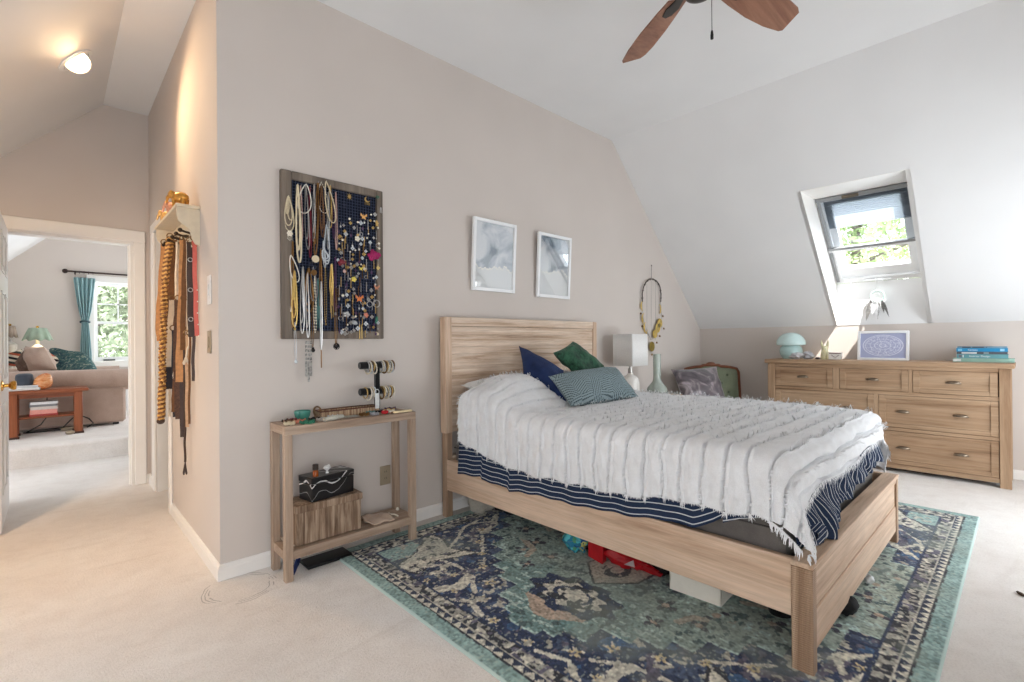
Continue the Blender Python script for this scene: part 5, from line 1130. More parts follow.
# ------------------------------------------------------------------ belt rack on the hall wall
M_CRM = plain('cream rack paint', (214, 200, 176), .5, var=.05)
sk = thing('wall_shelf', 'cream wooden peg shelf on the hall wall loaded with belts', 'shelf', (XH, 3.455, 1.70))
m_ = MB(); m_.box(XH - .112, 3.085, 1.886, XH - .001, 3.83, 1.903, b=.003); build('shelf_board', m_, M_CRM, sk)
m_ = MB(); m_.box(XH - .018, 3.13, 1.70, XH - .001, 3.79, 1.885, b=.002); build('back_board', m_, M_CRM, sk)
for y in (3.095, 3.79):
    O = [(0, 1.885), (-.105, 1.885), (-.105, 1.845), (-.098, 1.815), (-.078, 1.795), (-.055, 1.780), (-.042, 1.757), (-.036, 1.725), (-.024, 1.702), (0, 1.690)]
    m_ = MB(); m_.prism([(XH - .001 + a, y, z) for a, z in O], (0, .018, 0)); build('bracket', m_, M_CRM, sk)
PEGY = [3.18, 3.30, 3.42, 3.54, 3.66, 3.745]
for y in PEGY: m_ = MB(); m_.tube([(XH - .018, y, 1.765), (XH - .055, y, 1.772), (XH - .075, y, 1.778)], [.008, .006, .007], 8); m_.sph((XH - .078, y, 1.779), .012, 8, 6); build('peg', m_, plain('dark bronze peg', (64, 50, 38), .4, .6), sk)
def leather(name, c, rough=.5, var=.22, sc=40): return plain(name, c, rough, var=var, nscale=sc, bump=.15)
BG = 'belts hanging from the peg shelf'
def belt(label, pts, w, m, t=.004, style='strap', y=None, cat='belt', nm='belt', extras=None):
    y = y if y is not None else at(pts[0][0], pts[0][1], x=XH - .062).y
    P0 = [at(a, b, y=y) for a, b in pts]; P0 = [Vector((min(p.x, XH - .012), p.y, p.z)) for p in P0]
    P = []
    for i in range(len(P0) - 1):
        for k in range(8): P.append(P0[i].lerp(P0[i + 1], k / 8))
    P.append(P0[-1]); base = P[-1]
    P = [p + Vector((.0015 * math.sin(i * .9), -.003 * math.sin(i * .55), 0)) for i, p in enumerate(P)]
    o = thing(nm, label, cat, tuple(base), 0, BG); mb = MB()
    if style == 'twist': o['label'] = label
    if style == 'strap': mb.tube(P, None, flat=(w, t, (-.25, -1, 0)))
    elif style == 'cord': mb.tube(P, w / 2, 8)
    elif style == 'twist':
        for s in (0, PI):
            L = 0; Q = []
            for i in range(len(P) - 1):
                for k in range(5): q = P[i].lerp(P[i + 1], k / 5); a = q.z * 240 + s; Q.append(q + Vector((math.cos(a), math.sin(a), 0)) * w * .26)
            mb.cur = int(s > 0); mb.tube(Q, w * .27, 7)
    build('strap' if style == 'strap' else 'rope', mb, [m, plain('dark rope strand', (124, 82, 48), .6, var=.3, nscale=120)] if style == 'twist' else m, o)
    top = P[0]; mb = MB(); mb.torus(top + Vector((0, 0, .012)), .016, .0032, (0, 1, .15), 16, 6); build('buckle', mb, BRONZE, o)
    for nm_, fn, mm in (extras or []): e = MB(); fn(e, P); build(nm_, e, mm, o)
    return o
LTAN = leather('camel leather', (190, 134, 80)); LBR = leather('brown suede', (112, 76, 48), .9); LDK = leather('dark brown leather', (62, 42, 32)); LCOR = leather('coral leather', (206, 98, 84), var=.08); LPALE = leather('pale tan leather', (196, 158, 120)); LBLK = leather('black leather', (36, 28, 34)); LWHT = plain('white cord', (222, 206, 184), .8)
def tassel(e, P, n=9, L=.07, w=.02):
    b = P[-1]
    for k in range(n): e.tube([b, b + Vector(((k - n / 2) / n * w, .004 * math.sin(k * 2), -L * (.85 + .15 * math.sin(k)))) ], .0028, 5)
def rings(e, P):
    for i in range(3, len(P), 5): e.torus(P[i] + Vector((-.002, -.008, 0)), .011, .0024, (0, 1, 0), 14, 5)
def studs(e, P):
    for i in range(len(P) // 2, len(P), 2): e.sph(P[i] + Vector((.008, -.006, 0)), .0045, 6, 4)
def capend(e, P): e.sph(P[-1], (.022, .022, .02), 10, 6)
belt('thick golden twisted rope belt with dark end cap, farthest along the shelf', [(170, 238), (165, 280), (163, 335), (162, 385), (161, 421)], .042, plain('gold rope strand', (206, 158, 88), .45, var=.25, nscale=120), style='twist', extras=[('end_cap', capend, LDK)])
belt('light tan strap hanging flat behind the golden rope belt', [(164, 244), (161, 290), (158.5, 322), (160, 341)], .034, LTAN, y=3.74)
belt('wide brown suede belt next to the golden rope', [(174, 240), (171, 280), (170, 325)], .050, LBR, y=3.66)
belt('white sash that ends in black, beside the golden rope', [(172, 300), (169, 340), (169, 368)], .030, LWHT, y=3.64, cat='sash', nm='sash', extras=[('black_end', lambda e, P: e.box(P[-1].x - .030, P[-1].y - .008, P[-1].z - .13, P[-1].x + .030, P[-1].y + .004, P[-1].z + .006, b=.004), LBLK), ('fringe', lambda e, P: [e.tube([P[-1] + Vector((d, 0, -.125)), P[-1] + Vector((d * 1.2, 0, -.30))], .006, 6) for d in (-.022, .0, .02)], LWHT)])
belt('cream rope belt with knotted tassel, centre of the rack', [(177, 242), (176, 290), (175.5, 330), (176, 362)], .014, LWHT, style='cord', y=3.50, extras=[('tassel', lambda e, P: tassel(e, P, 11, .10, .035), LWHT)])
belt('camel leather strap right of the cream rope', [(183, 240), (182, 290), (180, 340), (179, 382)], .036, LTAN, y=3.40)
belt('second camel strap, narrower and hanging behind', [(186, 240), (184, 290), (182.5, 350)], .026, LBR, y=3.36)
belt('dark studded belt showing low in the middle of the rack', [(178, 300), (177, 360), (178, 400), (179, 419)], .038, leather('knotted dark leather', (84, 54, 36), .6, .5, 120), y=3.47)
belt('thin white cord ending in a white tassel, right of centre', [(187, 240), (187.5, 290), (189, 345), (186, 356)], .010, LWHT, style='cord', y=3.30, extras=[('tassel', lambda e, P: tassel(e, P, 9, .05, .035), LWHT)])
belt('dark brown belt dotted with silver rings', [(190, 242), (190.5, 290), (191.5, 337)], .034, LDK, y=3.24, extras=[('rings', rings, SILVER)])
belt('coral red leather belt with small white studs', [(194, 240), (195.5, 290), (196.8, 336)], .021, LCOR, y=3.14, extras=[('studs', studs, PEARL)])
belt('slim dark strap hanging behind the coral belt', [(197.5, 246), (196, 310), (193.5, 345), (193, 381)], .015, LDK, y=3.17)
belt('narrow pale tan strap hanging to knee height', [(187, 335), (187, 380), (187, 427)], .017, LPALE, y=3.31)
belt('narrow brown strap beside the pale tan one', [(190, 335), (189.5, 380), (189, 424)], .011, LBR, y=3.27)
belt('long dark tassel belt, lowest hanging of all', [(184, 300), (184.5, 380), (185, 430), (185, 462)], .012, LDK, style='cord', y=3.38, extras=[('tassel', lambda e, P: tassel(e, P, 10, .075, .022), LDK)])
belt('dark brown strap with square end above the long tassel', [(182.5, 330), (182.5, 400), (182.5, 437)], .026, LDK, y=3.42)
belt('thin black strap ending beside the golden rope', [(173, 330), (173, 380), (174, 417)], .014, LBLK, y=3.62)
belt('brown plaited strap in the middle behind the cream rope', [(179, 300), (177, 340), (174, 390), (173, 412)], .020, LBR, y=3.55)
# gilded elephants on the shelf
def elephant(label, c, s, m, rz):
    M = T(*c, rz=rz) @ Matrix.Scale(s, 4); mb = MB(); V = lambda *a: M @ Vector(a)
    mb.sph(V(0, 0, .62), (.50 * s, .30 * s, .34 * s), 14, 9, Matrix.Rotation(rz, 3, 'Z')); mb.sph(V(.52, 0, .80), (.24 * s, .22 * s, .25 * s), 12, 8)
    mb.tube([V(.70, 0, .78), V(.84, 0, .62), V(.88, 0, .42), V(.96, 0, .34)], [.11 * s, .085 * s, .06 * s, .045 * s], 8)
    for dx in (-.3, .28):
        for dy in (-.17, .17): mb.tube([V(dx, dy, .5), V(dx, dy, .2), V(dx, dy, 0)], [.13 * s, .10 * s, .11 * s], 8)
    for dy in (-1, 1): mb.sph(V(.42, dy * .24, .80), (.16 * s, .05 * s, .22 * s), 8, 6, Matrix.Rotation(rz, 3, 'Z')); mb.tube([V(.70, dy * .1, .68), V(.86, dy * .11, .66)], [.03 * s, .012 * s], 5)
    mb.tube([V(-.5, 0, .7), V(-.58, 0, .45)], [.03 * s, .02 * s], 5)
    return one('elephant_figurine', mb, m, label, 'figurine', c, 'elephants on the belt shelf')
GILT = plain('gilded resin', (206, 150, 70), .3, .6, var=.25, nscale=60)
elephant('largest golden elephant, at the near end of the belt shelf', (XH - .075, 3.19, 1.9035), .090, GILT, 2.3)
elephant('middle pink and gold elephant on the belt shelf', (XH - .07, 3.42, 1.9035), .085, plain('pink gilt', (220, 160, 130), .35, .4, var=.25, nscale=60), 2.2)
elephant('smallest golden elephant at the far end of the belt shelf', (XH - .07, 3.66, 1.9035), .078, plain('pale gilt', (222, 178, 110), .35, .5, var=.25, nscale=60), 2.2)
# ------------------------------------------------------------------ framed pictures over the headboard
def watercolor(seed, ridge):
    n = NT('watercolour print %d' % seed); v = n.coord(); q = n.sep(v); f = n.noise(v, 5 + seed, 5, .55, .6); b = n.noise(v, 3.2, 3)
    col = n.ramp(f, [(.36, C(112, 128, 142)[:3]), (.46, C(176, 186, 196)[:3]), (.58, C(216, 220, 224)[:3])])
    ln = n.noise(n.coord((1, 1, .01)), 14, 4); h = n.math('ADD', ridge, n.math('MULTIPLY', n.math('SUBTRACT', ln, .5), .16))
    dz = n.math('SUBTRACT', q[2], h); below = n.math('LESS_THAN', dz, 0); edge = n.math('LESS_THAN', n.math('ABSOLUTE', dz), .004)
    col = n.mix(col, C(216, 219, 220), below); col = n.mix(col, C(240, 238, 228), edge); n.base(col); n.set(.5); return n.m
for k, (c4, lab) in enumerate(((((473.3, 216), (515.1, 227), (513, 293.6), (469.8, 289)), 'white framed blue grey watercolour print, first from the jewelry board'), (((537.8, 231.4), (569.4, 239.5), (568.5, 299), (535, 296.5)), 'white framed print with glass reflections, second from the jewelry board'))):
    yb = Y0 - .022; tl, tr, br, bl = [at(a, b, y=yb) for a, b in c4]; cx = (tl.x + tr.x + br.x + bl.x) / 4; zt_, zb_ = (tl.z + tr.z) / 2, (bl.z + br.z) / 2; hw = ((tr.x - tl.x) + (br.x - bl.x)) / 4; H = zt_ - zb_
    fr = thing('picture_frame', lab, 'picture', (cx, Y0 - .006, zb_), 0, 'framed prints above the bed', local=True); fr.rotation_euler = (math.radians(3.2), 0, 0)
    m_ = MB()
    for q in ((-hw, -hw + .024, 0, H), (hw - .024, hw, 0, H), (-hw + .024, hw - .024, 0, .024), (-hw + .024, hw - .024, H - .024, H)): m_.box(q[0], -.024, q[2], q[1], 0, q[3], b=.002)
    build('frame', m_, M_WHITE, fr); m_ = MB(); m_.box(-hw + .022, -.008, .022, hw - .022, -.004, H - .022); build('print', m_, watercolor(k, .17 if k == 0 else .21), fr)
    m_ = MB(); m_.box(-hw + .022, -.0165, .022, hw - .022, -.0150, H - .022); build('glass', m_, glass('picture glass %d' % k, refl=(.08 if k == 0 else .16), rough=.01), fr); m_ = MB(); m_.tube([(-.02, 0, H - .02), (0, .004, H + .004), (.02, 0, H - .02)], .0015, 5); m_.sph((0, .0, H + .004), .005, 8, 5); build('hanger', m_, BRONZE, fr)
# ------------------------------------------------------------------ nightstand, lamp, vase, wind chime
M_NW = wood('nightstand oak', (196, 168, 138), (176, 144, 114), (138, 106, 80), 'x', 18)
ns = thing('nightstand', 'pale oak nightstand between the bed and the corner chair', 'nightstand', (4.02, 2.49, 0))
m_ = MB(); m_.box(3.58, 2.30, .60, 4.46, 2.68, .625, b=.004); build('top', m_, M_NW, ns); m_ = MB(); m_.box(3.60, 2.33, .16, 4.44, 2.68, .60); build('carcass', m_, M_NW, ns)
for z in (.19, .40):
    m_ = MB(); m_.box(3.62, 2.315, z, 4.42, 2.33, z + .185, b=.003); d = build('drawer', m_, M_NW, ns); m_ = MB(); m_.sph((4.02, 2.305, z + .09), .014, 10, 6); build('knob', m_, BRONZE, d)
for x in (3.62, 4.38):
    for y in (2.35, 2.63): m_ = MB(); m_.box(x, y, 0, x + .04, y + .04, .16); build('leg', m_, M_NW, ns)
lp = thing('table_lamp', 'white ceramic lamp with square white shade beside the headboard', 'lamp', (3.85, 2.49, .625)); LX, LY = 3.842, 2.49
M_CER = plain('glossy white ceramic', (236, 232, 226), .15, var=.02); m_ = MB(); m_.lathe([(0, 0), (.075, 0), (.080, .006), (.082, .12), (.080, .15), (.070, .185), (.05, .205), (.030, .215), (.026, .23), (.0, .232)], (LX, LY, .6255), 28); build('body', m_, M_CER, lp)
m_ = MB(); m_.cyl((LX, LY, .855), (LX, LY, .90), .022, .022, 14); m_.cyl((LX, LY, .90), (LX, LY, .95), .012); build('neck', m_, plain('brushed nickel', (176, 172, 166), .3, .9), lp)
def shade_cloth():
    n = NT('white lamp linen'); w = n.noise(n.coord(), 300, 2); n.base(n.ramp(w, [(.3, C(220, 218, 214)[:3]), (.7, C(238, 237, 235)[:3])])); n.set(.9); n.bump(w, .15, .002); return n.m
m_ = MB(); x0s, x1s, y0s, y1s, z0s, z1s = 3.718, 3.978, 2.385, 2.598, .924, 1.212; r_ = []
def rr_outline(x0, x1, y0, y1, r, n=5): return [(cx + r * math.cos(a), cy + r * math.sin(a)) for cx, cy, a0 in ((x1 - r, y1 - r, 0), (x0 + r, y1 - r, PI / 2), (x0 + r, y0 + r, PI), (x1 - r, y0 + r, 1.5 * PI)) for a in np.linspace(a0, a0 + PI / 2, n)]
O = rr_outline(x0s, x1s, y0s, y1s, .014); m_.grid([[(x, y, z0s), (x, y, z1s)] for x, y in O], cu=True); sh_ = build('shade', m_, shade_cloth(), lp, smooth=60); sh_.modifiers.new('t', 'SOLIDIFY').thickness = .004
m_ = MB(); m_.tube([(x0s + .01, LY, .97), (x1s - .01, LY, .97)], .003, 6); m_.tube([(LX, y0s + .01, .97), (LX, y1s - .01, .97)], .003, 6); build('spider', m_, SILVER, lp)
vc = Vector((4.24, 2.45, .6255)); M_VAS = plain('sea glass', (228, 238, 230), .18, var=.05, **{'Transmission Weight': .6})
m_ = MB(); m_.lathe([(0, 0), (.07, 0), (.098, .012), (.10, .04), (.088, .075), (.062, .105), (.042, .13), (.036, .16), (.036, .37), (.040, .395), (.036, .396), (.031, .37), (.031, .16), (.036, .13), (.058, .10), (.08, .07), (.09, .04), (.07, .012), (0, .01)], vc, 28); one('glass_vase', m_, M_VAS, 'pale green glass vase with tall neck beside the white lamp', 'vase', vc)
wt_ = at(651, 279, y=Y0 - .02); wc = thing('wind_chime', 'hanging arch of dark beads with gold moon discs beside the lamp', 'wall hanging', (wt_.x, Y0, wt_.z))
yw = Y0 - .022; W = lambda px, py: at(px, py, y=yw)
m_ = MB(); m_.tube([W(651.5, 266), W(651.3, 279)], .0022, 5); m_.sph(W(651.5, 265.5), .007, 8, 5); build('hanger', m_, plain('dark wire', (58, 52, 48), .5), wc)
arch = [W(*q) for q in ((642.5, 302), (642.2, 294), (643.5, 287), (646, 282), (649, 279.6), (651.5, 279), (654.5, 279.6), (657.5, 282), (660, 287), (661, 294), (660.8, 302))]
m_ = MB(); m_.tube(arch, .006, 6); build('arch', m_, plain('dark hoop', (72, 62, 56), .6), wc); m_ = MB()
for a, b in zip(arch[:-1], arch[1:]): m_.sph(a.lerp(b, .5), .011, 7, 5)
build('beads', m_, plain('grey beads', (96, 86, 82), .5, var=.3, nscale=80), wc); m_ = MB()
for px in (646.8, 651.2, 655.5): m_.tube([W(px, 281), W(px - (px - 651.2) * .05, 340)], .0016, 5)
for pts in (((642.5, 302), (643, 318), (646, 328), (650.8, 340)), ((660.8, 302), (661.5, 318), (657, 330), (651.8, 340))): m_.tube([W(*q) for q in pts], .002, 5)
build('strings', m_, plain('thread', (150, 144, 138), .8), wc)
BRASS = plain('brushed brass', (222, 192, 104), .4, .6, var=.2, nscale=30)
def crescent(mb, c, s, sg, full=False):
    if full: mb.lathe([(0, -.0015), (s, -.0015), (s, .0015), (0, .0015)], (0, 0, 0), 18, T(*c, rx=PI / 2)); return
    o_ = [c + Vector((sg * s * math.cos(t), 0, s * 1.15 * math.sin(t))) for t in np.linspace(PI * .5, PI * 1.5, 12)]; i_ = [c + Vector((sg * s * .45 * math.cos(t), 0, s * 1.15 * math.sin(t))) for t in np.linspace(PI * 1.5, PI * .5, 12)][1:-1]; mb.prism(o_ + i_, (0, .003, 0))
for px, py, s, sg, full in ((643, 306, .045, 1, 0), (644.4, 318.5, .05, 1, 0), (646.2, 327.5, .05, 1, 0), (648.3, 334, .04, 1, 0), (659.3, 309, .045, -1, 0), (659.8, 323, .05, 0, 1), (657.8, 328, .05, 0, 1), (655, 334, .045, 0, 1)):
    m_ = MB(); crescent(m_, W(px, py), s, sg, full); build('moon_disc', m_, BRASS, wc)
m_ = MB(); crescent(m_, W(652, 346.5), .052, 0, True); build('full_moon_disc', m_, plain('aged brass', (160, 138, 70), .45, .6, var=.25), wc); m_ = MB()
for px, py in ((640.5, 313.5), (642, 326), (647, 334.5), (662.5, 316), (663.5, 328.5), (659.5, 336), (656.5, 342.5), (651.6, 354.5)): m_.lathe([(0, .012), (.006, .008), (.010, -.006), (.012, -.010), (0, -.010)], W(px, py) + Vector((0, -.004, 0)), 8)
build('bells', m_, BRONZE, wc)
# ------------------------------------------------------------------ armchair in the corner
M_CHW = plain('walnut show wood', (112, 64, 40), .4, var=.2, nscale=30); M_SAGE = fabric('sage linen', (118, 124, 102), (102, 108, 88), 240)
ch = thing('upholstered_chair', 'sage green tufted chair with carved walnut frame in the corner', 'chair', (5.064, 2.166, 0), -.757, local=True)
def backpt(u, v, off=0):  # u -1..1, v 0..1
    top = .822 + .030 * (1 - abs(u) ** 3) + (.012 if abs(u) < .3 else 0); z = .50 + (top - .50) * v; return Vector((u * (.275 + .015 * v), .235 + .07 * v - off, z))
BUT = [(u, v) for v, us in ((.25, (-.55, 0, .55)), (.52, (-.3, .3)), (.78, (-.55, 0, .55))) for u in us]
G = []
for i in range(41):
    u = -1 + 2 * i / 40; row = []
    for j in range(25):
        v = j / 24; dz = 0
        for bu, bv in BUT: dz += .022 * math.exp(-(((u - bu) / .12) ** 2 + ((v - bv) / .13) ** 2))
        row.append(backpt(u, v, .055 * ((1 - u ** 4) * (1 - (2 * v - 1) ** 4)) ** .5 - dz))
    G.append(row)

m_ = MB(); m_.grid(G); b_ = build('back_cushion', m_, M_SAGE, ch, smooth=180, local=True)
for bu, bv in BUT: m_ = MB(); m_.sph(backpt(bu, bv, .055 * ((1 - bu ** 4) * (1 - (2 * bv - 1) ** 4)) ** .5 - .014), (.012, .006, .012), 10, 6); build('button', m_, fabric('dark sage', (84, 92, 74)), b_)
m_ = MB(); m_.prism([backpt(-1, 0, -.012), backpt(1, 0, -.012)] + [backpt(u, 1, -.012) for u in np.linspace(1, -1, 15)], (0, .03, 0)); build('back_panel', m_, M_SAGE, ch)
O = [backpt(-1.04, 0)] + [backpt(-1.04, v) for v in np.linspace(.1, .93, 8)] + [backpt(u, 1.03) for u in np.linspace(-.97, .97, 21)] + [backpt(1.04, v) for v in np.linspace(.93, .1, 8)] + [backpt(1.04, 0)]
m_ = MB(); m_.tube(O, .016, 8); m_.sph(backpt(0, 1.08), (.05, .012, .016), 10, 6); build('back_frame', m_, M_CHW, ch)
m_ = MB(); m_.box(-.29, -.28, .30, .29, .25, .36, b=.012); build('seat_rail', m_, M_CHW, ch); m_ = MB(); m_.box(-.27, -.27, .36, .27, .235, .46, b=.04); build('seat_cushion', m_, M_SAGE, ch)
for sx in (-1, 1):
    m_ = MB(); m_.tube([(sx * .265, -.25, .34), (sx * .285, -.275, .25), (sx * .265, -.262, .12), (sx * .275, -.285, .01), (sx * .28, -.295, 0)], [.03, .026, .017, .015, .02], 8); build('leg', m_, M_CHW, ch)
    m_ = MB(); m_.tube([(sx * .265, .225, .50), (sx * .265, .235, .30), (sx * .27, .275, 0)], [.02, .022, .015], 8); build('leg', m_, M_CHW, ch)
def satin():
    n = NT('grey purple satin'); v = n.coord((1, 1, 1), rot=(.3, .2, .2)); f = n.noise(v, 5, 4, .55, 1.6); q = n.noise(n.coord((1, 1, 6)), 3, 2)
    n.base(n.ramp(f, [(.32, C(58, 50, 56)[:3]), (.50, C(96, 87, 92)[:3]), (.63, C(160, 148, 150)[:3]), (.74, C(84, 74, 122)[:3])])); n.set(.35, 0, .5); n.p.inputs['Sheen Weight'].default_value = .4; n.bump(q, .3, .01); return n.m
cs = [at(671, 369.5, d=5.02), at(716.5, 366.5, d=5.14), at(727, 402, d=4.92), at(684, 404, d=4.80)]
cs = [tuple(p) for p in cs]; mb = pillow(cs, .15, 26, 20, seed=13, wr=.014); one('throw_pillow', mb, satin(), 'grey and purple satin pillow leaning in the sage green corner chair', 'pillow', tuple(np.mean(cs, 0)), None, 180)
# ------------------------------------------------------------------ dresser
DW = ((188, 159, 130), (172, 141, 112), (142, 110, 83)); M_DX = wood('pine along y', *DW, 'y', 15, bump=.1); M_DZ = wood('pine along z', *DW, 'z', 15, bump=.1)
DF, DB, DY0, DY1 = 5.258, 5.668, .078, 1.795
ds = thing('dresser', 'long honey pine dresser with seven drawers against the far wall', 'dresser', (5.46, .937, 0))
m_ = MB(); m_.box(DF - .036, DY0 - .022, .916, DB + .004, DY1 + .022, .955, b=.006); build('top', m_, M_DX, ds)
for y in (DY0, DY1 - .065):
    for x in (DF - .006, DB - .065): m_ = MB(); m_.box(x, y, 0, x + .065, y + .065, .915, b=.003); build('post', m_, M_DZ, ds)
for y in (DY0 + .012, DY1 - .03): m_ = MB(); m_.box(DF + .055, y, .06, DB - .06, y + .018, .915); build('side_panel', m_, M_DX, ds)
m_ = MB(); m_.box(DF + .03, DY0 + .06, .06, DF + .045, DY1 - .06, .91); build('gap_shade_sheet', m_, plain('gap shade brown', (74, 52, 36), .8), ds)  # dark sheet behind the drawer fronts, shade of the gaps put into its colour
m_ = MB(); m_.box(DB - .02, DY0 + .06, .06, DB - .008, DY1 - .06, .91); build('back_board', m_, M_DX, ds)
m_ = MB(); IY0, IY1 = DY0 + .065, DY1 - .065
for z0, z1 in ((.884, .915), (.664, .694), (.358, .386), (.036, .074)): m_.box(DF + .001, IY0, z0, DF + .04, IY1, z1, b=.002)
build('rail', m_, M_DX, ds)
m_ = MB(); m_.box(DF + .001, .658, .694, DF + .04, .684, .884); m_.box(DF + .001, 1.182, .694, DF + .04, 1.232, .884); m_.box(DF + .001, .892, .386, DF + .04, .922, .664); m_.box(DF + .001, .892, .074, DF + .04, .922, .358); build('divider', m_, M_DZ, ds)
M_PEW = plain('pewter', (142, 128, 112), .35, .9, var=.1)
def cup(mb, y, z):
    n = 14; G_ = []
    for i in range(9):
        th = PI / 2 * i / 8; row = []
        for j in range(n + 1): a = PI * j / n; row.append((DF - .004 - .024 * math.sin(th) * (1 if True else 0) * math.sin(a) ** .8 - .001, y + .046 * math.cos(a) * (1 - .25 * (1 - math.cos(th))), z + .022 * math.cos(th) * math.sin(a) ** .6))
        G_.append(row)
    mb.grid(G_); mb.tube([(DF - .004, y - .048, z), (DF - .004, y + .048, z)], .004, 6)
def drawer(y0, y1, z0, z1, hs):
    g_ = .003; y0 += g_; y1 -= g_; z0 += g_; z1 -= g_; s = .045; m_ = MB()
    m_.box(DF, y0, z0, DF + .024, y0 + s, z1, b=.002); m_.box(DF, y1 - s, z0, DF + .024, y1, z1, b=.002); m_.box(DF, y0 + s, z0, DF + .024, y1 - s, z0 + s * .75, b=.002); m_.box(DF, y0 + s, z1 - s * .75, DF + .024, y1 - s, z1, b=.002)
    d = build('drawer', m_, M_DX, ds); m_ = MB(); m_.box(DF + .008, y0 + s - .002, z0 + s * .75 - .002, DF + .02, y1 - s + .002, z1 - s * .75 + .002); build('drawer_panel', m_, M_DX, d)
    for y in hs: h = MB(); cup(h, y, (z0 + z1) / 2 - .004); hh = build('cup_handle', h, M_PEW, d); hh.modifiers.new('t', 'SOLIDIFY').thickness = .002
for y0, y1 in ((.146, .658), (.684, 1.182), (1.232, IY1)): drawer(y0, y1, .694, .884, [(y0 + y1) / 2])
for z0, z1 in ((.386, .664), (.074, .358)): drawer(IY0, .892, z0, z1, [.36, .724]); drawer(.922, IY1, z0, z1, [1.12, 1.50])
# on the dresser
DT = .9555
M_MINT = plain('mint glass', (196, 226, 224), .2, var=.05, **{'Transmission Weight': .25}); mc = Vector((5.47, 1.645, DT))
ml = thing('mushroom_lamp', 'mint green glass mushroom lamp on the far end of the dresser', 'lamp', tuple(mc)); m_ = MB(); m_.lathe([(0, 0), (.070, 0), (.078, .010), (.098, .045), (.104, .080), (.098, .110), (.080, .132), (.075, .140), (0, .142)], mc, 30); build('base', m_, M_MINT, ml)
m_ = MB(); m_.lathe([(.07, .138), (.118, .136), (.130, .142), (.133, .155), (.128, .185), (.108, .222), (.075, .250), (.035, .264), (0, .267)], mc, 32); build('shade', m_, plain('mint opal glass', (212, 236, 234), .12, var=.04, **{'Transmission Weight': .2}), ml)
crumple('lace_doily', (5.40, 1.575, DT + .030), (.045, .055, .030), fabric('white lace', (232, 230, 230), (186, 184, 190), 60, bump=.8), 'white lacy bundle in front of the mint mushroom lamp', 'doily', 14, .5)
crumple('crochet_bag', (5.43, 1.475, DT + .034), (.042, .052, .034), fabric('white crochet', (228, 228, 230), (160, 158, 164), 70, bump=.9), 'white crochet bundle to the window side of the lacy one', 'pouch', 15, .5)
fg = Vector((5.46, 1.345, DT)); m_ = MB(); m_.lathe([(0, 0), (.034, 0), (.036, .02), (.032, .06), (.027, .085), (.030, .105), (.026, .128), (0, .135)], fg, 16)
for s in (-1, 1): m_.tube([fg + Vector((0, s * .016, .115)), fg + Vector((0, s * .026, .15)), fg + Vector((0, s * .027, .185))], [.012, .011, .003], 8); m_.sph(fg + Vector((-.022, s * .014, .045)), (.012, .010, .03), 8, 6)
m_.sph(fg + Vector((-.026, 0, .108)), (.014, .014, .012), 10, 6); one('fox_figurine', m_, plain('ivory gilt resin', (214, 208, 170), .3, var=.2, nscale=50), 'ivory and gold figurine with two upright ears on the dresser', 'figurine', fg)
m_ = MB(); m_.sph((5.38, 1.385, DT + .012), (.018, .026, .011), 12, 7); one('dark_stone', m_, plain('dark agate', (72, 56, 56), .3, var=.3), 'small dark polished stone in front of the eared figurine', 'stone', (5.38, 1.385, DT))
sg = thing('small_sign', 'tiny white framed card with a dark smile line on the dresser', 'sign', (5.40, 1.245, DT)); m_ = MB(); m_.box(5.40, 1.190, DT + .001, 5.418, 1.30, DT + .070, b=.002); build('block', m_, plain('white block', (228, 226, 222), .5), sg)
m_ = MB(); m_.box(5.398, 1.195, DT + .056, 5.4005, 1.295, DT + .062); m_.tube([(5.399, 1.275 - .06 * t, DT + .046 - .022 * math.sin(PI * t)) for t in np.linspace(0, 1, 14)], .0022, 5); build('smile_line', m_, plain('brown ink', (112, 84, 76), .7), sg)
# framed zodiac print leaning on the wall
pf = thing('picture_frame', 'white framed lavender print of a round star chart leaning on the dresser', 'picture', (5.492, .90, DT), 0, local=True); pf.rotation_euler = (0, math.radians(7), 0)
hw, H = .190, .270; m_ = MB()
for q in ((-hw, -hw + .022, 0, H), (hw - .022, hw, 0, H), (-hw + .022, hw - .022, 0, .022), (-hw + .022, hw - .022, H - .022, H)): m_.box(0, q[0], q[2], .02, q[1], q[3], b=.002)
build('frame', m_, M_WHITE, pf)
def chart():
    n = NT('lavender star chart'); v = n.coord(); q = n.sep(v); dy = n.math('DIVIDE', q[1], .150); dz = n.math('DIVIDE', n.math('SUBTRACT', q[2], .135), .098); r = n.math('SQRT', n.math('ADD', n.math('MULTIPLY', dy, dy), n.math('MULTIPLY', dz, dz))); a = n.math('ARCTAN2', dz, dy); m = None
    for R, w in ((.98, .02), (.86, .012), (.62, .01), (.40, .014), (.16, .02)): e = n.math('LESS_THAN', n.math('ABSOLUTE', n.math('SUBTRACT', r, R)), w); m = e if m is None else n.math('MAXIMUM', m, e)
    sp_ = n.math('LESS_THAN', n.math('ABSOLUTE', n.math('SUBTRACT', n.math('FRACT', n.math('MULTIPLY', a, 1.9099)), .5)), .03); sp_ = n.math('MULTIPLY', sp_, n.math('LESS_THAN', r, .86)); dots = n.math('MULTIPLY', n.math('GREATER_THAN', n.noise(v, 90, 2), .58), n.math('LESS_THAN', r, .95))
    n.base(n.mix(C(166, 172, 204), C(224, 226, 238), n.math('MAXIMUM', n.math('MAXIMUM', m, sp_), n.math('MULTIPLY', dots, .7)))); n.set(.5); return n.m
m_ = MB(); m_.box(.010, -hw + .02, .02, .014, hw - .02, H - .02); build('print', m_, chart(), pf); m_ = MB(); m_.box(.018, -.03, .02, .021, .03, .2); build('back_stand', m_, M_BLACK, pf)
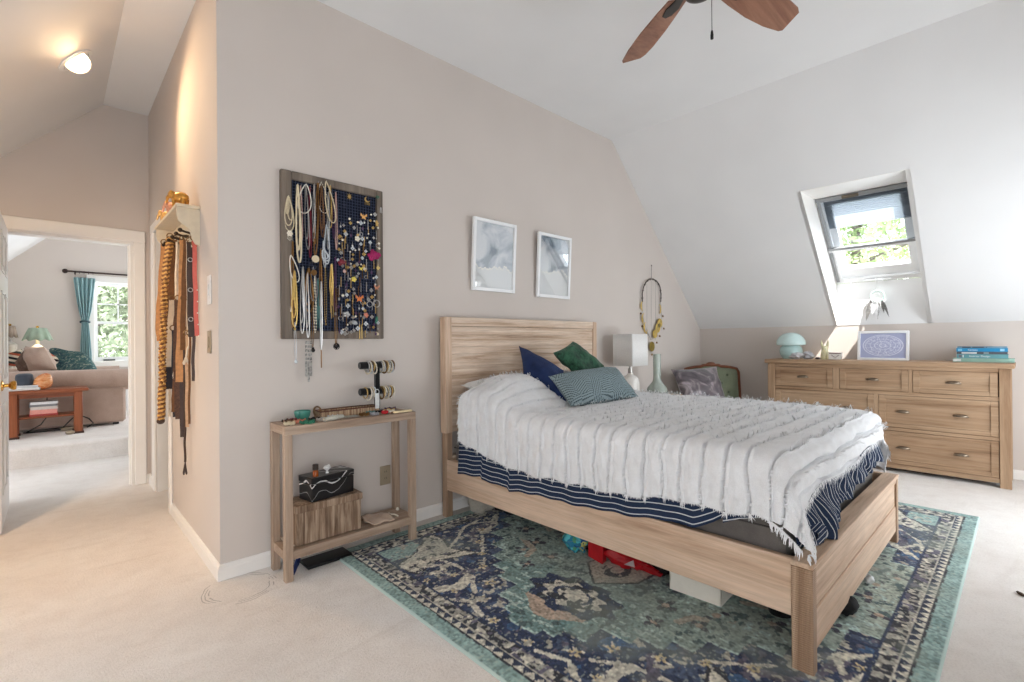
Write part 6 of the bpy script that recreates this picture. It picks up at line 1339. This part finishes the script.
# books
def text(name, s, size, parent, mat, M):
    c = bpy.data.curves.new(name, 'FONT'); c.body = s; c.size = size; c.extrude = .0003; c.align_x = 'LEFT'; c.align_y = 'CENTER'
    t = bpy.data.objects.new('tmp', c); COL.objects.link(t); dg = bpy.context.evaluated_depsgraph_get(); me = bpy.data.meshes.new_from_object(t.evaluated_get(dg)); bpy.data.objects.remove(t)
    me.materials.append(mat); o = link(name, me, parent); me.transform(M); return o
def book(label, y0, y1, x0, z0, h, c, title=None, marks=(), tc=(232, 238, 240), rz=0, group='books stacked on the dresser'):
    z0 += .0004; bk = thing('book', label, 'book', (x0, (y0 + y1) / 2, z0), rz, group, local=True); hw = (y1 - y0) / 2; D = .165; t = .0025; mc_ = plain('cover ' + label[:24], c, .45, var=.06)
    m_ = MB(); m_.box(0, -hw, 0, D, hw, t); m_.box(0, -hw, h - t, D, hw, h); m_.box(-.001, -hw, 0, .004, hw, h, b=.001); build('cover', m_, mc_, bk); m_ = MB(); m_.box(.003, -hw + .004, t, D - .004, hw - .004, h - t); build('pages', m_, plain('paper block', (226, 220, 206), .9, var=.1, nscale=300), bk)
    R = Matrix(((0, 0, -1, 0), (-1, 0, 0, 0), (0, 1, 0, 0), (0, 0, 0, 1)))
    if title: text('title', title, h * .62, bk, plain('title ink', tc, .6, var=.02), Matrix.Translation((-.0018, hw - title_off, h / 2)) @ R)
    for a, b, cc in marks: m_ = MB(); m_.box(-.0022, hw - b, h * .18, -.0009, hw - a, h * .82); build('spine_band', m_, plain('band %d %d %d' % cc, cc, .6, var=.1), bk)
title_off = .06
book('wide pale sage green book at the bottom of the stack', .060, .415, 5.400, DT, .030, (150, 186, 172), None, ((.0, .05, (226, 232, 230)),))
title_off = .075; book('teal book with pale title, third in the stack', .094, .392, 5.415, DT + .031, .032, (106, 160, 168), 'Interior Design', ((.012, .03, (120, 120, 130)), (.036, .042, (232, 232, 232))))
book('thin dark grey book under the bright blue one', .098, .392, 5.412, DT + .064, .019, (82, 88, 96), None, ((.03, .12, (206, 214, 216)), (.16, .19, (140, 160, 164))))
title_off = .07; book('bright blue book near the top of the stack', .096, .394, 5.410, DT + .084, .028, (38, 136, 184), 'Caravan', ((.01, .035, (120, 190, 220)), (.255, .28, (150, 200, 224))))
book('slim grey blue book on top of the stack', .100, .388, 5.414, DT + .113, .013, (116, 146, 166), None, ((.03, .08, (70, 74, 84)), (.09, .16, (78, 80, 88)), (.17, .175, (70, 74, 84))))
# dreamcatcher on the skylight latch
dc0 = at(877, 278, x=5.655); DCX = 5.655; D_ = lambda px, py: at(px, py, x=DCX)
dc = thing('dreamcatcher', 'small turquoise dreamcatcher with feathers hanging below the skylight', 'dreamcatcher', tuple(dc0)); cc = D_(877.3, 296); R = .052
m_ = MB(); m_.tube([dc0, D_(877, 285), D_(877.3, 290)], .0018, 5); build('cord', m_, plain('grey cord', (170, 170, 168), .8), dc); m_ = MB(); m_.torus(cc, R, .007, (1, 0, 0), 26, 8); build('hoop', m_, plain('pale turquoise wrap', (188, 212, 206), .7, var=.25, nscale=120), dc); m_ = MB()
for k in range(8):
    a, b = k * PI / 4, (k + 3) * PI / 4; m_.tube([cc + Vector((0, R * math.cos(a), R * math.sin(a))), cc + Vector((0, R * math.cos(b), R * math.sin(b)))], .0011, 4)
build('web', m_, plain('white thread', (226, 226, 222), .8), dc)
def feather(a, tip, w, m):
    a, tip = Vector(a), Vector(tip); d = (tip - a); s = Vector((0, d.z, -d.y)).normalized() * w; mb = MB(); L = [a + d * t + s * math.sin(PI * t ** .7) * (1 + .08 * math.sin(t * 60)) for t in np.linspace(0, 1, 14)]; R_ = [a + d * t - s * math.sin(PI * t ** .7) * (1 + .08 * math.cos(t * 60)) for t in np.linspace(1, 0, 14)][1:-1]; mb.prism(L + R_, (.0012, 0, 0)); mb.tube([a, tip], .0015, 5); build('feather', mb, m, dc)
FW_ = plain('white feather', (226, 226, 226), .9); FG_ = plain('barred grey feather', (120, 118, 116), .9, var=.5, nscale=60)
for pa, pb, w, m in (((871, 300), (866, 321), .020, FG_), ((873, 301), (872.5, 316), .018, FW_), ((877, 303), (878, 321), .020, FW_), ((879, 302), (877.5, 319), .012, FG_), ((882, 300), (884, 313), .014, FG_), ((883, 301), (889, 317), .010, FG_), ((875, 302), (875, 313), .02, FW_)): feather(D_(*pa), D_(*pb), w, m)
# ------------------------------------------------------------------ ceiling fan
FX, FY, FZ = 1.99, .935, 2.70
fn = thing('ceiling_fan', 'ceiling fan with walnut blades hanging from the flat ceiling', 'ceiling fan', (FX, FY, ZC)); M_FB = wood('walnut fan blade', (166, 122, 100), (148, 104, 84), (120, 82, 68), 'x', 12, rough=.4); M_NI = plain('dark nickel', (70, 66, 64), .35, .8)
m_ = MB(); m_.lathe([(.075, 0), (.072, -.02), (.04, -.05), (0, -.055)], (FX, FY, ZC - .0005), 24); build('canopy', m_, M_NI, fn); m_ = MB(); m_.cyl((FX, FY, ZC - .05), (FX, FY, FZ + .09), .013); build('downrod', m_, M_NI, fn)
m_ = MB(); m_.lathe([(0, .09), (.05, .088), (.11, .065), (.125, .03), (.12, -.01), (.085, -.035), (.06, -.05), (.058, -.09), (.03, -.105), (0, -.107)], (FX, FY, FZ), 32); build('motor_housing', m_, M_NI, fn)
a0 = math.radians(58)
for k in range(5):
    a = a0 - k * 2 * PI / 5; M = T(FX, FY, FZ, rz=a) @ Matrix.Rotation(-math.radians(15), 4, 'X')
    O = [(.17, .055), (.24, .068), (.40, .084), (.54, .086), (.615, .076), (.655, .046), (.668, 0), (.652, -.05), (.60, -.078), (.54, -.086), (.40, -.084), (.24, -.068), (.17, -.055)]
    O = [(.17, .048), (.26, .060), (.40, .072), (.54, .072), (.645, .060), (.662, .048), (.640, -.050), (.61, -.064), (.54, -.072), (.40, -.070), (.26, -.058), (.17, -.048)]
    m_ = MB(); m_.prism([M @ Vector((x, y, 0)) for x, y in O], M.to_3x3() @ Vector((0, 0, .007))); bl_ = build('blade', m_, M_FB, fn)
    m_ = MB(); m_.prism([M @ Vector((x, y, -.006)) for x, y in ((.09, .02), (.17, .022), (.22, .034), (.27, .024), (.285, 0), (.27, -.024), (.22, -.034), (.17, -.022), (.09, -.02))], M.to_3x3() @ Vector((0, 0, .005))); build('blade_iron', m_, M_NI, fn)
pc = at(712, 38, d=FV.dot(Vector((FX, FY, FZ)) - CAM) + .02); m_ = MB(); m_.tube([(pc.x, pc.y, FZ - .09), (pc.x, pc.y, pc.z + .03)], .0016, 5); build('pull_chain', m_, M_NI, fn); m_ = MB(); m_.lathe([(0, .03), (.004, .027), (.0065, .01), (.0065, -.008), (0, -.012)], pc + Vector((0, 0, .004)), 10); build('chain_fob', m_, M_BLACK, fn)
# ------------------------------------------------------------------ far room
M_CH = wood('cherry wood', (158, 90, 54), (140, 76, 44), (106, 56, 34), 'x', 14, rough=.35); M_CHZ = wood('cherry wood upright', (158, 90, 54), (140, 76, 44), (106, 56, 34), 'z', 14, rough=.35)
TY0, TY1, TX0, TX1 = 7.12, 7.44, -.72, .285
st = thing('side_table', 'reddish cherry side table with lower shelf in the far room', 'table', (-.22, 7.28, ZF))
m_ = MB(); m_.box(TX0, TY0 - .02, .652, TX1, TY1 + .02, .685, b=.006); build('top', m_, M_CH, st); m_ = MB(); m_.box(TX0 + .12, TY0 + .02, .385, TX1 - .12, TY1 - .02, .408, b=.004); build('shelf', m_, M_CH, st)
for x in (-.30, .20):
    for y in (TY0, TY1 - .06): m_ = MB(); m_.box(x - .035, y, ZF + .02, x + .035, y + .06, .652, b=.006); build('leg', m_, M_CHZ, st); m_ = MB(); m_.box(x - .045, y - .006, ZF + .0005, x + .045, y + .066, ZF + .022, b=.004); build('foot', m_, plain('dark foot', (70, 42, 30), .5), st)
for x in (-.30, .20): m_ = MB(); m_.box(x - .02, TY0 + .06, .60, x + .02, TY1 - .06, .65); build('apron', m_, M_CH, st)
m_ = MB(); m_.box(TX0 + .1, TY0 + .02, .60, TX1 - .09, TY0 + .04, .652); build('front_apron', m_, M_CH, st)
z = .6856
cb = lambda px, py: at(px, py, y=7.20)
b0 = cb(25, 386)
m_ = MB(); m_.box(b0.x - .115, 7.14, z, b0.x + .115, 7.30, z + .028, b=.003); one('book', m_, plain('white jacket', (222, 220, 216), .6, var=.05), 'white book at the bottom of the pile on the cherry table', 'book', (b0.x, 7.2, z))
m_ = MB(); m_.box(b0.x - .095, 7.15, z + .0286, b0.x + .10, 7.29, z + .052, b=.003); one('book', m_, plain('grey jacket', (196, 196, 198), .6, var=.05), 'pale grey book under the dark speaker on the cherry table', 'book', (b0.x, 7.2, z + .029))
m_ = MB(); m_.lathe([(0, 0), (.060, 0), (.068, .008), (.070, .08), (.064, .110), (.045, .122), (0, .124)], (b0.x - .005, 7.215, z + .0526), 24); one('smart_speaker', m_, fabric('charcoal knit', (74, 80, 90), (58, 63, 72), 160), 'round dark grey speaker on the two books on the cherry table', 'speaker', (b0.x, 7.2, z + .053))
s0 = cb(43, 380); P = []
for i in range(26):
    row = []
    for j in range(14):
        a = 2 * PI * i / 26; th = PI * (j + .01) / 13.02; k = 1 + .12 * math.sin(2 * a + 1) * math.sin(th) + .05 * math.sin(5 * a + 3 * th); row.append((s0.x + .062 * k * math.sin(th) * math.cos(a) * 1.15, 7.22 + .075 * k * math.sin(th) * math.sin(a), z + .072 + max(-.071, .090 * k * math.cos(th)) + .02 * math.cos(a) * math.sin(th)))
    P.append(row)
n = NT('orange shell'); f_ = n.noise(n.coord((6, 6, 14)), 2, 3, .6, 1); n.base(n.ramp(f_, [(.35, C(196, 106, 52)[:3]), (.55, C(222, 158, 106)[:3]), (.7, C(238, 206, 170)[:3])])); n.set(.25); m_ = MB(); m_.grid(P, cu=True); one('conch_shell', m_, n.m, 'glossy orange and cream shell on the cherry table', 'shell', (s0.x, 7.22, z), None, 60)
zs = .4086
for k, (c, h, lab) in enumerate((((150, 48, 44), .020, 'thin red book at the bottom of the shelf pile'), ((210, 140, 128), .046, 'salmon pink book, second in the shelf pile'), ((196, 184, 176), .030, 'beige grey book in the middle of the shelf pile'), ((120, 118, 120), .024, 'dark grey book near the top of the shelf pile'), ((208, 206, 206), .026, 'white book on top of the shelf pile'))):
    x0, x1 = cb(29, 400).x + .006 * (k % 3), cb(58, 400).x - .008 * (k % 2)
    bk = thing('book', lab + ' of the cherry table', 'book', ((x0 + x1) / 2, 7.22, zs), 0, 'books on the cherry table shelf'); m_ = MB(); m_.box(x0, 7.15, zs, x1, 7.32, zs + .003); m_.box(x0, 7.15, zs + h - .003, x1, 7.32, zs + h); m_.box(x0, 7.148, zs, x1, 7.153, zs + h); build('cover', m_, plain('jacket %d' % k, c, .5), bk)
    m_ = MB(); m_.box(x0 + .004, 7.153, zs + .003, x1 - .004, 7.316, zs + h - .003); build('pages', m_, plain('book pages', (222, 214, 200), .9), bk); zs += h + .0005
M_SOFA = fabric('taupe microsuede', (190, 166, 152), (174, 150, 136), 120, bump=.2, big=4)
SX0, SX1, SYA, SYB = -1.15, .675, 7.52, 8.92
sf = thing('sofa', 'taupe rolled arm sofa in the far room, seen end on', 'sofa', (-.2, 8.4, ZF))
m_ = MB(); m_.box(SX0, SYA + .03, ZF + .03, SX1 - .03, SYA + .26, .66, b=.03); build('arm_panel', m_, M_SOFA, sf)
m_ = MB(); m_.tube([(SX0 - .02, SYA + .13, .742), (SX0, SYA + .13, .742), (SX1, SYA + .13, .732), (SX1 + .012, SYA + .13, .732)], [.10, .135, .128, .11], 22); build('rolled_arm', m_, M_SOFA, sf)
m_ = MB(); m_.box(SX0, SYB - .26, ZF + .03, SX1 - .03, SYB, .66, b=.03); m_.tube([(SX0, SYB - .13, .742), (SX1, SYB - .13, .732)], .13, 18); build('far_arm', m_, M_SOFA, sf)
m_ = MB(); m_.box(SX0, SYA + .26, ZF + .03, SX1 - .06, SYB - .26, .46, b=.03); build('base', m_, M_SOFA, sf); m_ = MB(); m_.box(SX0 + .25, SYA + .27, .46, SX1 - .02, SYB - .27, .60, b=.05); build('seat_cushion', m_, M_SOFA, sf)
m_ = MB(); m_.box(SX0 - .05, SYA + .05, ZF + .03, SX0 + .28, SYB - .05, .98, b=.08); build('back', m_, M_SOFA, sf)
for x in (SX0 + .1, SX1 - .12): m_ = MB(); m_.cyl((x, SYA + .12, ZF), (x, SYA + .12, ZF + .04), .03); build('leg', m_, M_BLACK, sf)
D8 = 5.95
def farpillow(px4, m, label, th=.16, d=D8, seed=20, nm='throw_pillow', cat='pillow'):
    c = [tuple(at(a, b, d=dd)) for (a, b), dd in zip(px4, d if hasattr(d, '__len__') else [d] * 4)]; mb = pillow(c, th, 18, 14, seed=seed, wr=.02); return one(nm, mb, m, label, cat, tuple(np.mean(c, 0)), None, 180)
farpillow([(25, 346), (44, 346.5), (58, 371), (29, 371)], M_SOFA, 'taupe sofa pillow standing against the rolled arm', .22, 5.95)
farpillow([(15, 362), (27, 346), (32, 371), (22, 374)], leather('dark taupe suede', (112, 92, 82), .9), 'dark brown side of a pillow left of the taupe one', .10, 6.02, 21)
def wavy():
    n = NT('multi striped cushion'); q = n.sep(n.coord((1, 1, 1), rot=(.2, .5, .3))); n.base(n.ramp(n.math('FRACT', n.math('MULTIPLY', n.math('ADD', q[0], q[2]), 5)), [(0, C(40, 36, 40)[:3]), (.2, C(222, 210, 190)[:3]), (.4, C(190, 96, 70)[:3]), (.6, C(60, 70, 66)[:3]), (.8, C(226, 216, 198)[:3])], 'CONSTANT')); n.set(.85); return n.m
farpillow([(4, 354), (22, 349), (20, 366), (4, 368)], wavy(), 'striped multicolour pillow by the white door edge', .10, 6.3, 22)
farpillow([(44, 348), (58, 358), (58, 371), (50, 366)], wavy(), 'striped pillow behind the taupe sofa pillow', .10, 6.15, 23)
def ikat():
    n = NT('blue green patterned throw'); v = n.coord((3, 3, 3)); a = n.noise(v, 3.4, 5, .7, 2.5); b = n.noise(v, 8, 3, .6, 1)
    c = n.ramp(a, [(.3, C(22, 40, 66)[:3]), (.44, C(44, 84, 92)[:3]), (.54, C(70, 104, 96)[:3]), (.64, C(176, 176, 160)[:3])]); n.base(n.mix(c, n.ramp(b, [(.4, (.45, .5, .55)), (.6, (1, 1, 1))]), .6, 'MULTIPLY')); n.set(.9); return n.m
tw = [(46, 347), (56, 346), (68, 349), (80, 350), (89, 354), (94, 362), (98, 370)]
P = []
for i, (px, py) in enumerate(tw):
    row = []
    for j in range(8):
        t = j / 7; p = at(px + t * 3, py + (372 - py) * t, d=6.35 - .30 * t); p.z += .012 * math.sin(i * 2.2 + j * 1.3); row.append(tuple(p))
    P.append(row)
m_ = MB(); m_.grid(P); o = one('throw_blanket', m_, ikat(), 'blue and green patterned throw heaped over the sofa back', 'blanket', P[3][7], None, 180); o.modifiers.new('t', 'SOLIDIFY').thickness = .12; sb = o.modifiers.new('s', 'SUBSURF'); sb.levels = sb.render_levels = 2
# curtain and rod
yr = YF - .07; rA, rB = at(66, 270.5, y=yr), at(140, 276.5, y=yr); M_ROD = plain('dark iron', (52, 38, 34), .45, .4)
cr = thing('curtain_rod', 'dark iron curtain rod above the far window', 'curtain rod', ((rA.x + rB.x) / 2, YF, rA.z)); zr = (rA.z + rB.z) / 2
m_ = MB(); m_.tube([(rA.x, yr, zr), (1.75, yr, zr)], .013, 10); build('rod', m_, M_ROD, cr); m_ = MB(); m_.sph((rA.x - .01, yr, zr), .034, 12, 8); build('finial', m_, M_ROD, cr)
m_ = MB(); m_.tube([(rA.x + .10, yr, zr - .005), (rA.x + .10, YF, zr - .03)], .010, 6); build('bracket', m_, M_ROD, cr)
M_CUR = fabric('teal curtain', (168, 200, 204), (148, 184, 190), 180, sheen=.1); P = []
prof = [(277, 73.5, 95), (290, 75.5, 93.5), (303, 77.5, 92), (314, 80, 90.5), (321, 82, 87.5), (325, 82, 88.5), (335, 81.5, 89.5), (350, 80.5, 91), (375, 80, 92)]
for py, xa, xb in prof:
    a, b = at(xa, py, y=yr), at(xb, py, y=yr); amp = .035 if b.x - a.x > .10 else .022; row = []
    for k in range(49): t = k / 48; row.append((a.x + (b.x - a.x) * t, yr + amp * math.sin(t * 2 * PI * 4.5), a.z + .0 * t))
    P.append(row)
cu = thing('curtain', 'teal curtain tied back at the left of the far window', 'curtain', (at(85, 320, y=yr).x, yr, ZF)); m_ = MB(); m_.grid(P); o = build('drape', m_, M_CUR, cu, smooth=180); sb = o.modifiers.new('s', 'SUBSURF'); sb.levels = sb.render_levels = 1; o.modifiers.new('t', 'SOLIDIFY').thickness = .006
tb_ = at(85, 322, y=yr); m_ = MB(); m_.torus(tb_, .052, .012, (0, .2, 1), 20, 6); build('tie_back', m_, plain('dark teal cord', (40, 66, 72), .7), cu); m_ = MB()
for px in (75, 79.5, 84, 88.5, 93): p = at(px, 277, y=yr); m_.torus((p.x, yr, zr - .006), .02, .003, (1, 0, 0), 12, 5)
build('rings', m_, M_ROD, cu)
# lamps behind the sofa
def pleated_lamp(px, py_top, py_bot, rt_, rb_, d, lab, m, stem):
    pt, pb = at(px, py_top, d=d), at(px, py_bot, d=d); r = []
    for i in range(72): a = 2 * PI * i / 72; k = 1 + .07 * math.cos(9 * a); r.append([(pb.x + rb_ * k * math.cos(a), pb.y + rb_ * k * math.sin(a), pb.z - .012 * math.cos(9 * a)), (pb.x + (rb_ * .5 + rt_ * .5) * k * math.cos(a), pb.y + (rb_ * .5 + rt_ * .5) * k * math.sin(a), (pb.z + pt.z) / 2), (pb.x + rt_ * k * math.cos(a), pb.y + rt_ * k * math.sin(a), pt.z)])
    l = thing('table_lamp', lab, 'lamp', (pb.x, pb.y, ZF)); m_ = MB(); m_.grid(r, cu=True); o = build('shade', m_, m, l, smooth=60); o.modifiers.new('t', 'SOLIDIFY').thickness = .004
    m_ = MB(); m_.lathe([(0, 0), (.10, 0), (.11, .015), (.04, .04), (.03, .3), (.025, pb.z - ZF - .25), (.07, pb.z - ZF - .16), (.07, pb.z - ZF - .10), (.02, pb.z - ZF - .06), (.015, pt.z - ZF - .01), (0, pt.z - ZF)], (pb.x, pb.y, ZF), 20); build('base', m_, stem, l); m_ = MB(); m_.sph((pb.x, pb.y, pt.z + .015), .016, 8, 6); build('finial', m_, M_BRASS, l)
pleated_lamp(37.5, 328, 340, .085, .150, 6.55, 'green pleated lamp shade behind the far sofa', fabric('sage silk', (176, 192, 172), (150, 170, 150), 200), plain('cream ceramic stem', (220, 206, 186), .3))
pleated_lamp(10, 326, 337, .05, .075, 6.6, 'small beige lamp half hidden by the white door', fabric('beige silk', (196, 176, 160), scale=200), plain('grey stem', (190, 186, 180), .4))
# white bench under the far window, cords and power strip
p0, p1 = at(124, 378, y=9.2), at(131, 378, y=9.2); m_ = MB(); m_.box(p0.x, 9.1, p0.z - .02, p0.x + .8, 9.5, p0.z + .01, b=.004)
for x in (p0.x + .02, p0.x + .74):
    for y in (9.12, 9.44): m_.box(x, y, ZF, x + .04, y + .04, p0.z - .02)
one('window_bench', m_, M_WHITE, 'white bench under the far window beside the sofa', 'bench', (p0.x + .4, 9.3, ZF))
m_ = MB(); m_.tube([(-.24, 7.50, ZF + .012), (-.10, 7.46, ZF + .012), (.06, 7.47, ZF + .012), (.14, 7.48, .30), (.20, 7.49, .36), (.30, 7.50, .30), (.34, 7.49, ZF + .05), (.28, 7.47, ZF + .012)], .007, 6); m_.tube([(-.05, 7.46, .60), (-.055, 7.47, .36), (-.10, 7.48, .28), (-.22, 7.49, ZF + .012)], .006, 6); one('extension_lead', m_, M_BLACK, 'black power cord looping behind the cherry table', 'cord', (0, 7.47, ZF))
m_ = MB(); m_.box(.06, 7.445, ZF + .0005, .17, 7.485, ZF + .035, b=.006); one('power_strip', m_, M_PLATE, 'ivory power strip on the carpet behind the cherry table', 'power strip', (.11, 7.47, ZF))
m_ = MB(); m_.sph((.13, 7.10, ZF + .022), (.04, .03, .022), 12, 8); one('white_plug', m_, M_PLATE, 'white adapter plug on the carpet beside the cherry table leg', 'plug', (.13, 7.10, ZF))
# ------------------------------------------------------------------ trees outside the windows
def leafmat(name, c1, c2):
    n = NT(name); n.n.remove(n.p); f = n.noise(n.coord(), 3, 3); col = n.ramp(f, [(.35, C(c2)[:3]), (.65, C(c1)[:3])])
    d = n.new('ShaderNodeBsdfDiffuse'); t = n.new('ShaderNodeBsdfTranslucent'); n.l(col, d.inputs[0]); n.l(col, t.inputs[0]); m = n.new('ShaderNodeMixShader', Fac=.4); n.l(d.outputs[0], m.inputs[1]); n.l(t.outputs[0], m.inputs[2]); n.l(m.outputs[0], n.o.inputs['Surface']); return n.m
LF = leafmat('spring leaves', (176, 190, 146), (140, 160, 112)); LF2 = leafmat('pale leaves', (160, 166, 146), (118, 132, 104)); BARK = plain('grey bark', (96, 90, 84), .9, var=.3, nscale=12)
def tree(label, base, h, r, cz, n_, m, seed, ls=.14):
    g_ = np.random.RandomState(seed); tr = thing('tree', label, 'tree', base); B = Vector(base); mb = MB(); mb.tube([B, B + Vector((.1, .05, h * .4)), B + Vector((0, .1, h * .75)), B + Vector((.05, 0, h))], [.16, .13, .08, .02], 8)
    for k in range(16):
        z = h * g_.uniform(.3, .9); a = g_.uniform(0, 2 * PI); L = r * g_.uniform(.5, .95); p = B + Vector((0, 0, z)); mb.tube([p, p + Vector((math.cos(a) * L * .5, math.sin(a) * L * .5, .3)), p + Vector((math.cos(a) * L, math.sin(a) * L, .5))], [.05, .03, .01], 5)
    build('trunk', mb, BARK, tr); u = g_.normal(size=(n_, 3)); u /= np.linalg.norm(u, axis=1)[:, None]; rad = g_.rand(n_) ** .45; c = np.array(base) + [0, 0, cz] + u * rad[:, None] * np.array([r, r, h * .46]); c += .5 * np.stack([vnoise(c[:, 1] * .8, c[:, 2] * .8, seed), vnoise(c[:, 0] * .8, c[:, 2] * .8, seed + 1), vnoise(c[:, 0] * .8, c[:, 1] * .8, seed + 2)], 1)
    keep = vnoise(c[:, 0] * 1.7 + c[:, 2], c[:, 1] * 1.7 + c[:, 2] * 1.3, seed + 5) > .36; c = c[keep]
    v1 = g_.normal(size=(len(c), 3)); v1 /= np.linalg.norm(v1, axis=1)[:, None]; v2 = np.cross(v1, g_.normal(size=(len(c), 3))); v2 /= np.linalg.norm(v2, axis=1)[:, None] + 1e-9; s = ls * g_.uniform(.6, 1.3, (len(c), 1))
    V = np.stack([c + v1 * s, c + v2 * s * .45, c - v1 * s, c - v2 * s * .45], 1).reshape(-1, 3); mb = MB(); mb.v = V.tolist(); mb.f = [(4 * i, 4 * i + 1, 4 * i + 2, 4 * i + 3) for i in range(len(c))]; mb.mi = [0] * len(c); o = build('foliage', mb, m, tr, smooth=180)
tree('leafy green tree filling the view through the skylight', (13.5, 2.6, -3), 9.5, 3.2, 5.6, 26000, LF, 1, .085)
tree('pale budding tree seen through the left of the far window', (.3, 16.5, -3), 8.0, 2.3, 4.6, 16000, LF2, 2, .09)
tree('greener tree seen through the right of the far window', (2.9, 19.0, -3), 9.0, 2.8, 4.9, 20000, leafmat('deep leaves', (150, 166, 116), (104, 126, 80)), 3, .10)

lb = at(37.5, 336, d=6.55); l_ = bpy.data.lights.new('far_room_fill', 'POINT'); l_.energy = 9; l_.color = (1, .8, .58); l_.shadow_soft_size = .04; o = bpy.data.objects.new('far_room_fill', l_); COL.objects.link(o); o.location = lb  # point light added inside the unlit lamp to warm the far room
qd = at(1021, 594, z=.006); m_ = MB(); m_.sph(qd, (.022, .010, .006), 10, 6, T(rz=.5)); m_.sph(qd + Vector((.012, .010, .001)), (.010, .006, .004), 8, 5); one('dried_leaf', m_, plain('dry brown leaf', (70, 52, 38), .8), 'small dark dried leaf on the carpet at the picture edge', 'leaf', (qd.x, qd.y, 0))
